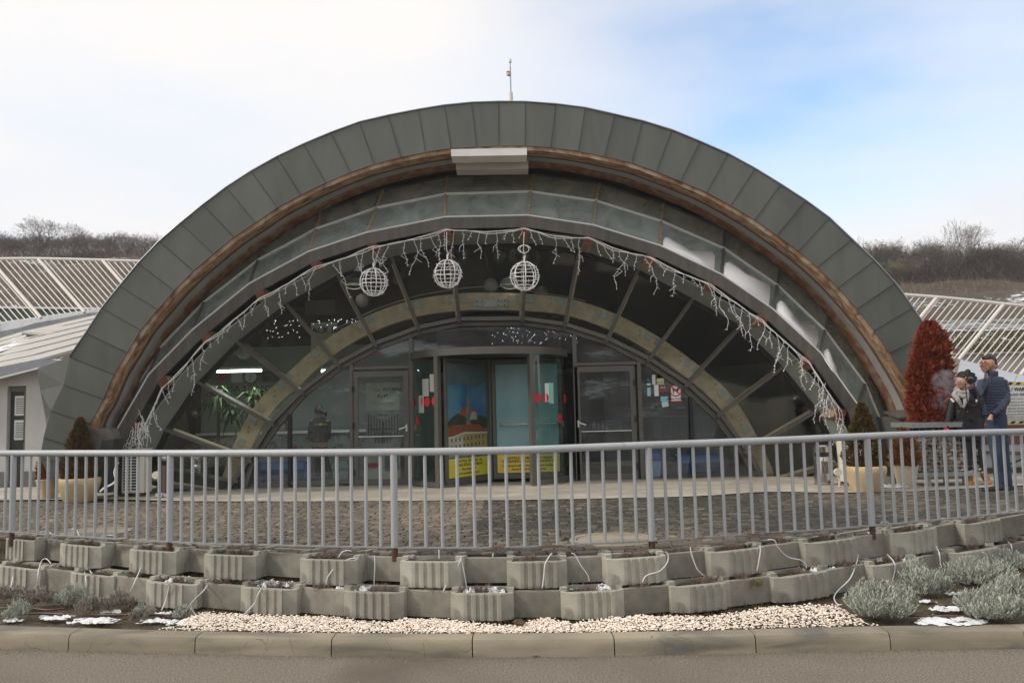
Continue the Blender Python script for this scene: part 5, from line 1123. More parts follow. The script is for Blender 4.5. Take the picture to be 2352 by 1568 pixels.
# thin hanging drip tubes
z5 = Zm(0, 1700, 1.96); z6 = Zm(1024, 1900, 1.887); z7 = Zm(2048, 1900, 1.887); z8 = Zm(3072, 1700, 1.5205)
tubes = [(z5, [(60, 1320), (0, 1340)], 0), (z5, [(25, 1340), (70, 1310), (100, 1200), (112, 1090), (125, 1045), (132, 1065)], 1), (z5, [(288, 1275), (300, 1150), (325, 1065), (358, 1045), (385, 1065), (400, 1085)], 1), (z5, [(680, 1305), (672, 1200), (662, 1140), (672, 1122), (700, 1135), (720, 1160)], 1), (z5, [(990, 1365), (1050, 1240), (1100, 1130), (1108, 1120)], 1), (z5, [(1265, 1450), (1300, 1370), (1325, 1260), (1328, 1222), (1310, 1218)], 1), (z5, [(1740, 1235), (1720, 1205), (1660, 1210), (1600, 1290), (1520, 1370), (1495, 1410), (1530, 1480), (1600, 1505), (1800, 1510), (1900, 1490), (1990, 1400), (2007, 1370)], 1),
         (z5, [(490, 880), (498, 840), (525, 825), (555, 845), (570, 890)], 2), (z5, [(725, 915), (750, 885), (800, 876), (840, 880)], 2), (z5, [(1025, 945), (1040, 922), (1060, 920), (1085, 935)], 2), (z5, [(1300, 965), (1320, 935), (1370, 932), (1460, 955)], 2), (z5, [(215, 875), (260, 850), (320, 850), (350, 862)], 2),
         (z6, [(0, 935), (30, 870), (80, 810), (130, 782)], 1), (z6, [(598, 640), (625, 600), (660, 586), (700, 590)], 2), (z6, [(530, 825), (540, 770), (600, 690), (680, 640), (740, 624), (760, 628)], 1), (z6, [(892, 860), (892, 780), (897, 700), (895, 615), (890, 608)], 1), (z6, [(1370, 580), (1372, 625), (1372, 650)], 2), (z6, [(1415, 870), (1440, 820), (1500, 730), (1540, 650), (1548, 630), (1570, 730), (1592, 860)], 1), (z6, [(1787, 608), (1784, 635)], 2),
         (z7, [(228, 855), (240, 760), (250, 670), (290, 600), (303, 590)], 1), (z7, [(450, 588), (475, 600), (520, 680), (570, 750), (583, 800)], 1), (z7, [(985, 808), (1000, 770), (1040, 745), (1110, 725), (1165, 670), (1180, 620), (1170, 585), (1155, 577)], 1), (z7, [(1345, 543), (1360, 610), (1400, 710), (1460, 765)], 1), (z7, [(1848, 722), (1862, 650), (1875, 570), (1872, 528)], 1),
         (z8, [(0, 695), (40, 700), (60, 740), (120, 800), (200, 820), (230, 850), (233, 870)], 1), (z8, [(548, 785), (540, 830), (500, 930), (430, 1000), (402, 1045), (420, 1085), (450, 1090)], 1), (z8, [(725, 785), (765, 830), (772, 880), (750, 960), (735, 995)], 1), (z8, [(722, 605), (745, 595), (775, 610), (790, 640)], 2), (z8, [(1022, 735), (1042, 780), (1050, 850)], 1), (z8, [(1305, 770), (1330, 790), (1335, 830)], 1), (z8, [(1455, 705), (1480, 730), (1485, 770)], 1)]
fl_ = [loc for ty, loc, *_ in LOW]; fu_ = [loc for ty, loc, *_ in UPP]
for i, (zf_, P, mode) in enumerate(tubes):
    pts_ = []
    for k, (x, y) in enumerate(P):
        X, Y_ = zf_(x, y); d = ray(X, Y_)
        base = fu_ if mode == 2 else (fl_ if mode == 1 else fl_)
        yy = 6.5
        for _ in range(4): yy = at_x(base, d.x/d.y*yy).y-.03
        p = CAM+d*(yy/d.y)
        if mode == 1 and p.z > LZ+.03: 
            yy = 6.6
            for _ in range(4): yy = at_x(fu_, d.x/d.y*yy).y-.03
            p = CAM+d*(yy/d.y)
        if p.z < GZ+.02: p = onz(X, Y_, GZ+.03)
        if mode == 2: p.y += .12; 
        pts_.append(p)
    if mode == 2:
        pts_ = [CAM+(p-CAM)*1.0 for p in pts_]
    MB().tube(curve_smooth(pts_, 5), .0048, 6).build('drip_tube', M['tube_grey'], label='thin pale drip tube looping over the planters, '+ORD[i]+' from the left', cat='tube', group='thin drip tubes on the terrace wall', smooth=True)
# ================================================================== christmas lights
IY = YF-.10
lp_ = [pt(x, y, IY) for x, y in [(318, 1000), (372, 892), (470, 786), (596, 684), (724, 612), (856, 566), (1024, 528), (1204, 527), (1352, 548), (1494, 592), (1632, 652), (1752, 736), (1858, 830), (1935, 946)]]
ic_t = thing('icicle_lights', pt(1126, 540, IY), 'white icicle string lights with dangling strands along the canopy edge', 'string lights')
ctrl = []
for a, b in zip(lp_, lp_[1:]):
    for k in range(8):
        f = k/8; p = a.lerp(b, f); p.z -= .035*math.sin(math.pi*f)+R.uniform(-.008, .008); ctrl.append(p)
ctrl.append(lp_[-1])
MB().tube(ctrl, .0075, 5).build('main_wire', M['wire'], ic_t, smooth=True)
c2 = [p+Vector((0, .03, .012+.018*math.sin(i*.7))) for i, p in enumerate(ctrl)]
MB().tube(c2, .006, 5).build('support_wire', M['cream'], ic_t, smooth=True)
c3 = [p+Vector((0, -.02, -.02+.03*math.sin(i*.9+1))) for i, p in enumerate(ctrl)]; MB().tube(c3, .006, 5).build('twisted_wire', M['wire'], ic_t, smooth=True)
def strand(mb, p, L_, br=True):
    pts_ = [p]; q = p.copy(); n = max(3, int(L_/.055)); dx = 0
    for k in range(n):
        dx = .6*dx+R.uniform(-.03, .03); q = q+Vector((dx, R.uniform(-.012, .012), -L_/n)); pts_.append(q.copy())
        if R.random() < .65:
            d = Vector((R.choice((-1, 1))*R.uniform(.02, .045), R.uniform(-.02, .02), -R.uniform(.0, .035))); mb.tube([q, q+d*.45, q+d], [.003, .005, .003], 4)
    mb.tube(pts_, .0042, 4)
    if br and n > 5:
        b = pts_[n//2]; mb.tube([b, b+Vector((R.choice((-1, 1))*.06, 0, -.05)), b+Vector((R.choice((-1, 1))*.07, 0, -.14))], .0048, 4)
    e = pts_[-1]; mb.tube([e, e+Vector((0, 0, -.03))], [.0065, .004], 5)
sp_pts = arc_pts(ctrl, .152)
for k, p in enumerate(sp_pts):
    if R.random() < .06: continue
    f = k/len(sp_pts); L_ = R.choice([.14, .2, .25, .34, .44]) if R.random() < .7 else R.uniform(.45, .68)
    mb = MB(); strand(mb, p, L_); mb.build('light_strand', M['wire'], ic_t, smooth=True)
# bunched ends
for (x, y, n_) in ((318, 985, 12), (338, 960, 5), (1898, 905, 5), (1905, 940, 3)):
    for k in range(n_):
        mb = MB(); strand(mb, pt(x+R.uniform(-22, 22), y+R.uniform(-30, 22), IY-.03), R.uniform(.2, .5)); mb.build('light_strand', M['wire'], ic_t, smooth=True)
for i, (x, y, r_, tx, ty) in enumerate([(858, 648, 31.5, 858, 566), (1028, 629, 32, 1026, 533), (1205, 634, 33, 1204, 533)]):
    c = pt(x, y, 14.55); r_ = r_*14.55/FP; t = thing('light_ball', c, 'wire light ball hanging '+('leftmost of the three under the canopy', 'middle of the three under the canopy', 'rightmost of the three under the canopy')[i], 'ornament', 'white wire balls hanging under the canopy')
    ph = R.uniform(0, 1)
    for k in range(4):
        a = ph+math.pi*k/4; mb = MB(); mb.tube([c+Vector((r_*math.sin(b)*math.cos(a), r_*math.sin(b)*math.sin(a), r_*math.cos(b)*1.02)) for b in [2*math.pi*j/32 for j in range(32)]], .0085, 5, closed=True); mb.build('meridian_wire', M['wire'], t, smooth=True)
    for zz_ in (-.72, -.18, .12, .62):
        rr_ = r_*math.sqrt(1-zz_*zz_); mb = MB(); mb.tube([c+Vector((rr_*math.cos(2*math.pi*j/28), rr_*math.sin(2*math.pi*j/28), r_*zz_+R.uniform(-.006, .006))) for j in range(28)], .007, 5, closed=True); mb.build('ring_wire', M['wire'], t, smooth=True)
    mb = MB()
    for k in range(90):
        a = R.uniform(0, 6.28); z = R.choice((-.72, -.18, .12, .62)) if R.random() < .6 else R.uniform(-1, 1); n_ = Vector((math.cos(a)*math.sqrt(1-z*z), math.sin(a)*math.sqrt(1-z*z), z)); d = (n_+Vector((R.uniform(-1, 1), R.uniform(-1, 1), R.uniform(-1, 1)))*.7).normalized(); mb.tube([c+n_*r_, c+n_*r_+d*.035], [.006, .003], 4)
    mb.build('bulbs', M['wire'], t, kind='stuff')
    tp_ = pt(tx, ty, 14.55); MB().tube(curve_smooth([c+Vector((0, 0, r_)), c+Vector((.02, 0, r_+.12)), c+Vector((-.01, .02, r_+.2)), tp_], 5), .007, 5).build('cord', M['wire'], t, smooth=True)
    mb = MB(); q = c+Vector((0, -.02, r_+.06)); mb.tube([q+Vector((0, 0, -.05)), q, q+Vector((0, 0, .05))], [.01, .014, .01], 6); mb.build('plug', M['wire'], t)
    if i == 2: MB().tube([q+Vector((.12*math.cos(a*.5)*(1-a*.02), 0, .17+.07*math.sin(a*.5))) for a in range(22)], .007, 5).build('loose_loop', M['wire'], t, smooth=True)
# ================================================================== mast on the crown
c = pt(1174, 237, 14.5); t = thing('mast', c, 'slim white mast with red obstruction lamp on top of the arch', 'mast'); S0 = 14.5/FP
MB().tube([c-Vector((0, 0, .1)), c+Vector((0, 0, 25*S0))], .036, 12).build('base_tube', M['cream'], t, smooth=30)
MB().tube([c+Vector((0, 0, 25*S0)), c+Vector((0, 0, 89*S0))], .012, 8).build('pole', M['zinc_light'], t)
MB().tube([c+Vector((0, 0, 89*S0)), c+Vector((0, 0, 98*S0))], .006, 6).build('tip_rod', M['zinc_dark'], t)
MB().lathe(c+Vector((0, 0, 98*S0)), [(.005, 0), (.026, .005), (.027, .05), (.001, .10)], 12).build('detector_head', M['paper'], t, smooth=30)
q = c+Vector((-.042, 0, 74*S0)); MB().lathe(q+Vector((0, 0, -.045)), [(.02, -.01), (.03, 0), (.035, .04), (.036, .045)], 12).build('lamp_body', M['cream'], t, smooth=30); MB().ball(q+Vector((0, 0, .005)), (.034, .034, .03), 12, 8).build('red_lens', M['red'], t, smooth=True)
MB().tube([q+Vector((0, 0, -.055)), c+Vector((0, 0, 66*S0))], .010, 6).build('bracket', M['zinc_dark'], t)
# ================================================================== pots and conifers
def pot(x, y, wpx, hpx, m_, lab, round_=True):
    g = gnd(x, y); S_ = g.y/FP; r = wpx*S_/2; h = hpx*S_; g = g+Vector((0, r*.45, 0)); g.z = PZ(g.y); t = thing('plant_pot', g, lab, 'plant pot', 'cream plant pots at the arch feet')
    n = 48; k_ = [(.62, 0), (.70, .08), (.86, .42), (.98, .72), (1.0, .80), (1.0, .83), (1.01, .90), (.98, .97), (.90, 1.0), (.82, .98), (.80, .90)] if round_ else [(.66, 0), (.70, .1), (.82, .5), (.93, .85), (1.0, .97), (.97, 1.0), (.88, 1), (.85, .92)]
    vs = []
    for r_, z in k_:
        for j in range(n):
            a = 2*math.pi*j/n; f = 1+(.02*abs(math.cos(a*4))**.5-.012 if round_ else .03*math.cos(a*8)) if z < .85 else 1
            if round_ and z < .8 and (j % 6) == 0: f -= .022
            vs.append(g+Vector((r*r_*f*math.cos(a), r*r_*f*math.sin(a), h*z)))
    L_ = len(k_); mb = MB(); mb.add(vs, [(i*n+j, i*n+(j+1) % n, (i+1)*n+(j+1) % n, (i+1)*n+j) for i in range(L_-1) for j in range(n)]+[tuple(range(n-1, -1, -1)), tuple(range((L_-1)*n, L_*n))]); mb.build('bowl', m_, t, smooth=40)
    mb = MB()
    for k in range(260):
        a = R.uniform(0, 6.28); q = r*.84*math.sqrt(R.random()); pebble(mb, g.x+q*math.cos(a), g.y+q*math.sin(a), g.z+h*.94, R.uniform(.010, .02), R.random())
    o = mb.build('pebble_mulch', M['gravel'], t, kind='stuff'); return g+Vector((0, 0, h*.92)), S_
def conifer(base, h, r, m_, lab, n, trunk=True, prof=None, nm='conifer', leafs=(.035, .075), tint=(0, 1), group=None, dirt_sheen=None, cols=None):
    t = thing(nm, base, lab, 'conifer', group); mb = MB(); prof = prof or (lambda f: (1-f)**.75*(.75+.35*min(1, f*5)))
    MB().tube([base-Vector((0, 0, .05)), base+Vector((0, 0, h*.9))], [r*.09, r*.02], 6).build('trunk', M['bark'], t)
    for k in range(n):
        f = R.random()**1.25; a = R.uniform(0, 6.283); lump = 1+.34*noise.noise(Vector((math.cos(a)*2.2, math.sin(a)*2.2, f*6+base.x)))+.2*noise.noise(Vector((math.cos(a)*6, math.sin(a)*6, f*18)))
        rr_ = r*prof(f)*lump; q = R.uniform(.35, 1.12)**.6; p = base+Vector((rr_*q*math.cos(a), rr_*q*math.sin(a), h*f)); up_ = R.uniform(.5, 1.3); l = R.uniform(*leafs)
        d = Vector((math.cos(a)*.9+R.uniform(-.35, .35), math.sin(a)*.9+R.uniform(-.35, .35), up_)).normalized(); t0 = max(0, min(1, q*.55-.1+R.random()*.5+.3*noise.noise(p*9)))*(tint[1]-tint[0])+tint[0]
        for b in range(4):
            d2 = (d+Vector((R.uniform(-.5, .5), R.uniform(-.5, .5), R.uniform(-.2, .4)))).normalized(); s_ = d2.cross(Vector((R.uniform(-1, 1), R.uniform(-1, 1), R.uniform(-1, 1)))).normalized()*l*.13
            mb.add([p-s_*.5, p+s_*.5, p+d2*l*.6+s_, p+d2*l, p+d2*l*.6-s_], [(0, 1, 2, 3, 4)], t0)
    mb.build('crown', m_, t); return t
b_, s_ = pot(170, 1154, 92, 55, M['pot'], 'large round cream pot with green conifer at the left arch foot'); conifer(b_, 138*s_, 40*s_, M['thuja'], 'dark green browning conifer in the large left pot', 2600)
b_, s_ = pot(103, 1147, 52, 46, M['pot'], 'smaller fluted cream pot beside the annex door', False); conifer(b_, 68*s_, 24*s_, M['thuja_orange'], 'small rusty orange conifer in the smaller left pot', 1000, prof=lambda f: (1-f**2.5)*.9)
b_, s_ = pot(1999, 1131, 92, 60, M['pot'], 'large round cream pot with green conifer at the right arch foot'); conifer(b_, 144*s_, 42*s_, M['thuja'], 'dark green bronze tipped conifer in the large right pot', 2600)
b_, s_ = pot(2089, 1122, 56, 53, M['pot2'], 'fluted pale stained pot standing right of the large one', False); conifer(b_, 84*s_, 30*s_, M['thuja_orange'], 'orange brown conifer in the right fluted pot', 1400, prof=lambda f: (1-f**3)*.9)
for i, (x, y, w_, h_, lab) in enumerate([(243, 1134, 40, 30, 'grey granite block at the left arch foot'), (2058, 1118, 16, 20, 'brown granite block between the two right pots')]):
    g = gnd(x, y); q = g.y/FP; MB().bb(g.x-w_*q/2, g.x+w_*q/2, g.y+.05, g.y+.4, g.z-.02, g.z+h_*q).build('granite_block', mat('granite', (.16, .15, .14), (.10, .095, .09), .7, scale=60), label=lab, cat='stone block')
for i, (x, y, rx) in enumerate([(2055, 1124, .2), (368, 1144, .08), (760-400, 1143, .05)]):
    g = gnd(x, y); snowpatch(g.x, g.y+.08, g.z+.03, rx, .09, 90+i, .05, ground=False)
# red thuja behind the gabion
gb = gnd(2150, 1096); YGb = 12.7; zt_ = pt(2150, 970, YGb).z
c = pt(2150, 968, YGb+.5); tr_ = conifer(Vector((c.x, c.y, zt_-.1)), 222*c.y/FP+.1, 40*c.y/FP, M['thuja_red'], 'tall rust red thuja hedge behind the stone filled gabion', 9000, prof=lambda f: (1-f**6)*(.88+.12*math.sin(f*9)), nm='thuja_hedge', leafs=(.05, .13))
mb = MB()
for k in range(600):
    f = R.random(); a = R.uniform(4.6, 6.2); p = Vector((c.x+.02+.24*(1-f*.4)*math.cos(a), c.y+.24*(1-f*.3)*math.sin(a), zt_+.75+f*.62)); d = Vector((R.uniform(-.5, .5), R.uniform(-.8, 0), 1)).normalized(); l = R.uniform(.04, .08); q = d.cross(Vector((R.uniform(-1, 1), 1, R.uniform(-1, 1)))).normalized()*.012; mb.add([p-q*.5, p+q*.5, p+d*l*.6+q, p+d*l, p+d*l*.6-q], [(0, 1, 2, 3, 4)], R.random())
mb.build('green_shoots', M['thuja'], tr_)
# left lobe of the hedge, lower and redder
mb = MB()
for k in range(3800):
    f = R.random()**1.1; a = R.uniform(0, 6.283); lump = 1+.3*noise.noise(Vector((math.cos(a)*2.2, math.sin(a)*2.2, f*6+3)))
    rr_ = .23*(1-f**3)*lump; q = R.uniform(.4, 1)**.6; p = Vector((c.x-.19+rr_*q*math.cos(a), c.y-.05+rr_*q*math.sin(a), zt_-.05+f*(190*c.y/FP))); l = R.uniform(.05, .10); d = Vector((math.cos(a)*.9+R.uniform(-.35, .35), math.sin(a)*.9, R.uniform(.4, 1.2))).normalized()
    for b in range(4):
        d2 = (d+Vector((R.uniform(-.5, .5), R.uniform(-.5, .5), R.uniform(-.2, .4)))).normalized(); s_ = d2.cross(Vector((R.uniform(-1, 1), R.uniform(-1, 1), R.uniform(-1, 1)))).normalized()*l*.13
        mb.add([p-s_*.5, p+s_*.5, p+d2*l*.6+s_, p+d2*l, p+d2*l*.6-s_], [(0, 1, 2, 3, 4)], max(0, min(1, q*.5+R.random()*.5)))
mb.build('side_crown', M['thuja_red'], tr_)
# ================================================================== gabion
a, b = pt(2096, 970, YGb), pt(2243, 966, YGb); zg = PZ(YGb); zb_ = zg+.16; t = thing('gabion', ((a.x+b.x)/2, YGb+.3, zg), 'wire gabion filled with broken stone under a grey steel top', 'gabion')
MB().bb(a.x-.02, b.x+.02, YGb-.02, YGb+.7, zt_-.075, zt_).build('top_frame', M['galv'], t); MB().bb(a.x, b.x, YGb, YGb+.6, zb_, zb_+.06).build('bottom_frame', M['galv'], t)
for x in (a.x+.22, (a.x+b.x)/2, b.x-.2): MB().bb(x-.03, x+.03, YGb+.05, YGb+.1, zg, zb_).build('leg', M['galv'], t)
MB().bb(a.x+.02, b.x-.02, YGb+.12, YGb+.58, zb_+.06, zt_-.075).build('core', M['zinc_dark'], t)
gst = []
for k in range(7):
    mb = MB(); vs = [Vector((math.sin(a_)*math.cos(b2), math.sin(a_)*math.sin(b2), math.cos(a_)))*R.uniform(.65, 1.25) for a_ in (.5, 1.4, 2.4) for b2 in (0, 1.5, 3.1, 4.7)]+[Vector((0, 0, 1)), Vector((0, 0, -1))]
    fs = [(12, i, (i+1) % 4) for i in range(4)]+[(i+j*4, i+j*4+4, (i+1) % 4+j*4+4, (i+1) % 4+j*4) for j in range(2) for i in range(4)]+[(13, 8+(i+1) % 4, 8+i) for i in range(4)]
    mb.add(vs, fs, R.random()); gst.append(mb.mesh('stone', M['gstone']))
z = zb_+.09; row = 0
while z < zt_-.09:
    x = a.x+.03+R.uniform(0, .03)
    while x < b.x-.02:
        w_ = R.uniform(.045, .085); o = inst(R.choice(gst), 'stone', (x+w_/2, YGb+.085+R.uniform(-.02, .02), z+R.uniform(-.01, .01)), t, sc=(w_*.62, .05, R.uniform(.026, .042)), rot=(R.uniform(-.4, .4), R.uniform(-.5, .5), R.uniform(0, 3))); x += w_*.92
    z += .058; row += 1
mb = MB(); z = zb_+.06
while z < zt_-.08: mb.tube([(a.x, YGb+.01, z), (b.x, YGb+.01, z)], .0035, 4); z += .085
x = a.x
while x < b.x: mb.tube([(x, YGb+.004, zb_+.05), (x, YGb+.004, zt_-.07)], .003, 4); x += .10
mb.build('wire_mesh', M['zinc_light'], t)
# ================================================================== bins and air conditioners
def steel_bin(x, y, hpx, wpx, m_, lab, slot=True, cap=True):
    g = gnd(x, y); S_ = g.y/FP; r = wpx*S_/2; h = hpx*S_; g = g+Vector((0, r, 0)); g.z = PZ(g.y)+.015; t = thing('litter_bin', g, lab, 'litter bin')
    MB().lathe(g, [(r*1.03, 0), (r*1.03, .03), (r, .035), (r, h*.70), (r*.97, h*.71)], 28).build('body', m_, t, smooth=35)
    MB().lathe(g, [(r*.9, h*.68), (r*.9, h*.85)], 28).build('slot', M['black'], t, smooth=35)
    MB().lathe(g, [(r*1.0, h*.83), (r*1.02, h*.85), (r*1.0, h*.97), (r*.85, h), (r*.5, h*1.01)], 28).build('cap', M['stainless'] if cap else m_, t, smooth=35)
    for s2 in (-1, 1): MB().box(g+Vector((s2*r*.92, -.0, h*.77)), (.03, .05, h*.2)).build('slot_jamb', m_, t)
    return t, g, r, h
t, g, r, h = steel_bin(1897, 1116, 90, 36, M['stainless'], 'polished steel litter bin with litter symbol near the right arch foot')
MB().box(g+Vector((0, -r-.002, h*.45)), (.11, .006, .2)).build('label_plate', M['stainless'], t)
mb = MB(); q = g+Vector((0, -r-.008, h*.40)); mb.beam(q+Vector((-.035, 0, .05)), q+Vector((-.025, 0, -.05)), .008, .003); mb.beam(q+Vector((.035, 0, .05)), q+Vector((.025, 0, -.05)), .008, .003); mb.beam(q+Vector((-.025, 0, -.05)), q+Vector((.025, 0, -.05)), .008, .003); mb.beam(q+Vector((-.01, 0, .08)), q+Vector((.03, 0, .10)), .012, .003); mb.box(q+Vector((.0, 0, .045)), (.012, .003, .012)); mb.build('litter_pictogram', M['ink'], t)
steel_bin(368, 1134, 88, 26, mat('brown_metal', (.13, .085, .06), None, .35, .6), 'brown metal litter bin with steel cap near the left arch foot')
g = gnd(2177, 1097); q = g.y/FP; t = thing('black_bin', g, 'tall black bollard bin with steel rim by the gabion', 'litter bin'); g2 = g+Vector((0, .0, 0))
MB().lathe(g2, [(.085, 0), (.09, .01), (.10, .52)], 24).build('body', M['black'], t, smooth=30); MB().lathe(g2, [(.10, .52), (.105, .53), (.104, .545), (.09, .55)], 24).build('rim', M['stainless'], t, smooth=30)
def aircon(x0, x1, y0, y1, side, lab, Yo=0):
    g = gnd((x0+x1)/2, y1+12); Y = g.y+.1; a, b = pt(x0, y0, Y), pt(x1, y1, Y); zb_ = b.z; t = thing('air_conditioner', ((a.x+b.x)/2, Y, PZ(Y)), lab, 'air conditioner')
    d_ = .32; MB().bb(a.x, b.x, Y, Y+d_, zb_, a.z).build('housing', M['cream'], t)
    MB().bb(a.x-.01, b.x+.01, Y-.012, Y+d_+.01, a.z, a.z+.02).build('lid', M['cream'], t)
    gx0, gx1 = (a.x+.03, a.x+(b.x-a.x)*.78) if side else (a.x+(b.x-a.x)*.25, b.x-.03)
    if side:
        MB().bb(gx0, gx1, Y-.006, Y-.002, zb_+.04, a.z-.06).build('fan_recess', M['zinc_dark'], t)
        n = 13
        for k in range(n+1):
            z = zb_+.04+(a.z-.10-zb_)*k/n; MB().bb(gx0, gx1, Y-.028, Y-.008, z-.006, z+.006).build('louvre', M['white'], t)
        MB().bb((gx0+gx1)/2-.01, (gx0+gx1)/2+.01, Y-.03, Y-.007, zb_+.03, a.z-.05).build('grille_bar', M['white'], t)
    else:
        MB().bb(a.x+.12, a.x+.26, Y-.008, Y, zb_+.25, zb_+.42).build('rating_label', M['paper'], t); MB().ball((a.x+.17, Y, a.z-.1), .014, 8, 6).build('screw', M['black'], t)
    for x in (a.x+.04, b.x-.06): MB().bb(x, x+.035, Y-.03, Y+d_, zb_-.04, zb_).build('bracket', mat('red_oxide', (.14, .04, .03)), t); MB().bb(x, x+.03, Y-.02, Y+.01, PZ(Y), zb_-.04).build('bracket_leg', M['brick_red'], t)
    return t
aircon(281, 330, 1034, 1131, True, 'white air conditioner unit with louvred front at the left arch foot'); aircon(1938, 1990, 1000, 1106, False, 'cream air conditioner cabinet behind the right conifer pot')
P = [(272, 1062), (268, 1068), (263, 1085), (266, 1102), (257, 1112), (240, 1120), (230, 1129)]
MB().tube(curve_smooth([pt(x, y, 12.9) for x, y in P], 5), .016, 8).build('drain_hose', M['white'], label='white corrugated drain hose dropping beside the left air conditioner', cat='hose', smooth=True)
for i, (x, y, lab) in enumerate([(357, 1091, 'small round floodlight back beside the left litter bin'), (1926, 1084, 'small round floodlight back beside the steel litter bin')]):
    c = pt(x, y, 13.0); t = thing('floodlight', (c.x, c.y, PZ(13)), lab, 'floodlight', 'round floodlights at the arch feet')
    MB().tube([c, c+Vector((0, .05, 0)), c+Vector((0, .12, 0))], [.058, .06, .035], 24).build('housing', M['cream'], t, smooth=40); MB().tube([c+Vector((0, .06, -.05)), c+Vector((.03, .06, -.12)), (c.x+.02, c.y+.06, PZ(13))], .012, 6).build('stand', M['cream'], t)
for x, y in ((730, 1110), (1580, 1099)): pass
# ================================================================== breath in the cold air
def vapour(x, y, Y, rx, rz_, dens):
    c = pt(x, y, Y); mb = MB(); mb.ball(c, (rx, .14, rz_), 18, 12); m_ = bpy.data.materials.new('vapour'); m_.use_nodes = True; t = m_.node_tree; N = t.nodes; N.clear(); K = t.links.new
    o = N.new('ShaderNodeOutputMaterial'); v = N.new('ShaderNodeVolumePrincipled'); v.inputs['Color'].default_value = (.9, .93, 1, 1); v.inputs['Anisotropy'].default_value = .3
    co = N.new('ShaderNodeTexCoord'); n = N.new('ShaderNodeTexNoise'); n.inputs['Scale'].default_value = 5.5; n.inputs['Detail'].default_value = 4; n.inputs['Distortion'].default_value = 1.2; K(co.outputs['Object'], n.inputs[0])
    r = N.new('ShaderNodeMapRange'); r.inputs[1].default_value = .42; r.inputs[2].default_value = .75; r.inputs[3].default_value = 0; r.inputs[4].default_value = 1; K(n.outputs[0], r.inputs[0])
    g = N.new('ShaderNodeVectorMath'); g.operation = 'LENGTH'; mp_ = N.new('ShaderNodeMapping'); mp_.inputs['Location'].default_value = (0, 0, -1); mp_.inputs['Scale'].default_value = (1/rx, 1/.14, 1/rz_); K(co.outputs['Object'], mp_.inputs[0]); K(mp_.outputs[0], g.inputs[0])
    r2_ = N.new('ShaderNodeMapRange'); r2_.inputs[1].default_value = 1.0; r2_.inputs[2].default_value = .1; r2_.inputs[3].default_value = 0; r2_.inputs[4].default_value = dens; K(g.outputs['Value'], r2_.inputs[0])
    mu = N.new('ShaderNodeMath'); mu.operation = 'MULTIPLY'; K(r.outputs[0], mu.inputs[0]); K(r2_.outputs[0], mu.inputs[1]); K(mu.outputs[0], v.inputs['Density']); K(v.outputs[0], o.inputs['Volume'])
    mb.build('breath_vapour', m_, kind='stuff')
vapour(2172, 880, 11.75, .21, .23, 26)
vapour(2160, 922, 11.75, .15, .14, 10)
# ================================================================== people
def blob(name, parts, vox, m_, parent, sm=3, label=None, it=.5):
    mb = MB()
    for p in parts:
        if p[0] == 'b': mb.ball(p[1], p[2], 16, 12)
        elif p[0] == 't': mb.tube(p[1], p[2], 12)
        elif p[0] == 'l':                            # loft of ellipses: (centre, rx, ry)
            k = 28; vs = []
            for c, rx, ry in p[1]:
                for j in range(k): a = 2*math.pi*j/k; vs.append(c+Vector((rx*math.cos(a), ry*math.sin(a), 0)))
            n = len(p[1]); mb.add(vs, [(i*k+j, i*k+(j+1) % k, (i+1)*k+(j+1) % k, (i+1)*k+j) for i in range(n-1) for j in range(k)]+[tuple(range(k-1, -1, -1)), tuple(range((n-1)*k, n*k))])
        elif p[0] == 'x': mb.box(p[1], p[2], M=p[3] if len(p) > 3 else None)
    off = wloc(parent); o = bpy.data.objects.new(name, mb.mesh(name, m_, off)); col.objects.link(o)
    r = o.modifiers.new('r', 'REMESH'); r.mode = 'VOXEL'; r.voxel_size = vox
    s = o.modifiers.new('s', 'SMOOTH'); s.iterations = sm; s.factor = it
    dg = bpy.context.evaluated_depsgraph_get(); me = bpy.data.meshes.new_from_object(o.evaluated_get(dg)); o.modifiers.clear(); old = o.data; o.data = me; bpy.data.meshes.remove(old)
    me.polygons.foreach_set('use_smooth', [True]*len(me.polygons)); me.materials.clear(); me.materials.append(m_); o.parent = parent
    return tag(o, label)
zp = Zm(3600, 1350, 2.413)
def lofty(rows, Y, f, sc, puff=0, depth=.62, dy=0):
    """rows: (y, xleft, xright) in picture measure -> ellipses; puff adds quilting"""
    out = []
    ys_ = [r_[0] for r_ in rows]; n = int((ys_[-1]-ys_[0])/5)
    for i in range(n+1):
        y = ys_[0]+(ys_[-1]-ys_[0])*i/n; xl = lerpk([(r_[0], r_[1]) for r_ in rows], y); xr = lerpk([(r_[0], r_[2]) for r_ in rows], y)
        a, b = pt(*f(xl, y), Y), pt(*f(xr, y), Y); rx = (b.x-a.x)/2; c = (a+b)/2; c.y += dy; bulge = puff*abs(math.sin(math.pi*(y-ys_[0])/27.0))**.6 if puff else 0
        out.append((c, rx-puff+bulge*1.2, min(rx*depth, .17)-puff+bulge*1.2))
    return out[::-1]
def puffs(pts_, r0_, r1_, n, amp=.006):
    out = []; rs = []; P = [Vector(p) for p in pts_]
    tot = sum((b-a).length for a, b in zip(P, P[1:])); 
    Q = arc_pts(P, .012)
    for i, q in enumerate(Q):
        f = i/len(Q); out.append(q); rs.append(r0_+(r1_-r0_)*f-amp+amp*1.6*abs(math.sin(i*.012/.045*math.pi))**.6)
    return out, rs
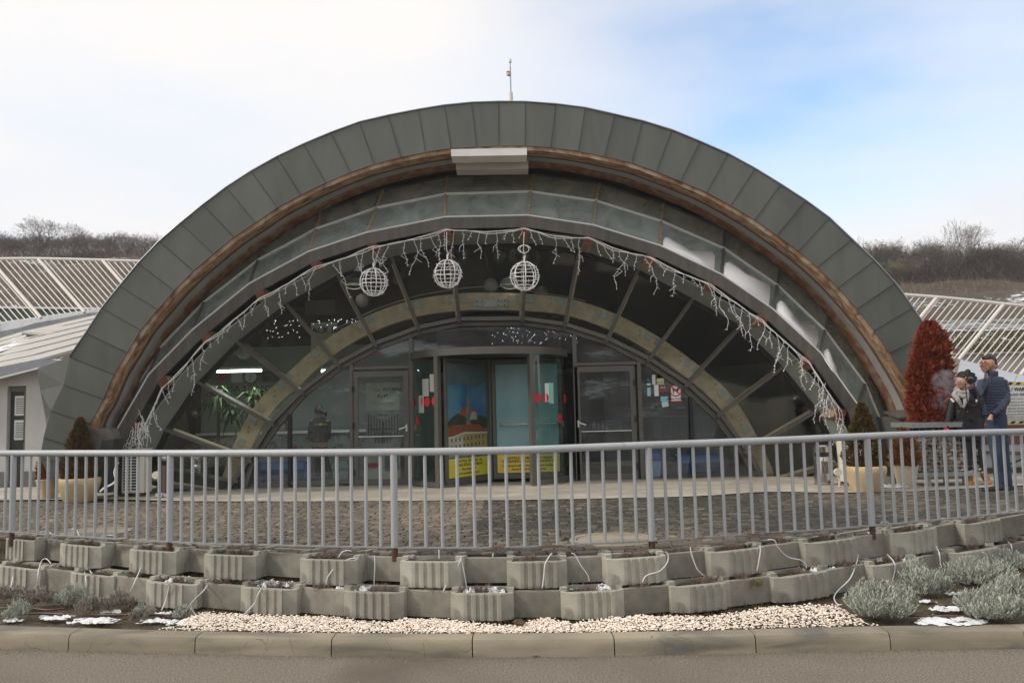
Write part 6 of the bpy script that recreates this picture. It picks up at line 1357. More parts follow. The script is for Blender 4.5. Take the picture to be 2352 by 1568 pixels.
def hand(palm, d, side, up_, s=1.0, curl=.6):
    """palm centre, finger direction, thumb side vector, bend direction"""
    d = Vector(d).normalized(); side = Vector(side).normalized(); up_ = Vector(up_).normalized(); parts = [('t', [palm-d*.045*s, palm, palm+d*.035*s], [.026*s, .034*s, .030*s])]
    for k, (o_, l) in enumerate(((-.026, .062), (-.009, .072), (.009, .068), (.025, .052))):
        b = palm+d*.03*s+side*(-o_)*s; p1 = b+d*l*.45*s+up_*l*.1*curl*s; p2 = p1+d*l*.35*s*(1-curl*.5)+up_*l*.45*curl*s; p3 = p2+d*l*.2*s*(1-curl)+up_*l*.3*curl*s; parts.append(('t', [b-d*.02*s, p1, p2, p3], [.0105*s, .0100*s, .009*s, .007*s]))
    b = palm-d*.015*s+side*.025*s; parts.append(('t', [b, b+side*.025*s+d*.02*s, b+side*.03*s+d*.05*s+up_*.015*s], [.013*s, .0115*s, .009*s])); return parts
# ---- standing man
YM = 11.1; fm = lambda x, y, dy=0: pt(*zp(x, y), YM+dy)
g = gnd(*zp(940, 1478)); YM = g.y; man = thing('person', fm(940, 1478), 'man in navy quilted jacket and jeans holding up a black camera', 'person', None); man.location.z = PZ(YM)
hc = fm(852, 247)
head = [('b', hc, (.080, .098, .112)), ('b', fm(822, 292, -.01), (.058, .062, .058)), ('b', fm(800, 262, -.045), (.040, .040, .055)), ('t', [fm(786, 240, -.075), fm(774, 272, -.088), fm(780, 283, -.07)], [.010, .015, .010]), ('b', fm(807, 298, -.075), (.020, .016, .007)), ('b', fm(806, 308, -.07), (.018, .015, .007)),
        ('b', fm(812, 322, -.05), (.026, .028, .022)), ('b', fm(784, 236, -.075), (.025, .016, .008)), ('b', fm(826, 233, -.082), (.022, .014, .008)), ('b', fm(893, 250, -.075), (.012, .020, .033)), ('t', [fm(868, 300, .01), fm(888, 370, .02)], [.060, .064])]
head += [('b', fm(898, 275, .02), (.05, .06, .05))]
body = head+[('l', lofty([(380, 865, 925), (412, 828, 975), (520, 808, 1005), (700, 815, 1002), (770, 848, 1010), (900, 860, 1010)], YM, lambda x, y: zp(x, y), 1, depth=.5)),
             ('t', [fm(985, 400, .02), fm(1010, 600, -.03), fm(875, 765, -.12)], [.052, .044, .028]), ('t', [fm(830, 440, 0), fm(742, 560, -.16), fm(672, 450, -.26)], [.045, .040, .028]),
             ('t', [fm(908, 890), fm(912, 1000), fm(928, 1140, -.03), fm(955, 1425)], [.070, .068, .050, .042]), ('t', [fm(975, 890, .05), fm(985, 1000, .05), fm(1005, 1150, .05), fm(1038, 1425, .06)], [.070, .068, .052, .042])]
body += hand(fm(668, 428, -.27), (-.75, -.2, .45), (-.25, -.3, .75), (-.3, -.9, .2), 1.0, .8)+[('t', [fm(872, 765, -.12), fm(868, 800, -.13)], [.030, .036])]
blob('body', body, .0065, M['skin'], man, 3)
hair = [('b', fm(868, 226, .032), (.085, .098, .104)), ('b', fm(842, 196, -.012), (.066, .082, .046)), ('b', fm(878, 214, -.045), (.050, .040, .052)), ('b', fm(902, 268, .035), (.054, .060, .070)), ('t', [fm(884, 215, -.06), fm(880, 262, -.07)], [.018, .008])]
blob('hair', hair, .006, M['hair'], man, 3)
mb = MB()
for x, y, rx in ((783, 247, .011), (822, 243, .012)): mb.ball(fm(x, y, -.098 if x > 800 else -.095), (rx, .006, .0045), 10, 6)
mb.build('eyes', M['hair'], man, smooth=True)
mb = MB(); mb.tube([fm(768, 238, -.092), fm(782, 229, -.1), fm(797, 236, -.1)], [.002, .0036, .0028], 6); mb.tube([fm(808, 236, -.103), fm(825, 224, -.104), fm(843, 230, -.09)], [.0028, .004, .002], 6); mb.build('eyebrows', M['hair'], man)
MB().tube([fm(790, 303, -.094), fm(806, 303, -.099), fm(822, 305, -.088)], [.002, .0045, .002], 6).build('mouth', M['lip'], man)
stub = [('b', fm(832, 305, -.022), (.054, .05, .036))]
jk = [('l', lofty([(372, 850, 945), (385, 812, 1000), (420, 790, 1018), (520, 785, 1030), (640, 790, 1030), (742, 800, 1020), (752, 805, 1015)], YM, lambda x, y: zp(x, y), 1, puff=.007, depth=.55))]
a_, r_ = puffs([fm(980, 412, .0), fm(1012, 520, -.0), fm(1015, 610, -.04), fm(950, 690, -.11), fm(888, 745, -.14)], .074, .056, 0); jk.append(('t', a_, r_))
a_, r_ = puffs([fm(815, 430, .0), fm(778, 500, -.08), fm(742, 560, -.16), fm(712, 520, -.2), fm(688, 470, -.24)], .070, .050, 0); jk.append(('t', a_, r_))
jk.append(('l', [(fm(880, 378, .01), .085, .080), (fm(884, 345, .01), .088, .085), (fm(886, 322, .01), .078, .08)]))
blob('jacket', jk, .0075, M['navy'], man, 2)
MB().tube([fm(838, 330, -.09), fm(832, 380, -.12), fm(815, 500, -.145), fm(800, 740, -.13)], .005, 6).build('zip', M['ink'], man)
MB().tube([fm(838, 345, -.08), fm(835, 400, -.115)], [.015, .010], 8).build('shirt_collar', M['scarf'], man)
jn = [('l', lofty([(742, 835, 1028), (800, 828, 1032), (880, 835, 1035), (920, 850, 1030)], YM, lambda x, y: zp(x, y), 1, depth=.6)), ('t', [fm(905, 880), fm(912, 1000), fm(928, 1140, -.03), fm(945, 1300, -.01), fm(960, 1432)], [.096, .088, .068, .060, .064]), ('t', [fm(975, 880, .05), fm(985, 1000, .05), fm(1005, 1150, .05), fm(1030, 1300, .06), fm(1040, 1430, .06)], [.096, .088, .070, .060, .064])]
blob('jeans', jn, .010, M['jeans'], man, 3)
for (x, dy) in ((905, -.05), (1010, .06)):
    blob('shoe', [('t', [fm(x+60, 1452, dy), fm(x, 1460, dy-.03), fm(x-80, 1468, dy-.05)], [.048, .044, .034]), ('b', fm(x-85, 1466, dy-.05), (.04, .045, .028)), ('b', fm(x+55, 1445, dy), (.055, .05, .05))], .008, M['black'], man)
# camera in his hand, a thing of its own
c = fm(683, 385, -.30); cm_ = thing('camera', c, 'black photo camera with lens and red edged strap in the raised hand of the man', 'camera')
cm_.name = 'photo_camera'
Mx = Matrix.Rotation(rad(28), 3, 'Y')
mb = MB(); mb.box(c, (.115, .06, .085), M=Mx); mb.box(c+Mx @ Vector((-.0, -.005, .052)), (.05, .055, .035), M=Mx); mb.box(c+Mx @ Vector((.05, -.02, -.01)), (.028, .05, .075), M=Mx); mb.build('camera_body', M['black'], cm_)
l0 = c+Vector((-.02, -.03, -.012)); ld_ = Vector((-.45, -.75, -.42)).normalized(); MB().tube([l0, l0+ld_*.05, l0+ld_*.052, l0+ld_*.095], [.036, .036, .040, .040], 18).build('lens', M['ink'], cm_, smooth=35); MB().tube([l0+ld_*.09, l0+ld_*.097], [.035, .032], 18).build('lens_glass', M['frame_dark'], cm_); MB().tube([l0+ld_*.06, l0+ld_*.065], [.0415, .0415], 18).build('focus_ring', M['zinc_light'], cm_)
MB().tube(curve_smooth([fm(632, 440, -.31), fm(640, 540, -.31), fm(655, 620, -.31), fm(700, 655, -.31), fm(745, 630, -.31), fm(752, 570, -.31), fm(722, 480, -.31), fm(706, 410, -.30)], 5), .008, 6).build('strap', mat('strap', (.10, .015, .015), (.02, .012, .012), .7, scale=30), cm_, smooth=True)
# ---- woman
g = gnd(*zp(715, 1430)); YW_ = g.y; fw_ = lambda x, y, dy=0: pt(*zp(x, y), YW_+dy); wom = thing('person', fw_(715, 1430), 'woman in black parka, grey scarf, bobble hat and tan boots', 'person'); wom.location.z = PZ(YW_)
hd = [('b', fw_(590, 425), (.074, .090, .108)), ('b', fw_(575, 470, -.02), (.048, .052, .045)), ('b', fw_(563, 442, -.045), (.034, .036, .045)), ('t', [fw_(556, 425, -.07), fw_(548, 445, -.085), fw_(556, 452, -.07)], [.008, .012, .008]), ('b', fw_(562, 466, -.07), (.017, .013, .006)), ('b', fw_(563, 472, -.068), (.015, .012, .006)), ('b', fw_(568, 485, -.05), (.022, .024, .018)), ('t', [fw_(600, 470, .01), fw_(622, 540, .02)], [.05, .056])]
hb = hd+[('l', lofty([(560, 560, 720), (600, 540, 770), (760, 560, 760), (940, 560, 770)], YW_, lambda x, y: zp(x, y), 1, depth=.5)), ('t', [fw_(530, 610), fw_(482, 760, -.02), fw_(440, 890, -.06)], [.045, .037, .026]), ('t', [fw_(765, 610), fw_(790, 770, .02), fw_(772, 890, -.04)], [.045, .037, .026]),
         ('t', [fw_(630, 930), fw_(655, 1110, -.02), fw_(662, 1300)], [.085, .052, .04]), ('t', [fw_(715, 930, .03), fw_(742, 1110, .03), fw_(778, 1300, .02)], [.085, .052, .04])]
blob('body', hb, .0065, M['skin'], wom, 3)
blob('gloves', hand(fw_(436, 884, -.07), (-.35, -.1, -.9), (.6, -.6, 0), (.3, -.3, -.2), .95, .5)+hand(fw_(768, 890, -.05), (-.1, -.1, -1), (-.5, -.6, 0), (-.3, -.3, -.2), .95, .5)+[('t', [fw_(440, 880, -.06), fw_(436, 898, -.07)], [.036, .033]), ('t', [fw_(772, 885, -.04), fw_(768, 905, -.05)], [.036, .033])], .0055, M['pink'], wom, 2)
blob('bobble_hat', [('b', fw_(602, 376, .006), (.086, .103, .058)), ('b', fw_(612, 360, .02), (.085, .098, .062)), ('b', fw_(636, 400, .045), (.058, .06, .06)), ('b', fw_(655, 328, .0), (.042, .042, .040))], .006, M['parka'], wom, 2)
mb = MB()
for x, y, rx in ((556, 424, .007), (578, 422, .008)): mb.ball(fw_(x, y, -.082), (rx, .005, .004), 10, 6)
mb.build('eyes', M['hair'], wom, smooth=True); MB().tube([fw_(551, 468, -.082), fw_(562, 468, -.084), fw_(574, 470, -.078)], [.002, .004, .002], 6).build('mouth', M['lip'], wom)
mb = MB(); mb.tube([fw_(546, 418, -.08), fw_(556, 414, -.083)], .003, 5); mb.tube([fw_(570, 414, -.084), fw_(588, 416, -.078)], .003, 5); mb.build('eyebrows', M['hair'], wom)
blob('scarf', [('t', curve_smooth([fw_(548, 500, -.06), fw_(580, 525, -.11), fw_(640, 530, -.09), fw_(665, 510, .0), fw_(640, 490, .08), fw_(560, 485, .07), fw_(535, 500, .0)], 3), .034), ('t', [fw_(540, 520, -.04), fw_(520, 550, -.08), fw_(560, 600, -.13), fw_(600, 670, -.14)], [.036, .040, .036, .014]), ('t', [fw_(645, 545, -.08), fw_(635, 600, -.13), fw_(612, 680, -.145)], [.040, .040, .012]), ('t', [fw_(560, 545, -.10), fw_(610, 570, -.13), fw_(650, 560, -.10)], .034)], .0075, M['scarf'], wom, 2)
ct = [('l', lofty([(545, 570, 690), (565, 510, 760), (600, 498, 785), (700, 512, 770), (780, 520, 775), (880, 512, 795), (965, 518, 800), (985, 525, 790)], YW_, lambda x, y: zp(x, y), 1, depth=.58)), ('t', [fw_(520, 600), fw_(492, 700), fw_(468, 800, -.03), fw_(445, 872, -.06)], [.064, .060, .052, .046]), ('t', [fw_(772, 600), fw_(788, 700, .01), fw_(792, 790, .0), fw_(775, 872, -.04)], [.064, .060, .054, .046]), ('t', curve_smooth([fw_(515, 560, .04), fw_(600, 540, .12), fw_(700, 550, .10), fw_(740, 590, -.02)], 3), .045)]
blob('parka', ct, .009, M['parka'], wom, 3)
mb = MB()
for x, y in ((565, 712), (563, 628), (580, 668), (522, 805), (712, 806), (650, 712)): mb.ball(fw_(x, y, -.165 if 540 < x < 700 else -.13), .009, 8, 6)
mb.build('snaps', M['stainless'], wom); mb = MB(); mb.beam(fw_(490, 585, -.085), fw_(520, 620, -.12), .028, .02, (.5, -1, .2)); mb.beam(fw_(738, 580, -.12), fw_(742, 620, -.13), .03, .015, (0, -1, .2)); mb.build('pale_piping', M['cream'], wom)
mb = MB(); mb.beam(fw_(525, 805, -.14), fw_(590, 775, -.17), .03, .012); mb.beam(fw_(655, 775, -.17), fw_(730, 808, -.14), .03, .012); mb.tube([fw_(612, 700, -.17), fw_(625, 980, -.17)], .004, 5); mb.build('pocket_flaps', M['black'], wom)
blob('leggings', [('l', lofty([(920, 530, 780), (1000, 550, 775)], YW_, lambda x, y: zp(x, y), 1, depth=.55)), ('t', [fw_(630, 930), fw_(655, 1110, -.02), fw_(662, 1300)], [.105, .068, .052]), ('t', [fw_(715, 930, .03), fw_(742, 1110, .03), fw_(780, 1300, .02)], [.105, .068, .052])], .008, M['parka'], wom, 3)
for x0, y0, xt, yt, dy in ((664, 1285, 678, 1415, 0), (790, 1290, 850, 1405, .02)):
    blob('boot', [('t', [fw_(x0, y0, dy), fw_((x0+xt)/2, (y0+yt)/2-5, dy), fw_(xt-2, yt-18, dy)], [.056, .052, .050]), ('t', [fw_(xt, yt-10, dy+.03), fw_(xt+(8 if x0 > 700 else -4), yt+2, dy-.10)], [.044, .038])], .007, M['boot'], wom, 2)
    MB().tube([fw_(x0-2, y0-4, dy), fw_(x0+1, y0+6, dy)], [.060, .058], 14).build('boot_cuff', M['cream'], wom, smooth=40)
    MB().box(fw_(xt, yt+14, dy-.03), (.085, .24, .022)).build('sole', mat('boot_sole', (.25, .13, .03)), wom)
# ---- people inside the hall
zq = Zm(1050, 1550, 3.647); YI = 17.5; fi = lambda x, y, dy=0: pt(*zq(x, y), YI+dy)
p = fi(890, 1318); ins = thing('person', (p.x, YI, zi), 'visitor in dark printed vest seen from behind inside the left glazing', 'person')
bd = [('b', fi(830, 345), (.085, .10, .115)), ('t', [fi(835, 400), fi(840, 440)], [.055, .06]), ('l', lofty([(440, 780, 900), (470, 720, 955), (640, 725, 965), (800, 700, 950), (880, 735, 935)], YI, lambda x, y: zq(x, y), 1, depth=.5)), ('t', [fi(730, 480), fi(700, 620), fi(705, 760, .1)], [.05, .045, .035]), ('t', [fi(945, 480), fi(965, 620), fi(950, 760, .1)], [.05, .045, .035]), ('t', [fi(790, 860), fi(795, 1050), fi(830, 1290)], [.09, .065, .045]), ('t', [fi(880, 860), fi(915, 1050), fi(1000, 1290)], [.09, .065, .045])]
blob('body', bd, .011, M['skin'], ins, 2)
blob('hair', [('b', fi(825, 325, -.01), (.10, .11, .10)), ('t', [fi(870, 340, -.05), fi(920, 370, -.08), fi(930, 420, -.06)], [.06, .045, .02])], .009, M['hair'], ins, 2)
blob('vest', [('l', lofty([(430, 780, 900), (460, 725, 950), (640, 715, 965), (795, 690, 955)], YI, lambda x, y: zq(x, y), 1, depth=.56)), ('t', [fi(728, 490), fi(698, 620), fi(705, 740, .1)], [.068, .06, .05]), ('t', [fi(948, 490), fi(965, 620), fi(950, 740, .1)], [.068, .06, .05])], .011, mat('dark_vest', (.035, .028, .026), None, .9), ins, 2)
mb = MB(); q = fi(845, 535, -.235); mb.ball(q, (.035, .006, .03), 10, 6); mb.box(q+Vector((-.09, 0, 0)), (.10, .006, .014)); mb.box(q+Vector((.09, 0, 0)), (.10, .006, .014)); mb.build('back_print', M['yellow2'], ins)
blob('trousers', [('l', lofty([(790, 715, 945), (890, 735, 935)], YI, lambda x, y: zq(x, y), 1, depth=.5)), ('t', [fi(785, 860), fi(795, 1050), fi(825, 1290)], [.10, .075, .06]), ('t', [fi(885, 860), fi(915, 1050), fi(1000, 1290)], [.10, .075, .06])], .011, M['black'], ins, 2)
YI2 = 18.55; f2i = lambda x, y, dy=0: pt(*zq(x, y), YI2+dy)
p = f2i(290, 640); se = thing('person', p, 'grey haired clerk sitting behind the reception counter', 'person')
blob('body', [('b', f2i(288, 555), (.085, .10, .12)), ('t', [f2i(290, 600), f2i(290, 640)], [.055, .06]), ('l', lofty([(605, 250, 330), (640, 190, 380), (760, 190, 380)], YI2, lambda x, y: zq(x, y), 1, depth=.5)), ('t', [f2i(268, 563, -.09), f2i(266, 575, -.11)], [.012, .015])], .011, M['skin'], se, 2)
blob('hair', [('b', f2i(292, 530, .02), (.09, .10, .08))], .009, M['twig'], se, 2)
blob('pullover', [('l', lofty([(612, 245, 335), (640, 180, 390), (770, 180, 390)], YI2, lambda x, y: zq(x, y), 1, depth=.56))], .011, M['parka'], se, 2)
mb = MB()
for x in (277, 297): mb.ball(f2i(x, 550, -.10), (.012, .006, .005), 8, 6)
mb.build('eyes', M['hair'], se)
# ================================================================== left annex
YA = 18.4; zA = PZ(YA)
t = thing('annex', (pt(40, 1110, YA).x, YA, zA), 'low white rendered annex with dark door and pale metal roof on the left', 'building')
L_ = [(-260, 905), (18, 862), (84, 846), (128, 1112), (-260, 1125)]
# wall with a door opening
dx0, dx1, dy0 = pt(18, 900, YA).x, pt(60, 900, YA).x, pt(38, 886, YA).z
wx0 = pt(-260, 900, YA).x
MB().slab([pt(-260, 905, YA), pt(18, 862, YA), Vector((dx0, YA, zA-.02)), Vector((wx0, YA, zA-.02))], (0, .35, 0)).build('wall', M['wall_white'], t)
MB().slab([Vector((dx0, YA, pt(18, 862, YA).z)), Vector((dx1, YA, pt(60, 852, YA).z)), Vector((dx1, YA, dy0)), Vector((dx0, YA, dy0))], (0, .35, 0)).build('wall_over_door', M['wall_white'], t)
MB().slab([Vector((dx1, YA, pt(60, 852, YA).z)), pt(84, 846, YA), pt(129, 1114, YA), Vector((dx1, YA, zA-.02))], (0, .35, 0)).build('wall', M['wall_white'], t)
for x0, x1 in ((wx0, dx0), (dx1, pt(125, 1105, YA).x)): MB().bb(x0, x1, YA-.02, YA, zA-.02, zA+.36).build('plinth', mat('grey_plinth', (.16, .16, .155), (.12, .12, .12), .9, scale=30), t)
dd = thing('x', (0, 0, 0), None, None); dd.name = 'door'; dd.parent = t
MB().bb(dx0, dx1, YA+.12, YA+.16, zA, dy0).build('leaf', mat('anthracite_door', (.028, .032, .032), None, .45), dd)
mb = MB(); mb.bb(dx1-.09, dx1, YA+.08, YA+.12, zA, dy0); mb.bb(dx0, dx1-.09, YA+.08, YA+.12, dy0-.12, dy0); mb.build('door_frame', M['frame'], dd)
for zc in (dy0-.44, dy0-.98):
    MB().bb(dx0+.10, dx0+.34, YA+.105, YA+.12, zc-.22, zc+.22).build('vent_grille', M['white'], dd)
    for k in range(9): MB().bb(dx0+.13, dx0+.31, YA+.10, YA+.104, zc-.17+k*.04, zc-.155+k*.04).build('vent_slot', M['zinc_dark'], dd)
MB().bb(dx1-.14, dx1-.06, YA+.03, YA+.06, zA+1.02, zA+1.05).build('handle', M['black'], dd)
# eave box and soffit line
ev = [(-260, 885, 0), (0, 842, 0), (86.5, 824.7, 0), (154, 827.6, 1)]
evb = [(-260, 912), (0, 865.8), (82, 845), (154, 841.4)]
for i in range(3):
    A, B = pt(ev[i][0], ev[i][1], YA-.35), pt(ev[i+1][0], ev[i+1][1], YA-.35); C_, D_ = pt(*evb[i+1], YA-.35), pt(*evb[i], YA-.35)
    MB().slab([A, B, C_, D_], (0, .45, 0)).build('eave', M['zinc_light'], t); MB().slab([D_+Vector((0, -.01, .0)), C_+Vector((0, -.01, .0)), C_+Vector((0, -.01, -.03)), D_+Vector((0, -.01, -.03))], (0, .1, 0)).build('drip_edge', M['white'], t)
# pale seamed roof climbing to the ring parapet
YP = 24.5
r0 = [pt(-260, 885, YA-.2), pt(0, 842, YA-.2), pt(86.5, 825, YA-.2), pt(175, 800, YA)]; r1_ = [pt(-260, 800, YP), pt(0, 776, YP), pt(48, 762, YP), pt(225, 722, YP)]
for i in range(3): MB().slab([r0[i], r0[i+1], r1_[i+1], r1_[i]], (0, 0, -.05)).build('roof_sheet', M['roof'], t)
for f in (.12, .3, .48, .66, .84):
    P = [a.lerp(b, f)+Vector((0, 0, .02)) for a, b in zip(r0, r1_)]
    MB().tube(P, .02, 5).build('standing_seam', M['roof'], t)
for i, (f, x, rx) in enumerate(((.55, 20, .5), (.70, 55, .55), (.35, -5, .4), (.86, 60, .5))):
    p = pt(x, 800, YA); a = at_x(r0, r0[0].lerp(r0[1], 0).x+5) if 0 else None
    q = pt(x, lerpk([(.3, 812), (.55, 795), (.7, 778), (.9, 768)], f), lerpk([(.3, 20), (.55, 21.6), (.7, 22.5), (.9, 23.6)], f)); k = min(range(300), key=lambda i_: 0)
    # drop onto the roof sheet
    A, B, C_ = r0[1], r0[2], r1_[1]; n_ = (B-A).cross(C_-A).normalized(); d = ray(x, lerpk([(.3, 812), (.55, 797), (.7, 782), (.9, 772)], f)); q = CAM+d*((A-CAM).dot(n_)/d.dot(n_))
    mb = MB(); n2 = 20; ring = []
    for j in range(n2):
        an = 2*math.pi*j/n2; g_ = .7+.6*noise.noise(Vector((math.cos(an)*2, math.sin(an)*2, i*4))); u = (B-A).normalized(); v = n_.cross(u); v = v if v.y > 0 else -v; ring.append(q+u*rx*g_*math.cos(an)+v*.45*g_*math.sin(an)+Vector((0, 0, .035)))
    mb.add(ring+[q+Vector((0, 0, .06))], [(j, (j+1) % n2, n2) for j in range(n2)]); mb.build('roof_snow', M['snow'], kind='stuff', smooth=True)
# dormer like box on the roof
MB().slab([pt(50, 762, 23), pt(182, 773, 21.5), pt(182, 786, 21.5), pt(50, 768, 23)], (0, .3, 0)).build('roof_upstand', M['zinc'], t)
MB().slab([pt(50, 761, 23), pt(182, 772, 21.5), pt(214, 737, 24), pt(126, 745, 24.5)], (0, 0, -.05)).build('upper_roof', M['beige'], t)
# ring parapet left
pp = [(-300, 820), (-120, 790), (0, 761), (48, 752), (80, 742), (126, 734), (170, 725), (225, 716)]
ptop = [(-300, 770), (-120, 757), (0, 739), (60, 731), (110, 724), (160, 717), (232, 708), (260, 706)]
ring = thing('ring_parapet', pt(60, 760, 25), 'pale curved parapet ring carrying the white tubes on the left', 'parapet')
for i in range(7):
    a, b = pt(*ptop[i], 26), pt(*ptop[i+1], 26); c, d = pt(*pp[i+1], 24.8), pt(*pp[i], 24.8)
    MB().slab(inset([a, b, c, d], .012), (0, .02, -.03)).build('cover_panel', M['parapet'], ring); MB().slab([d, c, c+Vector((0, 0, -.19)), d+Vector((0, 0, -.19))], (0, .1, 0)).build('edge_panel', M['zinc_light'], ring)
def fan(nm, toppx, botfn, dxdy, struts, YT, lab, rt_, rs, rb_, n, x0, x1, step):
    t = thing(nm, pt(toppx[0][0], toppx[0][1], YT), lab, 'railing'); T = curve_smooth([pt(x, y, YT) for x, y in toppx], 5); MB().tube(T, rt_, 12).build('top_tube', M['tube_white'], t, smooth=60)
    def topy(x): return lerpk(toppx, x)
    def one(x, r_, nm_):
        y = topy(x); dx, dy = dxdy(x); k = botfn(x, y, dx, dy); MB().tube([pt(x, y+1, YT), pt(x+dx*k, y+dy*k, YT-1.2*k)], r_, 8).build(nm_, M['tube_white'], t, smooth=60)
    x = x0; i = 0
    while x < x1:
        if all(abs(x-s) > step*.45 for s in struts): one(x, rb_, 'bar')
        x += step
    for s in struts: one(s, rs, 'strut')
    return t
SP = 26/FP
def bl(x, y, dx, dy):
    # length until the parapet top line
    for k in [i*.02 for i in range(1, 80)]:
        if y+dy*k > lerpk(ptop, x+dx*k)+3: return k
    return 1
fan('left_tube_fence', [(-260, 612), (-120, 600), (0, 594.8), (60, 594), (110, 594.5), (210, 597), (320, 600.3), (420, 606)], bl, lambda x: (97, 112), [-160, -22, 88, 236], 26, 'white tubular fence of leaning bars with big struts on the left', 3.6*SP, 3.7*SP, 1.25*SP, 0, -250, 330, 14.6)
bpy.data.objects['left_tube_fence'].name = 'tube_fence'
rbot = [(1900, 760), (2100, 795), (2208, 823), (2337, 857), (2600, 930)]
def brf(x, y, dx, dy):
    for k in [i*.02 for i in range(1, 90)]:
        if y+dy*k > lerpk(rbot, x+dx*k)+3: return k
    return 1
fan('tube_fence', [(1990, 670), (2077, 677), (2150, 682.5), (2230, 690), (2304, 698), (2352, 702.5), (2450, 713), (2700, 745)], brf, lambda x: (-96, 119), [2003, 2151, 2305, 2462, 2620], 26, 'white tubular fence of leaning bars with big struts on the right', 4.2*SP, 4.2*SP, 1.35*SP, 0, 2040, 2700, 14.9)
# ================================================================== right side: retaining wall, terraces, barrier
def wall(nm, y0, y1, Y, m_, lab, x0=1850, x1=2700, th=.25, cat='wall', sl=-.0241):
    a = pt(2250, y0, Y); b = pt(2250, y1, Y); xa, xb = pt(x0, y0, Y).x, pt(x1, y0, Y).x
    return MB().bb(xa, xb, Y, Y+th, b.z, a.z).build(nm, M[m_], label=lab, cat=cat)
o = wall('retaining_wall', 812, 905, 27.6, 'beige', 'plain beige retaining wall below the planted terrace on the right', 2190, 2900)
wall('wall_coping', 809.5, 812.5, 27.5, 'cwall', 'thin pale coping strip on the beige retaining wall', 2190, 2900, .4, 'coping')
wall('green_fence', 760, 778, 33, 'greenwall', 'dark green boarded fence at the back of the planted terrace', 1990, 2900, .1, 'fence')
wall('pale_beam', 746, 758, 34.5, 'parapet', 'long pale concrete beam above the green fence', 1990, 2900, .3, 'beam')
t = thing('concrete_barrier', pt(2250, 742, 40), 'weathered white concrete barrier with a row of short posts', 'barrier')
a = pt(2250, 733.5, 40); b = pt(2250, 742.5, 40); xa, xb = pt(1990, 735, 40).x, pt(2900, 735, 40).x; x = xa
while x < xb: MB().bb(x+.01, x+1.8, 40, 40.15, b.z, a.z).build('barrier_panel', M['cwall'], t); x += 1.82
x = xa; zz_ = b.z
while x < xb: MB().bb(x, x+.08, 40.02, 40.1, zz_-.55, zz_).build('barrier_post', M['cwall'], t); x += .42
# left far: white coping above green wall
t = thing('green_fence', pt(60, 715, 34), 'dark green wall with white coping behind the left parapet', 'wall')
a, b = pt(-250, 705, 34), pt(330, 712, 34); MB().slab([a, b, b+Vector((0, 0, -.9)), a+Vector((0, 0, -.9))], (0, .1, 0)).build('wall', M['greenwall'], t); MB().slab([a+Vector((0, -.05, .08)), b+Vector((0, -.05, .08)), b+Vector((0, -.05, 0)), a+Vector((0, -.05, 0))], (0, .2, 0)).build('coping', M['white'], t)
# terrace grass and snow on the right
mb = MB()
for i in range(3800):
    x = R.uniform(10, 24); y = 28.2+R.random()*4.8; z = HT(x, y); a = R.uniform(0, 6.28); h = R.uniform(.06, .26)*(1.5 if noise.noise(Vector((x*.8, y, 2))) > .1 else .7); mb.add([(x-.03, y, z), (x+.03, y, z), (x+math.cos(a)*.12, y+math.sin(a)*.1, z+h)], [(0, 1, 2)], R.random())
mb.build('terrace_grass', mat('terrace_grass', (.05, .045, .02), (.17, .14, .07), .95, tint=True), kind='stuff')
# ================================================================== pale canopy, kiosk, sign on the right
t = thing('market_canopy', pt(2290, 900, 18), 'pale grey seamed canopy roof behind the standing man', 'canopy')
ax = [(2196, 868, 15.4), (2260, 872, 15.4), (2330, 877, 15.4), (2420, 884, 15.4), (2540, 892, 15.4)]; bx = [(2206, 825, 21), (2262, 839, 21), (2337, 859, 21), (2420, 874, 21), (2540, 889, 21)]
for i in range(4):
    A, B, C_, D_ = pt(*ax[i]), pt(*ax[i+1]), pt(*bx[i+1]), pt(*bx[i]); m1, m2 = A.lerp(D_, .5), B.lerp(C_, .5)
    MB().slab(inset([A, B, m2, m1], .02), (0, 0, -.04)).build('roof_panel', M['parapet'], t); MB().slab(inset([m1, m2, C_, D_], .02), (0, 0, -.04)).build('roof_panel', M['parapet'], t)
    MB().slab([A, B, B+Vector((0, 0, -.10)), A+Vector((0, 0, -.10))], (0, .03, 0)).build('edge_panel', M['zinc_light'], t)
YK = 15.2; a, b = pt(2215, 884, YK), pt(2560, 1092, YK); zk = PZ(YK)
t = thing('kiosk', ((a.x+b.x)/2, YK, zk), 'pale grey kiosk wall with red brown bands behind the warning sign', 'kiosk')
MB().bb(a.x, b.x, YK, YK+2, zk+.12, a.z).build('wall', M['parapet'], t)
for y0, y1, m_ in ((978, 995, 'brick_red'), (1003, 1022, 'brick_red'), (1072, 1076, 'zinc_light')):
    p, q = pt(2215, y0, YK), pt(2215, y1, YK); MB().bb(a.x, b.x, YK-.02, YK, q.z, p.z).build('band', M[m_], t)
for y in (1036, 1040): p = pt(2215, y, YK); MB().tube([(a.x, YK-.06, p.z), ((a.x+b.x)/2, YK-.08, p.z-.06), (b.x, YK-.06, p.z)], .012, 6).build('cable', M['rustfull'], t)
p0, p1 = pt(2318, 1066, YK-.1), pt(2380, 1040, YK-.1); MB().tube([p0, p1], .018, 6).build('handle_bar', M['black'], t)
MB().bb(a.x, b.x, YK+.05, YK+1.9, zk, zk+.12).build('base', mat('dark_base', (.12, .10, .09)), t)
YS = 13.6; a, b = pt(2268, 879, YS), pt(2408, 971, YS)
t = thing('warning_sign', ((a.x+b.x)/2, YS, PZ(YS)), 'white warning board with yellow and black hazard stripes at the right edge', 'sign')
MB().bb(a.x, b.x, YS, YS+.02, b.z, a.z).build('board', M['white'], t)
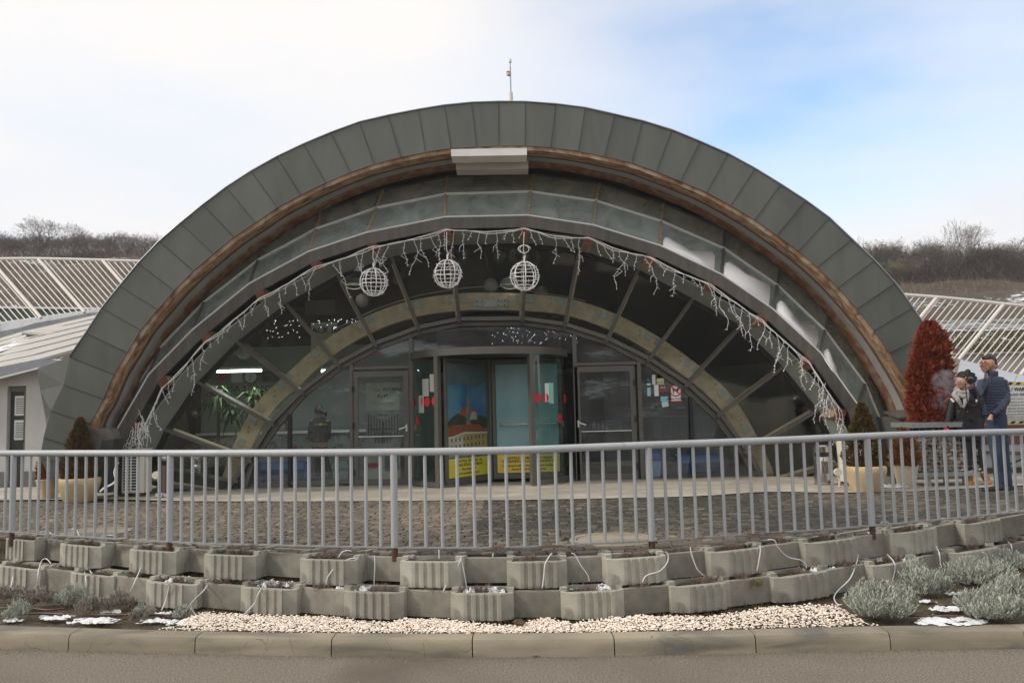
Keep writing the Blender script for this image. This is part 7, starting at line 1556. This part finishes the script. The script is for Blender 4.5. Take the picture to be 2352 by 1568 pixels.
for z0_, z1_ in ((a.z-.045, a.z), (b.z, b.z+.045)):
    MB().bb(a.x, b.x, YS-.004, YS, z0_, z1_).build('stripe_band', M['ink'], t); x = a.x-.02
    while x < b.x-.06: mb = MB(); mb.slab([(x, YS-.006, z0_), (x+.065, YS-.006, z0_), (x+.105, YS-.006, z1_), (x+.04, YS-.006, z1_)], (0, .001, 0)); mb.build('yellow_stripe', M['yellow'], t); x += .135
mb = MB()
for x in (a.x+.08, b.x-.1): mb.bb(x, x+.04, YS+.025, YS+.065, PZ(YS), a.z)
mb.build('sign_legs', M['galv'], t)
cx = (a.x+b.x)/2-.04; k = YS/FP
def sl(s, size, y, x=None, al='LEFT', m_='ink', bold=.0): p = pt(x, y, YS-.008); text(s, size, M[m_], t, p, align=al, bold=bold)
M['grey_ink'] = mat('grey_ink', (.12, .12, .12))
sl('ATENȚIE / WARNING', .078, 898.5, 2277, bold=.0022); sl('NU SUNT PERMISE:', .056, 909, 2306, m_='grey_ink', bold=.001)
for s, y, sz in (('Fumatul • smoke • drink', 918, .038), ('Consumul de alimente', 926, .038), ('Consumul de alcool • alcohol', 933, .038), ('Zgâriatul, scrisul sau', 940.5, .038), ('otherwise damage the salt', 947, .036), ('Scoaterea sării din mină', 954, .038), ('AMENDA: între 200 și 400', 960.5, .032), ('Vă mulţumim pentru înţelegere', 965.5, .026)): sl(s, sz, y-1, 2314, m_='grey_ink')
# ================================================================== trees on the hills
def gen_tree(seed, h, style):
    rr = random.Random(seed); wood = MB(); tw = MB(); 
    def ribbon(a, b, w0, w1, t_):
        d = (b-a); s_ = d.cross(Vector((rr.uniform(-1, 1), -1, rr.uniform(-.4, .4))));  s_ = s_.normalized() if s_.length > 1e-6 else Vector((1, 0, 0)); tw.add([a-s_*w0, a+s_*w0, b+s_*w1, b-s_*w1], [(0, 1, 2, 3)], t_)
    def rec(p, d, l, r, lv):
        segs = 3 if lv < 3 else 2; q = p; pts_ = [p]; 
        for k in range(segs):
            d = (d+Vector((rr.uniform(-1, 1), rr.uniform(-1, 1), rr.uniform(-.5, .8)))*(.22 if lv < 4 else .38)).normalized(); q = q+d*l/segs; pts_.append(q)
        r2_ = r*.62
        if r > .022: wood.tube(pts_, [r+(r2_-r)*k/segs for k in range(segs+1)], 5, cap=False)
        else:
            for a, b in zip(pts_, pts_[1:]): ribbon(a, b, max(r, .007), max(r*.8, .006), rr.random())
        if lv >= style['lv']:
            if style.get('leaf', 0) > rr.random():
                for _ in range(2): 
                    e = q+Vector((rr.uniform(-.08, .08), rr.uniform(-.08, .08), rr.uniform(-.08, .08))); s_ = Vector((rr.uniform(-1, 1), rr.uniform(-1, 1), rr.uniform(-1, 1)))*.035; tw.add([e-s_, e+Vector((s_.y, s_.z, s_.x)), e+s_], [(0, 1, 2)], min(1, .5+rr.random()*.5))
            return
        n = style['n'][min(lv, len(style['n'])-1)]
        for k in range(n):
            a = 2*math.pi*k/n+rr.uniform(-.6, .6); sp = style['sp']*rr.uniform(.6, 1.3); o_ = d.orthogonal().normalized(); o2 = d.cross(o_); nd = (d*math.cos(sp)+(o_*math.cos(a)+o2*math.sin(a))*math.sin(sp)+Vector((0, 0, style['up']))).normalized()
            st = pts_[-1] if (k < 2 or lv > 3) else pts_[-2]; rec(st, nd, l*rr.uniform(.66, .86), r2_*(1 if k == 0 else .8), lv+1)
    for k in range(style.get('stems', 1)):
        a = rr.uniform(0, 6.28); rec(Vector((rr.uniform(-.2, .2)*style.get('stems', 1)*.5, rr.uniform(-.1, .1), -.15)), Vector((math.cos(a)*style.get('tilt', .1), math.sin(a)*style.get('tilt', .1), 1)).normalized(), h*.27, h*style['r'], 0)
    return wood, tw
styles = {'oak': dict(lv=6, n=(4, 3, 3, 3, 3, 3), sp=.62, up=.06, r=.022, leaf=.25), 'fan': dict(lv=5, n=(4, 4, 3, 3, 3), sp=.42, up=.14, r=.011, stems=3, tilt=.25, leaf=.4), 'shrub': dict(lv=5, n=(3, 3, 3, 3, 3), sp=.5, up=.10, r=.009, stems=4, tilt=.5, leaf=.6), 'spindly': dict(lv=5, n=(3, 3, 3, 2, 3), sp=.34, up=.2, r=.010, stems=2, tilt=.3)}
protos = []
for i, (st, h, tm) in enumerate([('oak', 6, 'twig'), ('oak', 6, 'twig'), ('fan', 5.5, 'twig'), ('fan', 5.5, 'twig'), ('shrub', 4, 'twig'), ('shrub', 4, 'twig_red'), ('spindly', 6, 'twig'), ('shrub', 4, 'twig_green')]):
    w_, tw_ = gen_tree(100+i, h, styles[st]); wm = w_.mesh('trunk', M['bark']); tm_ = tw_.mesh('crown', M[tm]); tm_.update(); mz = max(v[2] for v in tw_.v); protos.append((wm, tm_, mz))
def tree(px, pbase, Y, hpx, kind, lab, group, nm='bare_tree', wx=1):
    x = pt(px, pbase, Y).x; z = HT(x, Y); zt_ = pt(px, pbase-hpx, Y).z; H = max(.8, zt_-z); wm, tm_, mz = protos[kind]; s_ = H/mz
    t = thing(nm, (x, Y, z-.05), lab, 'tree', group); t.scale = (s_*wx, s_*wx, s_); t.rotation_euler = (0, 0, R.uniform(0, 6.28))
    for me, n_ in ((wm, 'trunk'), (tm_, 'crown')): o = bpy.data.objects.new(n_, me); col.objects.link(o); o.parent = t
for (px, hp, kind, Y, wx, lab) in [(150, 109, 0, 72, 1.15, 'tall many limbed bare oak standing above the left hedge line'), (278, 97, 1, 73, .8, 'second bare tree right of the tall oak on the left ridge'), (215, 62, 2, 71, 1, 'smaller bare tree between the two tall ones on the left'), (10, 82, 2, 74, 1, 'bare tree cut by the left edge of the picture'), (70, 62, 5, 72, 1, 'low bushy tree left of the tall oak'), (330, 70, 4, 72, 1, 'bushy tree right of the two tall ones on the left')]:
    pass
LT = [(88, 109, 0, 72, 1.1, 'tall many limbed bare oak standing above the left ridge'), (168, 92, 1, 73, .85, 'second tall bare tree right of the oak on the left ridge'), (128, 62, 2, 71, 1, 'smaller bare tree between the two tall ones on the left'), (2, 75, 2, 74, 1, 'bare tree cut by the left edge of the picture'), (40, 56, 5, 72, 1.2, 'low bushy tree left of the tall oak'), (205, 66, 4, 72, 1.2, 'bushy tree right of the two tall ones on the left')]
for px, hp, kind, Y, wx, lab in LT: tree(px, 600, Y, hp, kind, lab, 'bare trees on the left ridge', wx=wx)
for i in range(26):
    px = -60+i*18+R.uniform(-6, 6); tree(px, 600, R.uniform(69, 80), R.uniform(52, 76), R.choice((4, 5, 2, 4)), 'bare shrub in the hedge of the left ridge, '+ORD[i]+' from the left', 'bare shrubs along the left ridge', 'bare_shrub', 1.3)
RT_ = [(2255, 158, 1, 64, .95, 'tallest wide bare tree on the right hill'), (2130, 125, 3, 63, 1.1, 'broad bare tree left of the tallest one on the right hill'), (2195, 165, 6, 62, .8, 'slender spindly tree beside the tallest one'), (1985, 125, 6, 64, .8, 'thin bare tree just above the zinc arch on the right'), (2040, 110, 2, 63, 1.1, 'rounded bare tree with pale tips near the arch'), (2345, 120, 0, 64, .9, 'bare tree cut by the right edge of the picture'), (2090, 78, 7, 60.5, 1.1, 'yellow green willow shrub at the middle of the right hill'), (2310, 100, 3, 66, 1, 'bare tree right of the tallest one on the right hill')]
for px, hp, kind, Y, wx, lab in RT_: tree(px, 662, Y, hp, kind, lab, 'bare trees on the right hill', wx=wx)
for i in range(48):
    px = 1900+i*11.5+R.uniform(-5, 5); tree(px, 660, R.uniform(60.5, 70), R.uniform(66, 122), R.choice((4, 5, 5, 2, 3)), 'bare shrub of the thicket on the right hill, '+ORD[i]+' from the left', 'bare shrubs of the right thicket', 'bare_shrub', 1.25)
# brush filling the undergrowth
mb = MB()
for i in range(48000):
    left = R.random() < .35
    if left: x = R.uniform(-52, -20); y = R.uniform(69, 78); hh = 2.1
    else: x = R.uniform(20, 50); y = R.uniform(60, 69); hh = 3.3
    z = HT(x, y); h = hh*R.uniform(.15, 1)*(.75+.5*noise.noise(Vector((x*.35, y*.2, 0)))); b = Vector((x, y, z+R.random()*h*.5)); a = R.uniform(0, 6.28); l = R.uniform(.3, 1.2); e = b+Vector((math.cos(a)*l*.6, math.sin(a)*l*.6, R.uniform(.1, 1)*l)); w_ = R.uniform(.008, .022); mb.add([b-Vector((w_, 0, 0)), b+Vector((w_, 0, 0)), e], [(0, 1, 2)], R.random()*.8)
mb.build('thicket', M['twig_red'], kind='stuff')
# dry grass and bush scrub on the slopes seen between the tubes
mb = MB()
for i in range(16000):
    left = R.random() < .6
    if left: x = R.uniform(-45, -13); y = R.uniform(35, 70)
    else: x = R.uniform(14, 48); y = R.uniform(52, 62)
    dn = noise.noise(Vector((x*.15, y*.2, 4)))
    if left and dn < -.12: continue
    z = HT(x, y); h = R.uniform(.1, .6)*(1.8 if left else .8); a = R.uniform(0, 6.28); w_ = .02; e = Vector((x+math.cos(a)*h*.6, y+math.sin(a)*h*.4, z+h)); mb.add([(x-w_, y, z), (x+w_, y, z), e], [(0, 1, 2)], R.random())
mb.build('slope_scrub', M['dry'], kind='stuff')
# ================================================================== winter haze
mb = MB(); mb.bb(-75, 75, -60, 110, -1.2, 24); hz = mb.build('haze', None, kind='stuff')
m_ = bpy.data.materials.new('haze'); m_.use_nodes = True; m_.node_tree.nodes.clear(); o_ = m_.node_tree.nodes.new('ShaderNodeOutputMaterial'); v_ = m_.node_tree.nodes.new('ShaderNodeVolumePrincipled')
v_.inputs['Color'].default_value = (.95, .96, .98, 1); v_.inputs['Density'].default_value = .0010; v_.inputs['Anisotropy'].default_value = .35; m_.node_tree.links.new(v_.outputs[0], o_.inputs['Volume']); hz.data.materials.append(m_)
